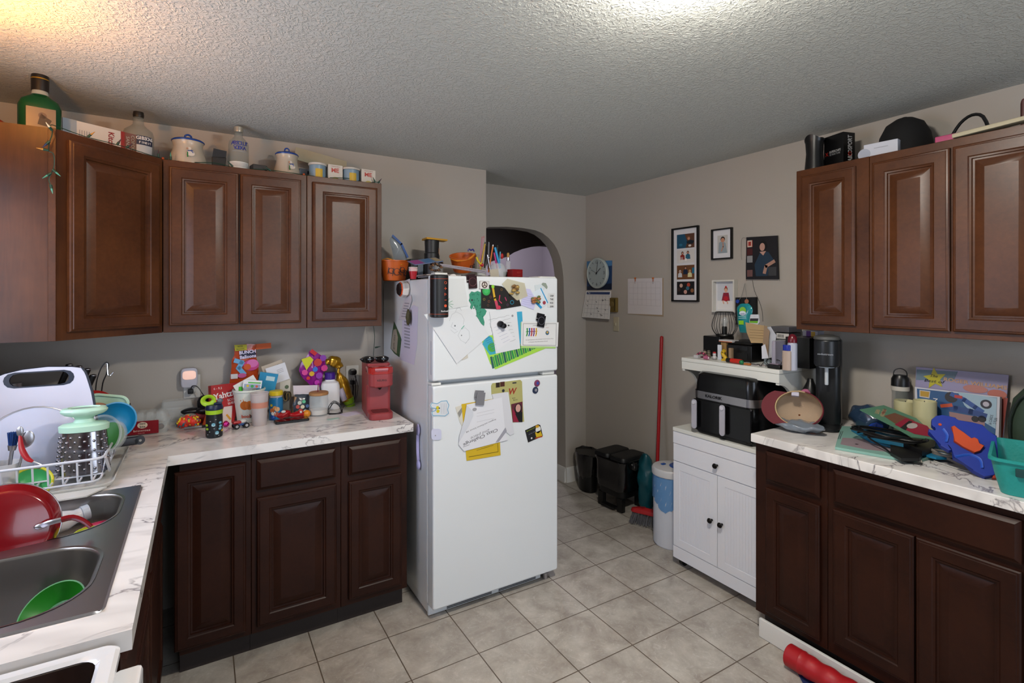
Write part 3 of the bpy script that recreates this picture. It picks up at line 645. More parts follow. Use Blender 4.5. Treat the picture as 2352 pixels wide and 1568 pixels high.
b.rect(c[0]-.92*w_, c[1]+.54*h_, c[0]-.62*w_, c[1]+.86*h_, z+.0003, P('#c9b6a8')).rect(c[0]-.86*w_, c[1]+.60*h_, c[0]-.68*w_, c[1]+.80*h_, z+.0006, P('#9c2e26'))
b.obj('portrait_print', t, ang=0)
B(P('#77726a', .6)).tube([(q[0][0]-.004, q[0][1]-.004, .008), (q[0][0]-.035, q[0][1]-.006, .004), (q[0][0]-.040, q[0][1]-.09, .004), (q[0][0]-.035, q[0][1]-.13, .004)], .0009, n=5).obj('string', t)
B(P('#77726a', .6)).tube([(q[1][0]+.003, q[1][1], .008), (q[1][0]+.005, q[1][1]-.09, .006), (q[2][0]+.006, q[2][1]-.01, .006)], .0011, n=5).obj('string', t)
B(P('#77726a', .6)).tube([(q[3][0]-.003, q[3][1]+.12, .006), (q[3][0]-.004, q[3][1]+.05, .006), (q[3][0]-.002, q[3][1]-.008, .006)], .0011, n=5).obj('string', t)
# thin dark cable hanging down the wall from the plaque
pt = [wallpt(x, y, .006) for x, y in ((1728, 643), (1733, 668), (1745, 695), (1751, 718), (1752, 738))]
tag(B(INK).tube(pt, .0011, n=5).obj('hanging_cable'), 'thin dark cable hanging down the wall below the portrait plaque', 'cable')
# small black canvas hung low with round keyrings
M = wframe(1694, 683, .004); q = PP(M, [(1694, 683), (1740, 682), (1741, 745), (1694, 745)])
t = tag(B(P('#0d0d10', .6)).prism(q, 0, .02).obj('black_canvas', mtx=M, ang=0), 'small plain black canvas behind the teal refill pouch', 'canvas')
t = thing('keyring', 'keyring with blue fob and wooden disc hanging before the black canvas', 'keyring', mtx=wframe(1709, 650, .012))
M = t.matrix_basis.copy()
u = PP(M, [(1711, 650), (1706, 680), (1718, 680), (1700, 692), (1721, 692)])
b = B(P('#8a8a84', .4)).tube([(*u[0], .0), (*u[1], .014), (*u[3], .020)], .0012, n=5).tube([(*u[0], .0), (*u[2], .014), (*u[4], .020)], .0012, n=5); b.obj('chain', t)
B(P('#1c3f9a')).disc(*u[3], .011, .026, t=.006).obj('fob', t); B(P('#a3694e')).disc(*u[4], .013, .026, t=.004).obj('wooden_disc', t)
# ---- clock, calendars, thermostat, switch
cw = P('#b3bcb8', .35)
c = wallpt(1371, 627, .03); t = thing('wall_clock', 'round white wall clock with black hands above the calendar', 'clock', mtx=Matrix.Translation((XR - .002, c.y, c.z)) @ FB)
rad = .124
B(cw).lathe([(rad * .85, 0), (rad * .97, .006), (rad, .018), (rad, .030), (rad * .97, .035), (rad * .91, .036), (rad * .90, .030)], n=48, cap=False).obj('rim', t)
b = B(P('#a2aeb0', .3)).disc(0, 0, rad * .905, .0305, n=48)
for k in range(12):
    a = R(90 - 30 * k)
    if k in (0, 3, 6, 9): b.text({0: '12', 3: '3', 6: '6', 9: '9'}[k], math.cos(a) * rad * .72, math.sin(a) * rad * .72, .024, .0312, INK)
    else: b.line([(math.cos(a) * rad * .70, math.sin(a) * rad * .70), (math.cos(a) * rad * .80, math.sin(a) * rad * .80)], .004, .0312, INK)
b.obj('dial', t, ang=0)
for nm, a, l, w_ in (('hour_hand', 38, .060, .005), ('minute_hand', 82, .090, .004), ('second_hand', 158, .07, .002)):
    a = R(a); B(INK).line([(-.012 * math.cos(a), -.012 * math.sin(a)), (l * math.cos(a), l * math.sin(a))], w_, .0335).disc(0, 0, .006, .034).obj(nm, t, ang=0)
t = thing('wall_calendar', 'open wall calendar with blue seaside picture hanging behind the clock', 'calendar', mtx=wframe(1406, 599, .0008))
M = t.matrix_basis.copy(); q = PP(M, [(1348, 600), (1406, 598), (1405, 665), (1348, 666)], .001)
b = B(P('#1d3b66')).prism(q, 0, .0015); b.prism([q[0], q[1], (q[1][0], q[1][1] - .04), (q[0][0], q[0][1] - .06)], .0015, .0018, P('#4d7fae')).prism([(q[3][0], q[3][1] + .03), (q[2][0], q[2][1] + .05), q[2], q[3]], .0015, .0018, P('#161f36')); b.obj('picture_page', t, ang=0)
M2 = wframe(1346, 668, .002, lean=R(12)); q = PP(M2, [(1346, 668), (1404, 668), (1400, 733), (1336, 728)])
b = B(PAPER).prism(q, 0, .0012); b.k = 2.5
def lerp4(q, u, v):
    a = Vector(q[0]).lerp(Vector(q[1]), u); c_ = Vector(q[3]).lerp(Vector(q[2]), u); return tuple(a.lerp(c_, v))
b.prism([lerp4(q, .05, .04), lerp4(q, .96, .04), lerp4(q, .95, .13), lerp4(q, .05, .13)], .0012, .0016, P('#2d3f6e'))
for v in (.18, .34, .5, .66, .82): b.line([lerp4(q, .06, v), lerp4(q, .95, v)], .0006, .0017, GREYINK)
for u in [.06 + .127 * k for k in range(8)]: b.line([lerp4(q, u, .18), lerp4(q, u, .96)], .0006, .0017, GREYINK)
rn = random.Random(5)
for k in range(12):
    u, v = rn.uniform(.1, .85), rn.uniform(.22, .9); b.line([lerp4(q, u, v), lerp4(q, u + .05, v + .02), lerp4(q, u + .02, v + .05)], .0012, .0018, INK)
b.text('May', *lerp4(q, .15, .085), .006, .0018, PAPER)
o = b.obj('month_page', t, ang=0); o.matrix_basis = t.matrix_basis.inverted() @ M2
t = thing('month_planner', 'loose white month sheet clipped to a board on the bare wall', 'calendar', mtx=wframe(1442, 640, .001)); M = t.matrix_basis.copy()
q = PP(M, [(1442, 640), (1523, 638), (1524, 726), (1442, 720)]); B(P('#a08c74', .7)).prism(PP(M, [(1443, 640), (1524, 638.5), (1524, 727), (1443, 721)]), 0, .002).obj('backing_board', t, ang=0)
b = B(P('#cdc8cb', .7)); b.k = 2.5; b.prism(PP(M, [(1442, 640), (1521, 638), (1521, 723), (1442, 720)], .003), .002, .003)
for v in (.1, .26, .42, .58, .74): b.line([lerp4(q, .05, v), lerp4(q, .93, v)], .0005, .0034, P('#a9a3a8'))
for u in [.05 + .126 * k for k in range(8)]: b.line([lerp4(q, u, .1), lerp4(q, u, .74)], .0005, .0034, P('#a9a3a8'))
b.obj('month_page', t, ang=0)
for x in (1459, 1500):
    u, v = pp(M, x, 640, .004); b = B(P('#c06a30')).box((u-.008, v-.002, .001), (u+.008, v+.010, .008), bev=.002).rect(u-.006, v-.02, u+.006, v, .0045, P('#b07a6a')); b.tube([(u-.005, v-.018, .005), (u-.005, v-.036, .005), (u+.005, v-.036, .005), (u+.005, v-.018, .005)], .0007, STEEL, n=4, smooth=1); b.obj('clip', t)
t = thing('thermostat', 'old square brass-coloured thermostat beside the calendar', 'thermostat', mtx=wframe(1413, 700, .001))
B(mat('old_brass', '#8a7440', .4, metal=.6)).box((-.036, -.056, 0), (.036, .056, .026), bev=.005).obj('cover', t)
B(P('#6c5a34', .4)).lathe([(.022, .0261), (.021, .033), (.006, .034), (0, .034)], (-.006, .004, 0)).obj('dial', t); B(P('#3a301c')).box((.018, -.045, .0261), (.026, .045, .0275)).obj('scale_slot', t)
t = thing('light_switch', 'beige light switch plate under the thermostat', 'light switch', mtx=wframe(1416, 744, .001))
ALM = P('#b3aa94', .4)
B(ALM).box((-.030, -.056, 0), (.030, .056, .006), bev=.003).obj('plate', t); B(ALM).box((-.005, -.012, .0061), (.005, .010, .016), bev=.002).obj('toggle', t)
# ---------------------------------------------------------------- outlets on the fridge wall
MA_ = Matrix.Translation((0, YA, 0)) @ FA
def wa(px, py, off=0): x, y = pp(MA_, px, py, off); return Vector((x, YA - off, y))
OW = P('#c9c8c4', .4)
def outlet(label, px, py, plugs=True):
    t = thing('wall_outlet', label, 'outlet', mtx=frame(FA, wa(px, py, .001)))
    B(OW).box((-.036, -.058, 0), (.036, .058, .006), bev=.003).obj('plate', t)
    for y in (-.021, .021):
        o = B(OW).lathe([(.017, .0061), (.016, .0085), (0, .009)], (0, y, 0)).obj('socket', t)
        B(INK).box((-.007, y - .004, .0086), (-.005, y + .006, .0093)).box((.005, y - .004, .0086), (.007, y + .006, .0093)).obj('slots', o)
    return t
outlet('white outlet behind the night light, a black charger in its lower socket', 441, 887)
outlet('white outlet with two black plugs left of the red coffee maker', 809, 862)
t = thing('night_light', 'glowing square plug-in night light above the left worktop', 'night light', mtx=frame(FA, wa(435, 866, .012)))
B(P('#b4b3bd', .35)).lathe([(.040, 0), (.044, .008), (.043, .026), (.038, .030)], n=32, sx=.82, sy=1.12, p=5).obj('housing', t)
B(mat('night_light_glow', '#f0c4b4', .4, emit=.35)).lathe([(.030, .0303), (.029, .034), (.02, .036), (0, .0365)], (0, .014, 0), n=24, sx=.95, sy=.72, p=4).obj('diffuser', t)
def cord(name, label, pts, r=.0022, m=None, par=None, n=6, cat='cable', group=None):
    o = B(m or BK).tube(pts, r, n=n, smooth=5).obj(name, par)
    return tag(o, label, cat, group) if not par else o
p = wa(438, 897, .012)
t = thing('charger_cable', 'black charger plug and cord running from the night light outlet', 'cable'); B(BK).box((p.x - .012, p.y - .03, p.z - .012), (p.x + .012, p.y + .002, p.z + .010), bev=.004).obj('plug', t)
cord('cord', '', [p + Vector((0, -.02, .008)), p + Vector((.008, -.035, .028)), p + Vector((.03, -.04, .022)), p + Vector((.055, -.05, -.02)), p + Vector((.075, -.06, -.045)), p + Vector((.10, -.09, -.09))], .0022, par=t)
t = thing('wall_plug', 'black appliance plug in the upper socket by the coffee maker', 'plug', mtx=frame(FA, wa(809, 853, .011))); B(BK).lathe([(.016, 0), (.018, .006), (.016, .03), (.009, .034)], sx=1.15, p=3).obj('plug', t)
cord('cord', '', [(.006, -.012, .022), (.014, -.03, .026), (.013, -.10, .02), (.012, -.14, .02), (-.01, -.19, .04), (-.05, -.235, .09)], .0024, par=t)
t = thing('wall_plug', 'black boxy plug with a straight hanging cord in the lower socket by the coffee maker', 'plug', mtx=frame(FA, wa(808, 877, .011))); B(BK).box((-.012, -.012, 0), (.012, .012, .028), bev=.004).obj('plug', t)
cord('cord', '', [(0, -.01, .022), (.003, -.03, .022), (.003, -.06, .016), (.004, -.11, .012)], .0034, par=t)
# ---------------------------------------------------------------- papers and magnets on the fridge front
MF = Matrix.Translation((0, FD - .0006, 0)) @ FA
def sheet(name, label, pts, off, col='#d6d8d8', th=.0007, cat='paper', draw=None, bend=None, par=None, M=None):
    "flat sheet outlined in the fridge front's plane, standing off by off"
    M = M or MF; q = PP(M, pts, off); c = ctr(q)
    N = M @ Matrix.Translation((c[0], c[1], off)); l = [(a - c[0], b_ - c[1]) for a, b_ in q]
    b = B(col if isinstance(col, bpy.types.Material) else P(col, .7)).prism(l, -th, 0); b.k = 2.0
    if draw: draw(b, lambda x, y: tuple(Vector(pp(M, x, y, off)) - Vector(c)), .0004)
    o = b.obj(name, par, mtx=N, ang=0)
    return o if par else tag(o, label, cat)
MAG = P('#3c3c40', .5)
# underlying sheets first
def d(b, f, z):
    b.prism([f(1108, 790), f(1117, 768), f(1130, 775), f(1140, 812), f(1125, 815)], 0, z, P('#3aa2b8'))
    rn = random.Random(3)
    for k in range(26): x = 1128 + k * 4.7; y0 = 846 - k * 2.2; b.line([f(x, y0 - 24 + rn.uniform(-3, 3)), f(x + 5, y0 - 2)], .0035 if k % 2 else .006, z + .0003, P('#2e8a4a') if k % 3 else P('#2a5a5a'))
    b.disc(*f(1130, 797), .012, z + .0003, P('#4aa03a'))
    for k in range(9): b.line([f(1110 + k * 3, 775 + k * 4), f(1122 + k * 3, 770 + k * 4)], .0015, z + .0004, P('#2a7ab0'))
sheet('drawing', 'child drawing with blue sky and striped green grass hanging under the other papers', [(1106, 780), (1125, 770), (1195, 768), (1253, 800), (1138, 848), (1126, 835)], .001, '#9fd04a', draw=d, cat='drawing')
sheet('blue_card', 'strip of bright blue scribbled card beside the handwritten letter', [(1186, 716), (1199, 715), (1204, 790), (1192, 792)], .0012, '#3aa0c4', cat='paper')
def d(b, f, z):
    r = P('#1d7058'); rn = random.Random(1)
    for k in range(26): x, y = 1083 + rn.uniform(0, 18), 675 + rn.uniform(0, 60); b.disc(*f(x + (y - 675) * .15, y), .0018, z, r, n=6)
    b.disc(*f(1084, 689), .0022, z + .0003, INK)
sheet('seahorse_cutout', 'green cardboard seahorse cutout hanging left of the black scratch art', [(1077, 690), (1079, 684), (1078, 676), (1083, 669), (1090, 671), (1097, 668), (1104, 671), (1110, 680), (1110, 690), (1112, 700), (1112, 708), (1118, 714), (1115, 722), (1110, 728), (1113, 740), (1112, 748), (1104, 742), (1100, 733), (1095, 726), (1094, 712), (1088, 701), (1086, 706), (1083, 711), (1080, 706), (1082, 698)], .0022, '#3a8a70', draw=d, th=.0012, cat='cutout')
def d(b, f, z):
    b.k = 1.25
    for k, (pts, c, w) in enumerate((([(1132, 660), (1136, 684), (1141, 700)], '#c9a02a', .009), ([(1139, 692), (1143, 708)], '#b8405a', .012), ([(1148, 678), (1146, 690), (1152, 696)], '#b8305a', .004), ([(1160, 683), (1163, 690)], '#a0305a', .004))):
        b.line([f(*p) for p in pts], w, z + .0003 * k, P(c))
    b.disc(*f(1117, 668), .018, z, P('#2f9a4a')).disc(*f(1117, 668), .010, z + .0003, P('#3fb060')).disc(*f(1132, 658), .007, z + .0005, P('#8acb3a')).disc(*f(1146, 706), .008, z + .0005, P('#b8304a'))
    b.disc(*f(1176, 694), .009, z, P('#1f7f9a')).disc(*f(1176, 694), .0065, z + .0003, P('#171514'))
    for x, y, c in ((1112, 687, '#8a7a2a'), (1123, 692, '#7a4a2a'), (1127, 682, '#6a3a2a'), (1152, 665, '#7a5a20'), (1185, 686, '#7a4a30'), (1166, 700, '#5a3a5a'), (1121, 701, '#5a3a2a')): b.disc(*f(x, y), .0052, z, P(c), n=8).disc(*f(x, y), .0036, z + .0003, P('#171514'), n=8)
sheet('scratch_art', 'black scratch-art card with rainbow guitar and music notes', [(1105, 663), (1118, 653), (1152, 657), (1190, 678), (1197, 702), (1150, 710), (1105, 708)], .0030, '#171514', draw=d, cat='drawing')
def d(b, f, z):
    for pts in ([(1032, 737), (1038, 722), (1048, 716), (1060, 722), (1066, 733), (1064, 745)], [(1046, 716), (1049, 708), (1056, 706), (1060, 713)], [(1035, 757), (1044, 765), (1052, 760)], [(1052, 770), (1058, 757), (1068, 752), (1077, 760), (1079, 775), (1070, 788), (1058, 781), (1052, 770)], [(1040, 740), (1036, 750), (1048, 758)], [(1068, 789), (1078, 778)]):
        b.line([f(*p) for p in pts], .0005, z, P('#a0a5aa', .7))
    b.disc(*f(1045, 748), .002, z, P('#6a6f74')).disc(*f(1060, 770), .0015, z, P('#6a6f74')).line([f(1060, 755), f(1066, 748)], .002, z, P('#5aa08a'))
def leaf(b, f, z):
    g = P('#7aa58c')
    for dx, dy in ((12, -6), (14, 2), (12, 9), (5, -12), (4, 13), (-2, 12)): b.line([f(1027, 697), f(1027 + dx, 697 + dy)], .0014, z, g)
sheet('pencil_drawing', 'large white sheet with a faint pencil drawing, hanging diamond-wise', [(974, 722), (1081, 708), (1124, 770), (1049, 835)], .0036, '#d3d6da', draw=d, cat='drawing')
sheet('leaf_sketch', 'white sheet with a small green leaf sketch beside the black speaker', [(1016, 640), (1066, 640), (1075, 702), (1020, 712)], .0018, '#d0d3d5', draw=leaf, cat='drawing')
sheet('small_note', 'small cream note peeking out below the pencil drawing', [(1058, 822), (1074, 812), (1075, 822), (1061, 827)], .0012, '#c9c3b8')
def d(b, f, z):
    rn = random.Random(9)
    for k in range(8):
        y = 735 + k * 8; x0 = 1122 + k * 2.0; b.line([f(x0 + i * 6, y - i * 1.4 + rn.uniform(-1.2, 1.2)) for i in range(9)], .0006, z, GREYINK)
    b.disc(*f(1177, 725), .003, z, GREYINK).disc(*f(1168, 747), .003, z, INK, sy=.5)
sheet('handwritten_letter', 'white handwritten letter held by a black round magnet', [(1124, 716), (1186, 706), (1195, 800), (1139, 812)], .0034, '#d5d8dc', draw=d, cat='letter')
sheet('lined_note', 'smaller lined note over the letter, under the black magnet', [(1126, 742), (1150, 731), (1181, 777), (1142, 804)], .0044, '#d9dadf', draw=lambda b, f, z: [b.line([f(1135 + k * 4, 752 + k * 7), f(1156 + k * 3, 744 + k * 7)], .0006, z, P('#9aa0b8')) for k in range(6)], cat='note')
def d(b, f, z):
    b.line([f(1202, 743), f(1278, 743), f(1277, 793), f(1201, 792), f(1202, 743)], .0008, z, INK)
    for k, c in enumerate(('#3f9a4a', '#2a62a8', '#c03a3a', '#7a3a8a', '#d8a52a')):
        x = 1211 + k * 5.2; b.disc(*f(x, 755), .0024, z, P(c)).line([f(x, 757), f(x, 766), f(x - 1.5, 771)], .0035, z, P(c)).line([f(x - 3, 762), f(x + 3, 760)], .0014, z, P(c))
    b.disc(*f(1257, 764), .0058, z, P('#2a5a7a')).disc(*f(1257, 763), .003, z + .0003, P('#c9a04a')); b.text('School', *f(1257, 752), .0022, z, P('#b04a3a'))
    b.text('CONGRATULATIONS!', *f(1240, 746.5), .0028, z, INK, wd=.045); b.text('for participation in the October Cross Country Meet', *f(1240, 779), .0024, z, INK, wd=.088); b.text('in Kingston East Elementary School', *f(1236, 784.5), .0024, z, INK, wd=.06)
sheet('green_card', 'pale green card edge behind the running certificate', [(1196, 740), (1277, 745), (1276, 800), (1197, 799)], .0030, '#a8cf7a')
sheet('running_certificate', 'white certificate with coloured running children and a black border', [(1198, 738), (1283, 740), (1281, 796), (1196, 794)], .0050, '#d8d8d8', draw=d, cat='certificate')
def clipmag(label, px, py, off, cold, a, s=.022, ring=None):
    q = pp(MF, px, py, off); t = thing('magnet_clip', label, 'magnet clip', mtx=MF @ Matrix.Translation((q[0], q[1], off)) @ Matrix.Rotation(a, 4, 'Z'))
    B(cold).box((-s, -s * .2, 0), (s * .8, s * 1.3, .002), bev=.0006, seg=1).obj('back_plate', t)
    o = B(cold).box((-s * .7, -s * 1.3, .006), (s, s, .008), bev=.0006, seg=1).obj('front_plate', t)
    if ring: B(ring).tube([(.1*s + .75*s*math.cos(2*math.pi*i/16), -.1*s + .75*s*math.sin(2*math.pi*i/16), .0084) for i in range(16)], .0006, n=4, smooth=1, closed=True).obj('ring_mark', o)
    B(STEEL).cyl((-s, s*.2, .004), (s*.9, s*.2, .004), .0028).obj('spring', t)
    return t
BM = mat('magnet_black', '#15151a', .25)
clipmag('black square clip magnet holding the running certificate', 1241, 735, .006, BM, R(-12), .027, P('#80808c'))
clipmag('grey square clip magnet holding the class certificate', 1101, 913, .0080, mat('magnet_grey', '#77777c', .4), R(-8), .027)
t = clipmag('dark red square clip magnet at the top edge of the freezer door', 1083, 646, .001, mat('magnet_red', '#2a1218', .3), R(4), .0265, P('#8a5560'))
t = thing('black_magnet', 'pair of glossy black round magnets on the handwritten letter', 'magnet', mtx=frame(FA, Vector((pp(MF, 1147, 744)[0], FD - .0062, pp(MF, 1147, 744)[1]))))
B(BM).lathe([(.016, 0), (.0175, .004), (.0150, .016), (.0, .018)]).obj('magnet', t); B(BM).lathe([(.0125, .010), (.0145, .014), (.012, .026), (.0, .028)], (.012, -.008, 0)).obj('magnet', t)
def d(b, f, z): b.disc(*f(1113, 654), .0082, z, P('#3a1f1a')).disc(*f(1113, 654), .0058, z + .0003, P('#c9c2ba')).line([f(1113, 654), f(1113, 649)], .002, z + .0006, P('#3a1f1a')).line([f(1113, 654), f(1109, 658)], .002, z + .0006, P('#3a1f1a')).line([f(1113, 654), f(1117, 658)], .002, z + .0006, P('#3a1f1a')).line([f(1103, 645), f(1123, 646), f(1123, 663), f(1102, 663), f(1103, 645)], .0007, z, GREYINK)
sheet('square_magnet', 'small white square magnet with a brown round steering wheel mark', [(1102, 644), (1124, 645), (1123, 664), (1101, 663)], .0046, '#cfcccb', draw=d, cat='magnet', th=.001)
def pebbles(label, name, px, py, col, col2, rx, ry, seed):
    q = pp(MF, px, py, .004); t = thing(name, label, 'magnet', mtx=MF @ Matrix.Translation((q[0], q[1], .005)))
    rn = random.Random(seed); b = B()
    for k in range(13): b.ball((rn.uniform(-rx, rx), rn.uniform(-ry, ry), rn.uniform(.006, .012)), rn.uniform(.006, .0105), P(col if k % 2 else col2, .3), n=8, k=5, sc=(1.3, .8, .8))
    b.obj('shells', t); return t
sheet('plastic_bag', 'clear little bag of shells taped above the scratch art', [(1153, 652), (1165, 640), (1205, 650), (1212, 680), (1188, 690), (1170, 675)], .0046, mat('bag_film', '#d8d2b8', .2, alpha=.5), cat='bag')
pebbles('cluster of cream and brown shell pieces on the freezer door', 'shell_magnet', 1179, 665, '#a88a4a', '#7a5a34', .022, .022, 2)
pebbles('brown pebble cluster over the lilac and blue papers', 'pebble_magnet', 1229, 687, '#9a6238', '#5f6a35', .021, .019, 4)
sheet('lilac_note', 'lilac lined note tilted beside the brown pebble magnet', [(1204, 662), (1218, 664), (1232, 690), (1226, 711), (1196, 700)], .0028, '#c0bfe0', draw=lambda b, f, z: [b.line([f(1204 - k, 672 + k * 5), f(1222 + k * .5, 677 + k * 5)], .0005, z, P('#8a88c0')) for k in range(6)], cat='note')
sheet('blue_edged_card', 'white card with a bright blue border on the freezer door', [(1222, 672), (1246, 660), (1260, 695), (1243, 708)], .0030, '#d0dbe4', draw=lambda b, f, z: [b.line([f(1242, 662), f(1258, 695)], .003, z, P('#2a92c8')), b.line([f(1228, 690), f(1243, 706)], .006, z, P('#2a92c8')), b.disc(*f(1250, 695), .005, z, P('#9a3a48'))], cat='card')
sheet('round_note', 'pale torn scrap of paper at the top of the blue-edged card', [(1228, 655), (1243, 652), (1252, 662), (1246, 672), (1230, 670)], .0022, '#c9d2d6')
sheet('grey_shell', 'grey fan-shaped magnet near the freezer door corner', [(1241, 655), (1247, 649), (1254, 650), (1258, 659), (1256, 664), (1249, 657)], .001, '#8a968a', th=.0009, cat='magnet')
def d(b, f, z):
    for k, s in enumerate(('CALM', 'THE', 'FUCK', 'DOWN')): b.text(s, *f(1267, 679 + k * 8.2), .0050, z, INK, bold=.03, wd=.011)
sheet('text_magnet', 'small white magnet with four lines of black capitals', [(1259, 673), (1274, 673), (1274, 706), (1257, 705)], .001, '#d0d2d2', draw=d, cat='magnet', th=.0008)
# black speaker / flashlight hanging on the front
t = thing('portable_speaker', 'tall black speaker with orange rings and buttons on the freezer door', 'speaker', mtx=MF @ Matrix.Translation((pp(MF, 1007, 680, .03)[0], pp(MF, 1007, 680, .03)[1], .001)))
SB = mat('speaker_black', '#101114', .45); OR = P('#c2481f', .4); hh = .098; rr_ = .0385
b = B(SB); b.M = Matrix.Translation((0, 0, rr_)) @ Matrix.Rotation(R(-90), 4, 'X')
b.lathe([(rr_ * .9, -hh), (rr_, -hh + .004), (rr_ * 1.01, 0), (rr_, hh - .004), (rr_ * .9, hh)], p=3.2, n=32); b.obj('body', t)
for z0 in (hh - .016, -hh + .018):
    b = B(OR); b.M = Matrix.Translation((0, 0, rr_)) @ Matrix.Rotation(R(-90), 4, 'X'); b.lathe([(rr_ * 1.02, -z0 - .0006), (rr_ * 1.02, -z0 + .0006)], p=3.2, n=32, cap=False).obj('ring', t)
zz = rr_ * 2 + .0008
for k, s in enumerate(('O', '+', '>', '-', '*')):
    y = .062 - k * .0265; b = B(OR)
    if s == 'O': b.tube([(.0144 + .0054 * math.cos(a * .7854), y + .0054 * math.sin(a * .7854), zz) for a in range(8)], .0011, n=4, closed=True)
    elif s == '+': b.line([(.0081, y), (.0207, y)], .0022, zz).line([(.0144, y - .0063), (.0144, y + .0063)], .0022, zz)
    elif s == '>': b.line([(.0099, y + .0054), (.0189, y), (.0099, y - .0054), (.0099, y + .0054)], .0018, zz)
    elif s == '-': b.line([(.0099, y), (.0189, y)], .0022, zz)
    else: b.disc(.0144, y, .0065, zz)
    b.obj('button', t, ang=0)
b = B(P('#cfcfcf')).text('Bushnell', .010, -.068, .0075, zz, wd=.034, bold=.01); b.obj('lettering', t, ang=0)
B(P('#c9c7c2')).box((-.030, hh + .0005, .010), (.032, hh + .010, .062), bev=.003).obj('cap', t)
# ---- on the lower door
sheet('rolling_paper_card', 'tan packaging card with a red W clipped behind the class certificate', [(1128, 886), (1131, 880), (1195, 872), (1199, 876), (1201, 930), (1204, 968), (1178, 970), (1168, 900), (1129, 906)], .001, '#a8a468', cat='card', draw=lambda b, f, z: [b.rect(*f(1139, 890), *f(1148, 878), z, P('#2a1c14')), b.rect(*f(1149, 888), *f(1159, 876), z, P('#4a241a')), b.text('W', *f(1178, 898), .016, z, P('#96301f'), bold=.03, shear=.2), b.text('RAW', *f(1180, 914), .003, z, INK), b.text('BLACK', *f(1184, 918), .003, z, INK), b.disc(*f(1156, 897), .004, z, INK), b.rect(*f(1177, 881), *f(1186, 877), z, INK)], th=.0008)
def d(b, f, z):
    b.prism([f(1177, 938), f(1190, 955), f(1194, 969), f(1179, 969)], 0, z, P('#8a1f38')); b.disc(*f(1190, 939), .011, z, P('#1c1416'), sy=1.3).disc(*f(1190, 937), .0075, z + .0003, P('#c4958a'), sy=1.35).prism([f(1183, 950), f(1200, 945), f(1200, 969), f(1192, 969)], 0, z + .0001, P('#141416'))
sheet('photo_print', 'photo print of a smiling person in a dark hood on the fridge door', [(1174, 928), (1200, 922), (1200, 969), (1178, 969)], .0022, '#5a2030', cat='photo', draw=d)
sheet('yellow_certificate', 'bright yellow paper with a black border behind the class certificate', [(1060, 928), (1143, 914), (1150, 1045), (1072, 1058)], .0020, '#c9a81e', cat='certificate', draw=lambda b, f, z: [b.line([f(1077, 1049), f(1144, 1037), f(1143, 1018)], .0012, z, P('#5a4a10')), b.line([f(1095, 1034), f(1133, 1022)], .001, z, P('#6a5a18'))])
sheet('white_paper', 'white crumpled sheet behind the class certificate, right side', [(1130, 905), (1165, 900), (1181, 995), (1172, 1000), (1150, 980)], .0030, '#cfd0d6')
sheet('grey_striped_sheet', 'pale sheet with a grey corner band left of the yellow paper', [(1046, 935), (1066, 928), (1075, 1000), (1056, 970)], .0012, '#cdcabf', draw=lambda b, f, z: b.prism([f(1051, 948), f(1063, 932), f(1069, 930), f(1055, 959)], 0, z, P('#8c8a84')))
def d(b, f, z):
    b.text('Class Challenge', *f(1104, 1003), .0085, z, INK, rot=R(180 + 14.5), wd=.098)
    b.text('2nd place', *f(1103, 996), .0075, z, P('#7d7d84'), rot=R(180 + 14.5), wd=.054, shear=.2)
    b.text('Kingston and District School, NB', *f(1105, 977), .0036, z, INK, rot=R(180 + 14.5), wd=.085)
    b.prism([f(1138, 1016), f(1146, 1014), f(1164, 990), f(1161, 981)], 0, z, P('#9a9aa4'))
    for y in (945, 952, 965): b.line([f(1095, y + 4), f(1135, y - 5)], .0006, z, P('#b4b4ba'))
    b.disc(*f(1090, 940), .006, z, P('#9a9a9e'), sy=.7).line([f(1064, 1026), f(1078, 1021)], .0012, z, P('#8a8a90'))
sheet('class_certificate', 'white class challenge certificate hung upside down under a grey clip', [(1071, 929), (1153, 912), (1160, 985), (1167, 1010), (1066, 1036), (1053, 1020), (1056, 1005), (1086, 950)], .0058, '#d9dae0', draw=d, cat='certificate')
sheet('folded_corner', 'folded-over white flap of the class certificate', [(1072, 930), (1087, 945), (1087, 955), (1077, 978), (1054, 1016), (1055, 1002), (1066, 965)], .0075, '#c9ccd4', cat='paper')
def d(b, f, z):
    o = [(992, 925), (1004, 927), (1014, 921), (1026, 920), (1031, 930), (1028, 940), (1030, 949), (1022, 955), (1008, 954), (994, 954), (992, 946), (1001, 942), (1002, 938), (991, 936), (989, 930)]
    b.line([f(*p) for p in o + o[:1]], .0014, z, P('#5aa0c4'))
    b.disc(*f(1005, 936), .0040, z, P('#c8b820')).disc(*f(1006, 944), .0040, z, P('#c8b820')).disc(*f(1009, 937), .002, z + .0003, INK, sy=.7)
    for k in range(4): b.line([f(1013 + k * 4, 926), f(1014 + k * 4, 950)], .0005, z, P('#9a9aa8'))
sheet('tooth_magnet', 'tooth-shaped magnet with blue outline at the left of the lower door', [(991, 924), (1004, 926), (1014, 920), (1027, 919), (1033, 930), (1030, 940), (1032, 950), (1022, 957), (1008, 956), (993, 956), (990, 946), (1001, 942), (1002, 938), (990, 937), (987, 930)], .001, '#cfd3d8', draw=d, cat='magnet', th=.0008)
sheet('square_dial_magnet', 'pale rounded square magnet below the tooth magnet', rrect(991, 985, 1014, 1010, 6, 4) and [(p[0], p[1]) for p in rrect(991, 985, 1014, 1010, 6, 4)], .004, '#c4c6dc', th=.0036, cat='magnet', draw=lambda b, f, z: b.disc(*f(1000, 1000), .0015, z, GREYINK))
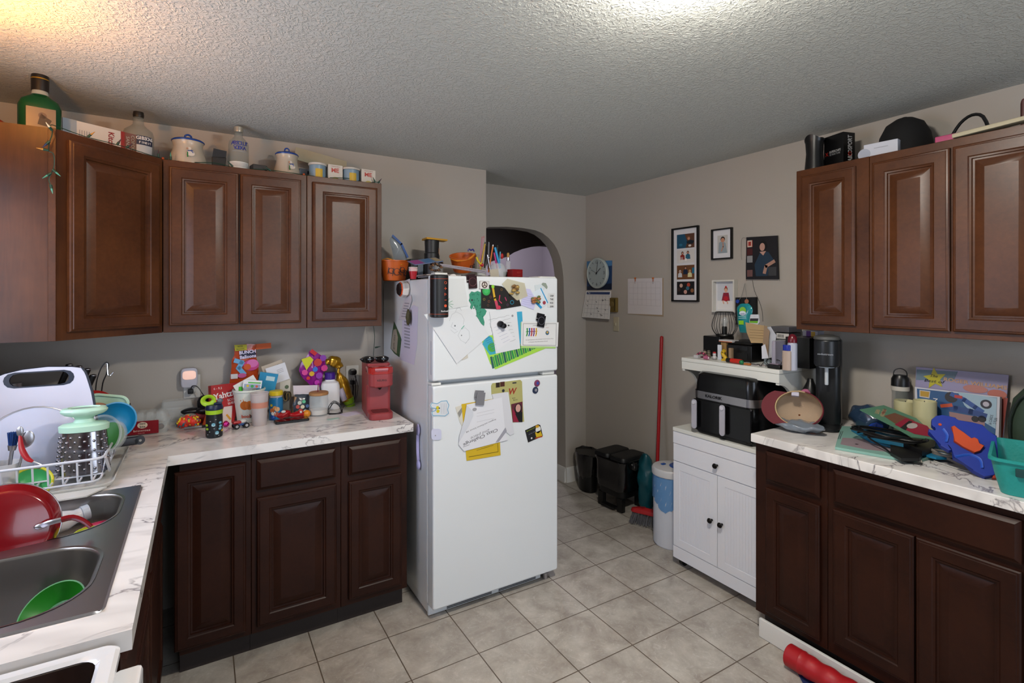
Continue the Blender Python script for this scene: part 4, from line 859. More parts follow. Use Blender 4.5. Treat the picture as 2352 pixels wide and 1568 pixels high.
for (x, y, c, c2, l) in ((1234, 880, '#7a3a5a', '#3a4a9a', 'round pink and blue photo badge, upper of the two badges'), (1230, 896, '#26304a', '#8a8a90', 'round dark blue badge, lower of the two badges')):
    q = pp(MF, x, y, .003); t = thing('badge', l, 'badge', mtx=MF @ Matrix.Translation((q[0], q[1], .0008)))
    B(P(c, .3)).lathe([(.018, 0), (.018, .0015), (.016, .004), (0, .0046)]).obj('button', t); B(P(c2, .3)).disc(.001, .001, .008, .0056, t=.0009).obj('print', t)
def d(b, f, z):
    b.disc(*f(1236, 986), .008, z, P('#d8d8d0'), sy=1.2).prism([f(1229, 993), f(1241, 988), f(1246, 1000), f(1232, 1005)], 0, z, P('#c8a820')).disc(*f(1234, 979), .006, z + .0003, P('#c89a20'), sy=.6).line([f(1230, 1006), f(1245, 1002)], .003, z, P('#a8381c'))
    b.text('Quit smoking today', *f(1219, 986), .003, z, P('#a8c020'), rot=R(16), wd=.026); b.text('call for help', *f(1222, 994), .0025, z, P('#8a8aa0'), rot=R(16), wd=.022); b.disc(*f(1221, 1006), .0025, z, PAPER)
sheet('black_magnet_card', 'black card magnet with a yellow-shirted figure', [(1206, 988), (1236, 974), (1241, 976), (1247, 1001), (1213, 1016)], .001, '#15151a', draw=d, cat='magnet', th=.0008)
# ---------------------------------------------------------------- left side of the fridge
MS = Matrix.Translation((FX0, 0, 0)) @ FB       # its x is -y
def side_sheet(name, label, pts, off=.001, col='#cfcad6', th=.0007, cat='paper', draw=None): return sheet(name, label, pts, off, col, th, cat, draw, M=MS)
side_sheet('fridge_list', 'long white typed list on the side of the fridge', [(925, 725), (950, 700), (960, 705), (958, 790), (951, 838), (919, 826)], .0012, '#cbc8dc', draw=lambda b, f, z: [b.line([f(929, 738 + k * 7.2), f(941, 741 + k * 7.2)], .004, z, P('#9392a4')) for k in range(9)], cat='list')
side_sheet('receipt', 'narrow white receipt hanging under the round white magnet', [(928, 690), (944, 676), (946, 690), (932, 735), (915, 734)], .0040, '#cac6cc', draw=lambda b, f, z: [b.line([f(922 + k * 1.5, 726 - k * 6), f(932 + k * 1.5, 727 - k * 6)], .003, z, P('#9a97a2')) for k in range(6)], cat='receipt')
side_sheet('receipt', 'white paper strip at the top of the fridge side, above the round magnet', [(928, 645), (941, 640), (942, 676), (930, 700)], .002, '#cfcbcf', cat='receipt')
side_sheet('postcard', 'green and cream postcard at the back of the fridge side', [(905, 738), (918, 768), (922, 780), (917, 820), (906, 812), (897, 800), (900, 768)], .0015, '#3f5a3a', draw=lambda b, f, z: [b.prism([f(904, 757), f(910, 755), f(914, 775), f(911, 812), f(898, 800), f(901, 770)], 0, z, P('#a59a88')), b.text('gift list', *f(906, 785), .012, z + .0003, P('#4a3a30'), rot=R(75))], cat='card')
q = pp(MS, 941, 728, .01)
tag(B(P('#4a4424', .6, bump=.5, bscale=90)).ball((0, 0, .013), .026, sc=(.7, 1.6, .45)).jit(.002, 2).obj('dried_flower_magnet', mtx=MS @ Matrix.Translation((q[0], q[1], .0045))), 'mottled green-brown dried bouquet magnet over the long list', 'magnet')
q = pp(MS, 929, 664, .02); t = thing('round_timer', 'white octagonal timer with a black face and orange ring on the fridge side', 'timer', mtx=MS @ Matrix.Translation((q[0] , q[1], .0045)))
B(P('#cfcbc8', .35)).lathe([(.036, 0), (.043, .009), (.043, .027), (.037, .036)], n=8).obj('body', t, ang=10); B(P('#c8481c', .35)).lathe([(.038, .0361), (.037, .042)], n=8).obj('ring', t, ang=10); B(BM).lathe([(.034, .0421), (.030, .050), (0, .051)], n=8).obj('face', t, ang=10)
q = pp(MS, 960, 1000, .01); t = thing('measuring_spoon', 'lilac plastic spoon hanging on the fridge side', 'spoon', mtx=MS @ Matrix.Translation((q[0], q[1], .002)))
LI = P('#b2aedc', .35)
B(LI).ball((0, .028, .008), .026, n=18, sc=(.75, 1.15, .28)).obj('handle', t); B(LI).tube([(0, .004, .008), (-.004, -.02, .008), (-.003, -.08, .008), (.006, -.12, .008)], .005, flat=1.6).obj('stem', t); B(LI).ball((.009, -.140, .009), .021, n=18, sc=(.85, 1.2, .4)).obj('bowl', t)
# ---------------------------------------------------------------- helpers for the clutter
VD = Vector((math.sin(YAW), math.cos(YAW), 0))
def base(px, py, r=0, z=ZK):
    p = upx(px, py, z); d = Vector((p.x, p.y, 0)).normalized(); return p + d * r
def face_to(p): return math.atan2(-p[0], p[1]) * 1.0          # turn that makes local -y look back at the camera
def upright(p, rz=0, lean=0): return Matrix.Translation(p) @ Matrix.Rotation(rz, 4, 'Z') @ Matrix.Rotation(R(90), 4, 'X') @ Matrix.Rotation(-lean, 4, 'X')
def crumple(b, amp, sc=30, seed=0):
    from mathutils import noise
    for v in b.bm.verts:
        n = noise.noise_vector(v.co * sc + Vector((seed, seed * 2, 0))); v.co += n * amp
    return b
def simple(name, label, cat, b, loc=None, rz=0, mtx=None, group=None, **k):
    o = b.obj(name, mtx=mtx, **k)
    if loc is not None: o.location = loc; o.rotation_euler = (0, 0, rz)
    return tag(o, label, cat, group)
def ray_outline(poly, c, n):
    out = []
    for k in range(n):
        a = 2 * math.pi * k / n; dx, dy = math.cos(a), math.sin(a); best = 0
        for (x0, y0), (x1, y1) in zip(poly, poly[1:] + poly[:1]):
            ex, ey = x1 - x0, y1 - y0; den = dx * ey - dy * ex
            if abs(den) < 1e-9: continue
            t = ((x0 - c[0]) * ey - (y0 - c[1]) * ex) / den; u = ((x0 - c[0]) * dy - (y0 - c[1]) * dx) / den
            if t > 0 and -1e-6 <= u <= 1 + 1e-6: best = max(best, t)
        out.append((c[0] + dx * best, c[1] + dy * best))
    return out
MINT = P('#a9cbb4', .4); NAVY = P('#1c2333', .4); REDP = P('#9c1420', .35); WPL = P('#d4d4d6', .4)
# ---------------------------------------------------------------- dish rack corner
t = thing('drain_tray', 'pale plastic draining tray under the white dish rack', 'tray')
b = B(mat('tray_plastic', '#cfcdc6', .3, alpha=.75)); z = ZK + .001
L = lambda i, zz: rrect(-.735 + i, 2.085 + i, -.245 - i, 2.585 - i, .035, 6, zz)
b.rings([L(.012, z), L(.004, z + .006), L(0, z + .018), L(.004, z + .018), L(.010, z + .005), L(.03, z + .004)]); b.obj('tray', t)
B(mat('tray_plastic', '#cfcdc6')).prism([(-.40, 2.02), (-.30, 2.02), (-.26, 2.086), (-.44, 2.086)], z + .006, z + .010).obj('spout', t)
t = thing('dish_rack', 'white coated wire dish rack full of dishes beside the sink', 'dish rack')
WC = P('#c9cbd2', .35); x0, x1, y0, y1, zb_, zt_ = -.72, -.272, 2.105, 2.53, ZK + .024, 1.012
B(WC).tube([(p[0], p[1], zt_) for p in rrect(x0, y0, x1, y1, .03, 3)], .0042, n=8, closed=True, smooth=1).obj('rim', t)
B(WC).rings([[(x1 + .002, y0 + .004, zt_), (x1 + .006, y0 + .004, zt_), (x1 + .006, y0 + .004 + .10, zb_), (x1 + .002, y0 + .10, zb_)], [(x1 + .002, y0 + .026, zt_), (x1 + .006, y0 + .026, zt_), (x1 + .006, y0 + .126, zb_), (x1 + .002, y0 + .126, zb_)]]).obj('side_bar', t)
B(WC).tube([(p[0], p[1], zb_) for p in rrect(x0 + .01, y0 + .012, x1 - .012, y1 - .012, .03, 3)], .0035, n=8, closed=True, smooth=1).obj('base_wire', t)
for k in range(12):
    x = x0 + .03 + (x1 - x0 - .06) * k / 11; B(WC).tube([(x, y0, zt_), (x, y0 + .010, zb_ + .01), (x, y0 + .02, zb_), (x, y1 - .02, zb_), (x, y1 - .01, zb_ + .01), (x, y1, zt_)], .003, n=6, smooth=1).obj('wire', t)
for k in range(5):
    y = y0 + .08 + .065 * k; B(WC).tube([(x0, y, zt_), (x0 + .01, y, zb_ + .004), (x1 - .012, y, zb_ + .004), (x1, y, zt_)], .003, n=6, smooth=1).obj('wire', t)
# cutting board with a slot handle
M = frame(FA, (-.45, 2.47, ZK + .03), 0, R(4))
out = PP(M, [(-110, 935), (-60, 888), (0, 860), (50, 848), (110, 841), (188, 841), (200, 856), (214, 900), (224, 955), (229, 1010), (229, 1048)], .014)
out = [(x, max(y, .001)) for x, y in out] + [(out[0][0], .001)]
c = pp(M, 91, 870, .014); rw, rh = pxw((-.5, 2.47), 52), pxw((-.5, 2.47), 15)
hole = [(c[0] + math.cos(2*math.pi*k/48) * rw * .0 + math.copysign(max(0, rw - rh), math.cos(2*math.pi*k/48)) + rh * math.cos(2*math.pi*k/48), c[1] + rh * math.sin(2*math.pi*k/48)) for k in range(48)]
N = 48; hr = ray_outline(hole, c, N); orr = ray_outline(out, c, N)
sh = lambda r, s: [(c[0] + (x - c[0]) * s, c[1] + (y - c[1]) * s) for x, y in r]
t = thing('cutting_board', 'white cutting board with dark rim and slot handle, standing in the rack corner', 'cutting board', mtx=M)
B(P('#d0d0de', .45)).rings([[(x, y, .003) for x, y in sh(orr, .955)], [(x, y, .0135) for x, y in sh(orr, .955)], [(x, y, .0135) for x, y in sh(hr, 1.18)], [(x, y, .003) for x, y in sh(hr, 1.18)], [(x, y, .003) for x, y in sh(orr, .955)]], cap0=False, cap1=False).obj('board', t, ang=30)
B(NAVY).rings([[(x, y, zz) for x, y in r] for r, zz in ((sh(orr, .955), .001), (orr, .002), (orr, .0125), (sh(orr, .958), .0142), (sh(orr, .955), .001))], cap0=False, cap1=False).obj('rim', t, ang=30)
B(NAVY).rings([[(x, y, zz) for x, y in r] for r, zz in ((hr, .001), (sh(hr, 1.19), .001), (sh(hr, 1.19), .0142), (hr, .0142), (hr, .001))], cap0=False, cap1=False).obj('handle_rim', t, ang=30)
# glass lid leaning before the board
def disc_thing(name, label, cat, px, py, y, rpx, tilt, yaw, prof, m, mats=None):
    p = at(px, py, 'y', y); r = pxw(p, rpx)
    M = Matrix.Translation(p) @ Matrix.Rotation(yaw, 4, 'Z') @ Matrix.Rotation(R(90) - tilt, 4, 'X')
    t = thing(name, label, cat, mtx=M)
    B(m).lathe([(a * r, b_ * r) for a, b_ in prof], n=48, cap=False).obj('shell', t)
    return t, r
t, r = disc_thing('glass_pot_lid', 'large clear dome lid standing upright in the dish rack', 'lid', 78, 1024, 2.32, 88, R(12), R(14), [(.0, .13), (.35, .12), (.7, .06), (.93, 0), (1.0, -.01), (1.0, -.03), (.93, -.02), (.7, .04), (.35, .10), (.0, .11)], mat('lid_glass', '#dfe2f0', .08, trans=.55, ior=1.2))
B(STEEL).tube([(r * math.cos(a * math.pi / 16), r * math.sin(a * math.pi / 16), -.003) for a in range(32)], .003, n=6, smooth=1, closed=True).obj('rim', t)
# grater
p = Vector((-.337, 2.225, .948)); t = thing('box_grater', 'oval steel grater with a mint green handle, standing in the rack', 'grater', p, R(-6))
GS = mat('grater_steel', '#9a989c', .18, metal=1)
prof = [(.071, 0), (.070, .006), (.060, .135)]
B(GS).lathe(prof, sy=.66, n=40, p=2.4, cap=False).obj('grating_body', t)
b = B(GS); h_ = B(P('#141216', .5))
rn = random.Random(7)
for i in range(8):
    for j in range(8):
        a = R(-168 + 22 * j + (11 if i % 2 else 0)); z = .016 + i * .0150; q = .071 - .0105 * z / .135 + .0006
        if a > R(-10): continue
        x_, y_ = math.cos(a), math.sin(a); k = (abs(x_) ** 2.4 + abs(y_) ** 2.4) ** (-1 / 2.4); pt = Vector((q * x_ * k, q * y_ * k * .66, z)); n_ = Vector((x_, y_ * 1.6, 0)).normalized()
        b.ball(pt, .0046, n=8, k=5, sc=(1, 1, .9)); h_.ball(pt + n_ * .0026 + Vector((0, 0, -.0018)), .0028, n=6, k=4)
b.obj('teeth', t); h_.obj('tooth_openings', t)
B(MINT).lathe([(.060, .1355), (.067, .137), (.068, .155), (.060, .160), (.030, .165), (.024, .175), (.030, .183), (.052, .190), (.062, .198), (.064, .204), (.058, .212), (.044, .214), (.040, .209)], sy=.62, n=40, p=2.2, cap=True).obj('handle', t)
B(P('#2f2119', .2)).lathe([(.040, .2095), (.0, .2098)], sy=.62, n=40, p=2.2, cap=False).obj('handle_inlay', t, ang=30)
# bowls and plates standing at the rack's far end
bowl = [(.0, -.42), (.55, -.40), (.80, -.22), (.93, 0), (1.0, 0), (1.0, -.02), (.96, -.03), (.84, -.25), (.58, -.44), (.0, -.46)]
disc_thing('blue_bowl', 'bright blue plastic bowl standing on its rim behind the grater', 'bowl', 263, 966, 2.50, 43, R(20), R(-8), bowl, P('#14739a', .28))
plate = [(.0, -.10), (.62, -.09), (.70, -.03), (1.0, 0), (1.0, -.02), (.70, -.06), (.62, -.12), (.0, -.13)]
t = thing('divided_tray', 'mint plastic divided dish standing behind the blue bowl', 'dish', mtx=frame(FA, at(253, 930, 'y', 2.60), R(-12), R(8)))
b = B(MINT); L = lambda i, zz: [(p[0], p[1], zz) for p in rrect(-.08 + i, -.075 + i, .062 - i, .042 - i, max(.008, .035 - i * .8), 6)]
b.rings([L(.004, -.004), L(0, .002), L(.004, .004), L(.009, .004), L(.012, -.008), L(.014, -.010)]); b.obj('shell', t)
B(P('#98c3ae', .35)).rings([[(p[0], p[1], zz) for p in rrect(-.008 + i, -.03 + i, .046 - i, .028 - i, .014, 5)] for i, zz in ((0, -.0099), (.003, -.005), (.006, -.0095))], cap0=False).obj('compartment', t)
disc_thing('red_plate', 'red plastic plate standing at the back of the rack, only its rim showing', 'plate', 212, 945, 2.64, 48, R(8), R(-4), plate, P('#a81f18', .35))
disc_thing('peach_plate', 'peach coloured plate behind the blue bowl', 'plate', 222, 955, 2.56, 30, R(10), R(-4), plate, P('#c98a6c', .4))
t = thing('clear_container', 'clear rounded food container with a green base right of the grater', 'container', mtx=Matrix.Translation(at(232, 1000, 'y', 2.27)) @ Matrix.Rotation(R(-30), 4, 'Z') @ Matrix.Rotation(R(75), 4, 'X'))
B(CLEAR).lathe([(.0, -.06), (.045, -.058), (.055, -.05), (.066, 0), (.071, .001), (.071, .004), (.063, .003), (.052, -.046), (.0, -.054)], n=36, cap=False).obj('shell', t)
B(P('#3f8a3c', .4)).lathe([(.0, -.0535), (.044, -.052), (.046, -.045), (0, -.044)], n=30, cap=False).obj('base_insert', t)
t = thing('frying_pan', 'black frying pan whose handle sticks out beyond the rack', 'frying pan', mtx=Matrix.Translation(at(258, 1018, 'y', 2.38)) @ Matrix.Rotation(R(8), 4, 'Z'))
BP = P('#17151a', .35); b = B(BP).box((-.02, -.009, -.017), (.082, .009, .014), bev=.006).cyl((.082, -.009, -.0015), (.082, .009, -.0015), .0158, n=24); b.obj('handle', t)
B(P('#8d8983', .4)).cyl((.083, -.0105, -.0015), (.083, -.0085, -.0015), .0045, n=12).obj('hang_hole', t)
b = B(BP); b.M = Matrix.Translation((-.10, .02, 0)) @ Matrix.Rotation(R(80), 4, 'X'); b.lathe([(0, -.03), (.065, -.03), (.08, 0), (.082, 0), (.068, -.033), (0, -.033)], n=36, cap=False); b.obj('pan', t)
t, r = disc_thing('green_bowl', 'small green bowl with a yellow rim lying in the front of the rack', 'bowl', 70, 1110, 2.165, 38, R(38), R(10), bowl, P('#3fa860', .35))
B(P('#c9c52a', .35)).tube([(r * math.cos(a * math.pi / 16), r * math.sin(a * math.pi / 16), 0) for a in range(32)], .0042, n=8, smooth=1, closed=True).obj('rim', t)
# cutlery cup at the left edge
p = at(18, 1085, 'y', 2.17); p = Vector((p.x - .01, p.y, .945)); t = thing('cutlery_cup', 'clear cutlery cup at the left edge of the rack', 'cup', p)
B(FROST).lathe([(.03, 0), (.038, .075), (.036, .075), (.028, .004)], p=3, n=28).obj('cup', t)
def utensil(label, x, y, tilt, rz, mats, kind, name='utensil', dz=0):
    M = Matrix.Translation(p + Vector((x, y, .012 + dz))) @ Matrix.Rotation(rz, 4, 'Z') @ Matrix.Rotation(tilt, 4, 'Y')
    t = thing(name, label, name.replace('_', ' '), mtx=M)
    if kind == 'brush':
        B(mats[0]).tube([(0, 0, 0), (0, 0, .08)], .005).obj('handle', t); b = B(mats[1])
        for i in range(40): a = i * 2.4; q = .016 * math.sqrt(i / 40); b.cyl((q * math.cos(a) * .5, q * math.sin(a) * .4, .08), (q * math.cos(a), q * math.sin(a), .125), .0012, n=5)
        b.obj('bristles', t); B(STEEL).cyl((0, 0, .07), (0, 0, .086), .009, .012).obj('ferrule', t)
    else:
        B(mats[0]).tube([(0, 0, 0), (.003, 0, .06), (0, 0, .12)], .004, flat=.4).obj('handle', t)
        B(mats[1]).ball((0, 0, .145), .019, sc=(1, .25, 1.4)).obj('head', t)
utensil('blue silicone basting brush standing in the cutlery cup', .012, 0, R(6), 0, (STEEL, P('#17386e', .5)), 'brush', 'basting_brush', .03)
utensil('steel spoon standing in the cutlery cup beside the blue brush', .02, -.01, R(14), 0, (STEEL, STEEL), 'spoon', 'spoon', -.01)
utensil('steel spoon leaning left in the cutlery cup', -.016, 0, R(-14), 0, (STEEL, STEEL), 'spoon', 'spoon', -.03)
utensil('olive green spoon at the far left of the cutlery cup', -.02, -.012, R(-6), 0, (P('#5a6a3a'), P('#5a6a3a')), 'spoon', 'spoon', -.06)
M = MA_; pts = [at(46, 1000, 'y', 2.15), at(50, 1030, 'y', 2.14), at(62, 1052, 'y', 2.13), at(76, 1060, 'y', 2.125)]
t = thing('peeler', 'peeler with a red handle hanging over the rack edge', 'peeler'); B(REDP).tube(pts, lambda u: .004 + .005 * math.sin(math.pi * u), flat=.7).obj('handle', t)
e = pts[-1]; B(STEEL).tube([e, e + Vector((.012, 0, -.008)), e + Vector((.02, 0, -.016)), e + Vector((.012, 0, -.022)), e + Vector((.002, 0, -.010))], .0028, n=6).obj('hanging_loop', t); B(STEEL).ball(pts[0] + Vector((0, 0, .012)), .011, sc=(.8, .3, 1.5)).obj('blade', t)
# knife block behind the board
p = Vector((-.44, 2.84, ZK)); t = thing('knife_block', 'dark knife block with black handles behind the cutting board', 'knife block', p, R(14))
B(P('#1a1210', .5)).prism([(-.06, -.09), (.06, -.09), (.06, .07), (-.06, .07)], 0, .20, bev=.004).obj('block', t)
for k, (px, py) in enumerate(((182, 842), (201, 848), (214, 862), (160, 838))):
    q = at(px, py, 'y', 2.80); loc = Matrix.Translation(p) @ Matrix.Rotation(R(14), 4, 'Z'); e = loc.inverted() @ q; s_ = e + Vector((-.035, .01, -.10))
    h = B(BK).cyl(s_, e, .0105, .0125).obj('knife_handle', t); B(STEEL).ball(e, .0122, sc=(1, 1, .5)).obj('end_cap', h)
p = Vector((-.672, 2.90, ZK)); t = thing('glass_jar', 'tall dark glass jar in the unlit corner behind the board', 'jar', p); B(mat('smoky_glass')).lathe([(.035, 0), (.038, .01), (.038, .20), (.028, .225), (.028, .24), (.025, .24), (.02, .01)], n=28).obj('glass', t); B(STEEL).lathe([(.030, .241), (.030, .258), (0, .260)], n=28).obj('lid', t)
t = thing('kitchen_tongs', 'black wire tongs and hooked steel whisk standing behind the red plate', 'tongs'); y = 2.78
q = lambda a, b_: at(a, b_, 'y', y)
B(BK).tube([q(219, 925), q(221, 880), q(232, 845), q(243, 832), q(249, 838), q(244, 860), q(236, 880), q(230, 925)], .0024, n=6, smooth=4).obj('wire_arm', t)
B(CHROME).tube([q(241, 842), q(246, 833), q(247, 850), q(248, 860), q(254, 862), q(261, 854)], .0026, n=6, smooth=4).obj('hook', t)
t = thing('utensil_crock', 'short grey crock at the back wall holding the wire tongs', 'crock', (-.33, 2.90, ZK)); B(P('#55524e', .5)).lathe([(.05, 0), (.055, .01), (.055, .13), (.050, .13), (.048, .01), (0, .008)]).obj('crock', t)
# ---------------------------------------------------------------- in the sink
REDE = mat('red_enamel', '#740b14', .16, coat=.25)
M = Matrix.Translation(at(8, 1218, 'y', 1.74)) @ Matrix.Rotation(R(8), 4, 'Z') @ Matrix.Rotation(R(80), 4, 'X')
p0 = at(8, 1218, 'y', 1.74); r = pxw(p0, 100)
t = thing('red_frying_pan', 'red enamel pan standing on edge between the sink bowls', 'frying pan', mtx=M)
B(REDE).lathe([(0, .032), (r * .80, .030), (r * .9, .022), (r, -.012), (r * 1.0, -.016), (r * .88, .016), (r * .78, .024), (0, .026)], n=56, cap=False).obj('pan', t)
B(STEEL).tube([(r * math.cos(a * math.pi / 24), r * math.sin(a * math.pi / 24), -.016) for a in range(48)], .0022, n=6, smooth=1, closed=True).obj('rim', t)
B(STEEL).tube([(r * .66, -.004, .033), (r * .8, .002, .045), (r * 1.06, .004, .046)], .0045, flat=1.6).ball((r * .66, -.003, .033), .010, sc=(1.4, .8, .6)).obj('handle_bracket', t)
B(REDE).tube([(r * 1.02, .004, .046), (r * 1.22, .004, .048), (r * 1.42, -.010, .052), (r * 1.56, -.028, .056)], lambda u: .0085 - .002 * u, flat=.8).obj('handle', t)
zb2 = zr - .168
WZ = .846
o = B(mat('dishwater', '#4a4038', .12)).rings([rrect(-.594, 1.732, -.213, 2.028, [.12, .08, .045, .045], 7, z) for z in (WZ - .004, WZ)]).obj('dishwater', ang=0); tag(o, 'murky brown dishwater standing in the far sink bowl', 'water'); o['kind'] = 'stuff'
M = Matrix.Translation(at(128, 1203, 'z', WZ + .024)) @ Matrix.Rotation(R(24), 4, 'Z') @ Matrix.Rotation(R(83), 4, 'Y') 
t = thing('plastic_bottle', 'clear plastic bottle with orange leftovers lying in the far sink bowl', 'bottle', mtx=M)
B(FROST).lathe([(.024, -.07), (.029, -.062), (.029, .02), (.020, .045), (.020, .06)], n=28).obj('bottle', t); B(P('#b0634a', .6)).lathe([(.0, -.066), (.024, -.062), (.024, -.02), (0, -.018)], n=24, cap=False).obj('contents', t); B(P('#9fa6ae', .4)).lathe([(.023, .0605), (.023, .078), (0, .079)]).obj('cap', t)
def lidthing(label, px, py, r, col, z=WZ):
    x, y, _ = at(px, py, 'z', z); t = thing('plastic_lid', label, 'lid', (x, y, z + .002)); B(P(col, .4)).lathe([(r * .9, 0), (r, .001), (r, .008), (r * .93, .009), (r * .9, .005), (0, .005)], n=32).obj('lid', t); return t
lidthing('pink plastic lid floating in the far sink bowl', 230, 1216, .045, '#a3244a')
q = lidthing('yellow-green plastic lid leaning in the far sink bowl, nearest the divider', 205, 1234, .040, '#a8b02c', WZ + .004); q.rotation_euler = (R(14), 0, R(20))
p = at(118, 1400, 'z', zb2 + .075); t = thing('green_plastic_bowl', 'bright green plastic bowl tipped up in the near sink bowl', 'bowl', mtx=Matrix.Translation(p) @ Matrix.Rotation(R(-30), 4, 'Z') @ Matrix.Rotation(R(38), 4, 'X'))
B(P('#187416', .4)).lathe([(0, -.036), (.035, -.034), (.052, -.018), (.062, 0), (.065, 0), (.065, -.003), (.054, -.022), (.037, -.038), (0, -.040)], n=40, cap=False).obj('bowl', t)
# ---------------------------------------------------------------- clutter on the fridge-wall worktop
def RZ(a): return Matrix.Rotation(a, 4, 'Z')
# clear clamshell of brownies
p = base(336, 998, 0); t = thing('brownie_box', 'clear plastic clamshell with a dark red brownie label on the worktop', 'food box', p + Vector((0, .055, 0)), R(-6))
b = B(CLEAR); b.rings([[(x, y, z) for x, y, _ in rrect(-.085 + i, -.05 + i, .085 - i, .05 - i, .012, 4)] for i, z in ((.004, .001), (0, .045), (-.004, .046), (-.004, .050), (.004, .052), (.010, .088), (.016, .092))], cap1=True); b.obj('tub', t)
for k in range(4): B(CLEAR).box((-.072 + k * .037, -.042, .054), (-.042 + k * .037, .03, .098), bev=.006).obj('lid_rib', t)
b = B(P('#7d0d1c', .35)).box((-.075, -.0565, .004), (.052, -.0545, .062)); b.M = Matrix.Translation((0, -.0570, 0)) @ FA
b.disc(-.008, .044, .019, 0, P('#d8c8b0'), sy=.75).text('two\nbite', -.008, .044, .009, .0004, INK, bold=.02).text('brownies', -.010, .021, .009, .0001, P('#cdb8b0'), wd=.062, bold=.01).text('SUGAR WISE', -.012, .009, .003, .0001, P('#cdb8b0')); b.obj('label', t, ang=0)
b = B(P('#4a2a1c', .8)); rn = random.Random(2)
for k in range(7): b.ball((-.05 + .017 * k, -.01 + .012 * (k % 2), .022), .014, n=10, k=6)
b.obj('brownie', t); t.children[-1]['kind'] = 'stuff'
p = base(405, 978, 0); t = thing('clear_clamshell', 'empty clear plastic clamshell tub behind the brownie box', 'food box', p + Vector((.0, .055, 0)), R(4))
b = B(CLEAR); b.rings([[(x, y, z) for x, y, _ in rrect(-.07 + i, -.045 + i, .07 - i, .045 - i, .012, 4)] for i, z in ((.008, .001), (0, .07), (-.004, .071), (-.004, .075), (.004, .077), (.012, .115))]); b.obj('tub', t)
# toys
p = base(432, 984, .03); t = thing('spiky_ball', 'knobbly rubber toy in red, yellow and blue-green', 'toy', p)
rn = random.Random(4); b = B(P('#d83a2a', .45)); b.ball((-.022, 0, .024), .024).ball((.024, 0, .024), .024).ball((0, .004, .030), .026)
cs = [P('#d83a2a', .45), P('#d8c01f', .45), P('#d8402f', .45), P('#e0c828', .45), P('#256a7a', .45)]
for k in range(110):
    c0 = random.Random(k).choice([(-.022, 0, .024), (.024, 0, .024), (0, .004, .03)]); a = rn.uniform(0, 6.28); e = rn.uniform(-.9, 1.4); d_ = Vector((math.cos(a) * math.cos(e), math.sin(a) * math.cos(e), math.sin(e))); q = Vector(c0) + d_ * .024
    if q.z > .004: b.ball(q, .0052, cs[k % 5], n=6, k=4)
b.obj('body', t)
p = base(470, 975, .05); t = thing('mouse_ears_toy', 'black round-eared hat toy with red cloth heaped behind the green bottle', 'toy', p)
B(P('#0e0d10', .35)).ball((-.055, 0, .062), .034, sc=(1.3, .8, .5)).obj('ear', t); B(P('#0e0d10', .35)).ball((-.004, .0, .095), .036, sc=(.8, .6, 1.1)).obj('ear', t)
B(P('#0e0d10', .35)).ball((-.002, -.01, .062), .034, sc=(1.1, .9, .6)).obj('brim', t)
crumple(B(P('#7c1218', .6)).ball((-.012, .0, .032), .040, n=24, k=16, sc=(1.2, .8, .95)), .012, 22).obj('red_cloth', t)
B(P('#a8a39a', .4, alpha=.6)).ball((-.062, -.02, .034), .030, sc=(1.1, .8, .8)).obj('bubble', t)
p = base(484, 981, .03); tag(B(P('#b0461c', .4)).lathe([(.034, 0), (.036, .006), (.012, .085), (.0, .088)], n=20, sy=.7).obj('pumpkin_cone', loc=p), 'orange ribbed plastic pumpkin toy leaning behind the kids bottle', 'toy')
q = base(452, 984, 0); t = thing('marker_pen', 'grey marker pen lying in front of the spiky toy', 'pen', q + Vector((.0, 0, .007))); B(P('#8a8a8c', .4)).cyl((-.05, 0, 0), (.02, .002, 0), .0055).obj('barrel', t); B(BK).cyl((.02, .002, 0), (.045, .003, 0), .0062).obj('cap', t)
# kids bottle
p = base(492, 1007, .033); t = thing('kids_bottle', 'black kids water bottle with sea animals, navy lid and lime band', 'bottle', p, face_to(p))
KB = P('#121418', .35); LIME = P('#93b81c', .4); NV = P('#141d38', .35)
B(KB).lathe([(.028, 0), (.0325, .004), (.0335, .01), (.033, .085), (.032, .098), (.0325, .103)], n=36).obj('body', t)
B(LIME).lathe([(.0335, .1035), (.0338, .121)], n=36).obj('band', t); B(NV).lathe([(.034, .1215), (.035, .130), (.031, .142), (.0, .146)], n=36).obj('lid', t)
B(NV).box((-.002, -.014, .142), (.030, .010, .152), bev=.004).obj('flip_latch', t); B(P('#5a5c66', .3)).ball((.022, -.004, .158), .012, sc=(1, .8, .9)).obj('spout_cover', t)
B(LIME).tube([(-.022 + .021 * math.cos(a * .52), -.002, .163 + .017 * math.sin(a * .52)) for a in range(12)], .0042, n=8, smooth=2, closed=True, flat=2.6).obj('carry_loop', t)
b = B()
def onb(a, z, r, col, sy=1):
    a = R(a); b.M = Matrix.Translation((.0336 * math.sin(a), -.0336 * math.cos(a), z)) @ Matrix.Rotation(a, 4, 'Z') @ FA; b.disc(0, 0, r, .0008, P(col, .4), sy=sy, n=10)
for a, z, col in ((-55, .058, '#8ab02a'), (-50, .042, '#8ab02a'), (-5, .062, '#6aa8bc'), (-5, .058, '#a8d0dc'), (42, .066, '#6aa8bc'), (44, .052, '#6aa8bc'), (40, .040, '#6aa8bc'), (18, .026, '#6aa8bc'), (18, .022, '#a8d0dc'), (62, .03, '#c9a02a')): onb(a, z, .0075, col, .7)
for a, z in ((-25, .075), (10, .082), (-30, .03), (0, .043), (30, .012), (-45, .018)): onb(a, z, .003, '#8a8c90', .6)
b.M = Matrix(); b.obj('animal_print', t, ang=0)
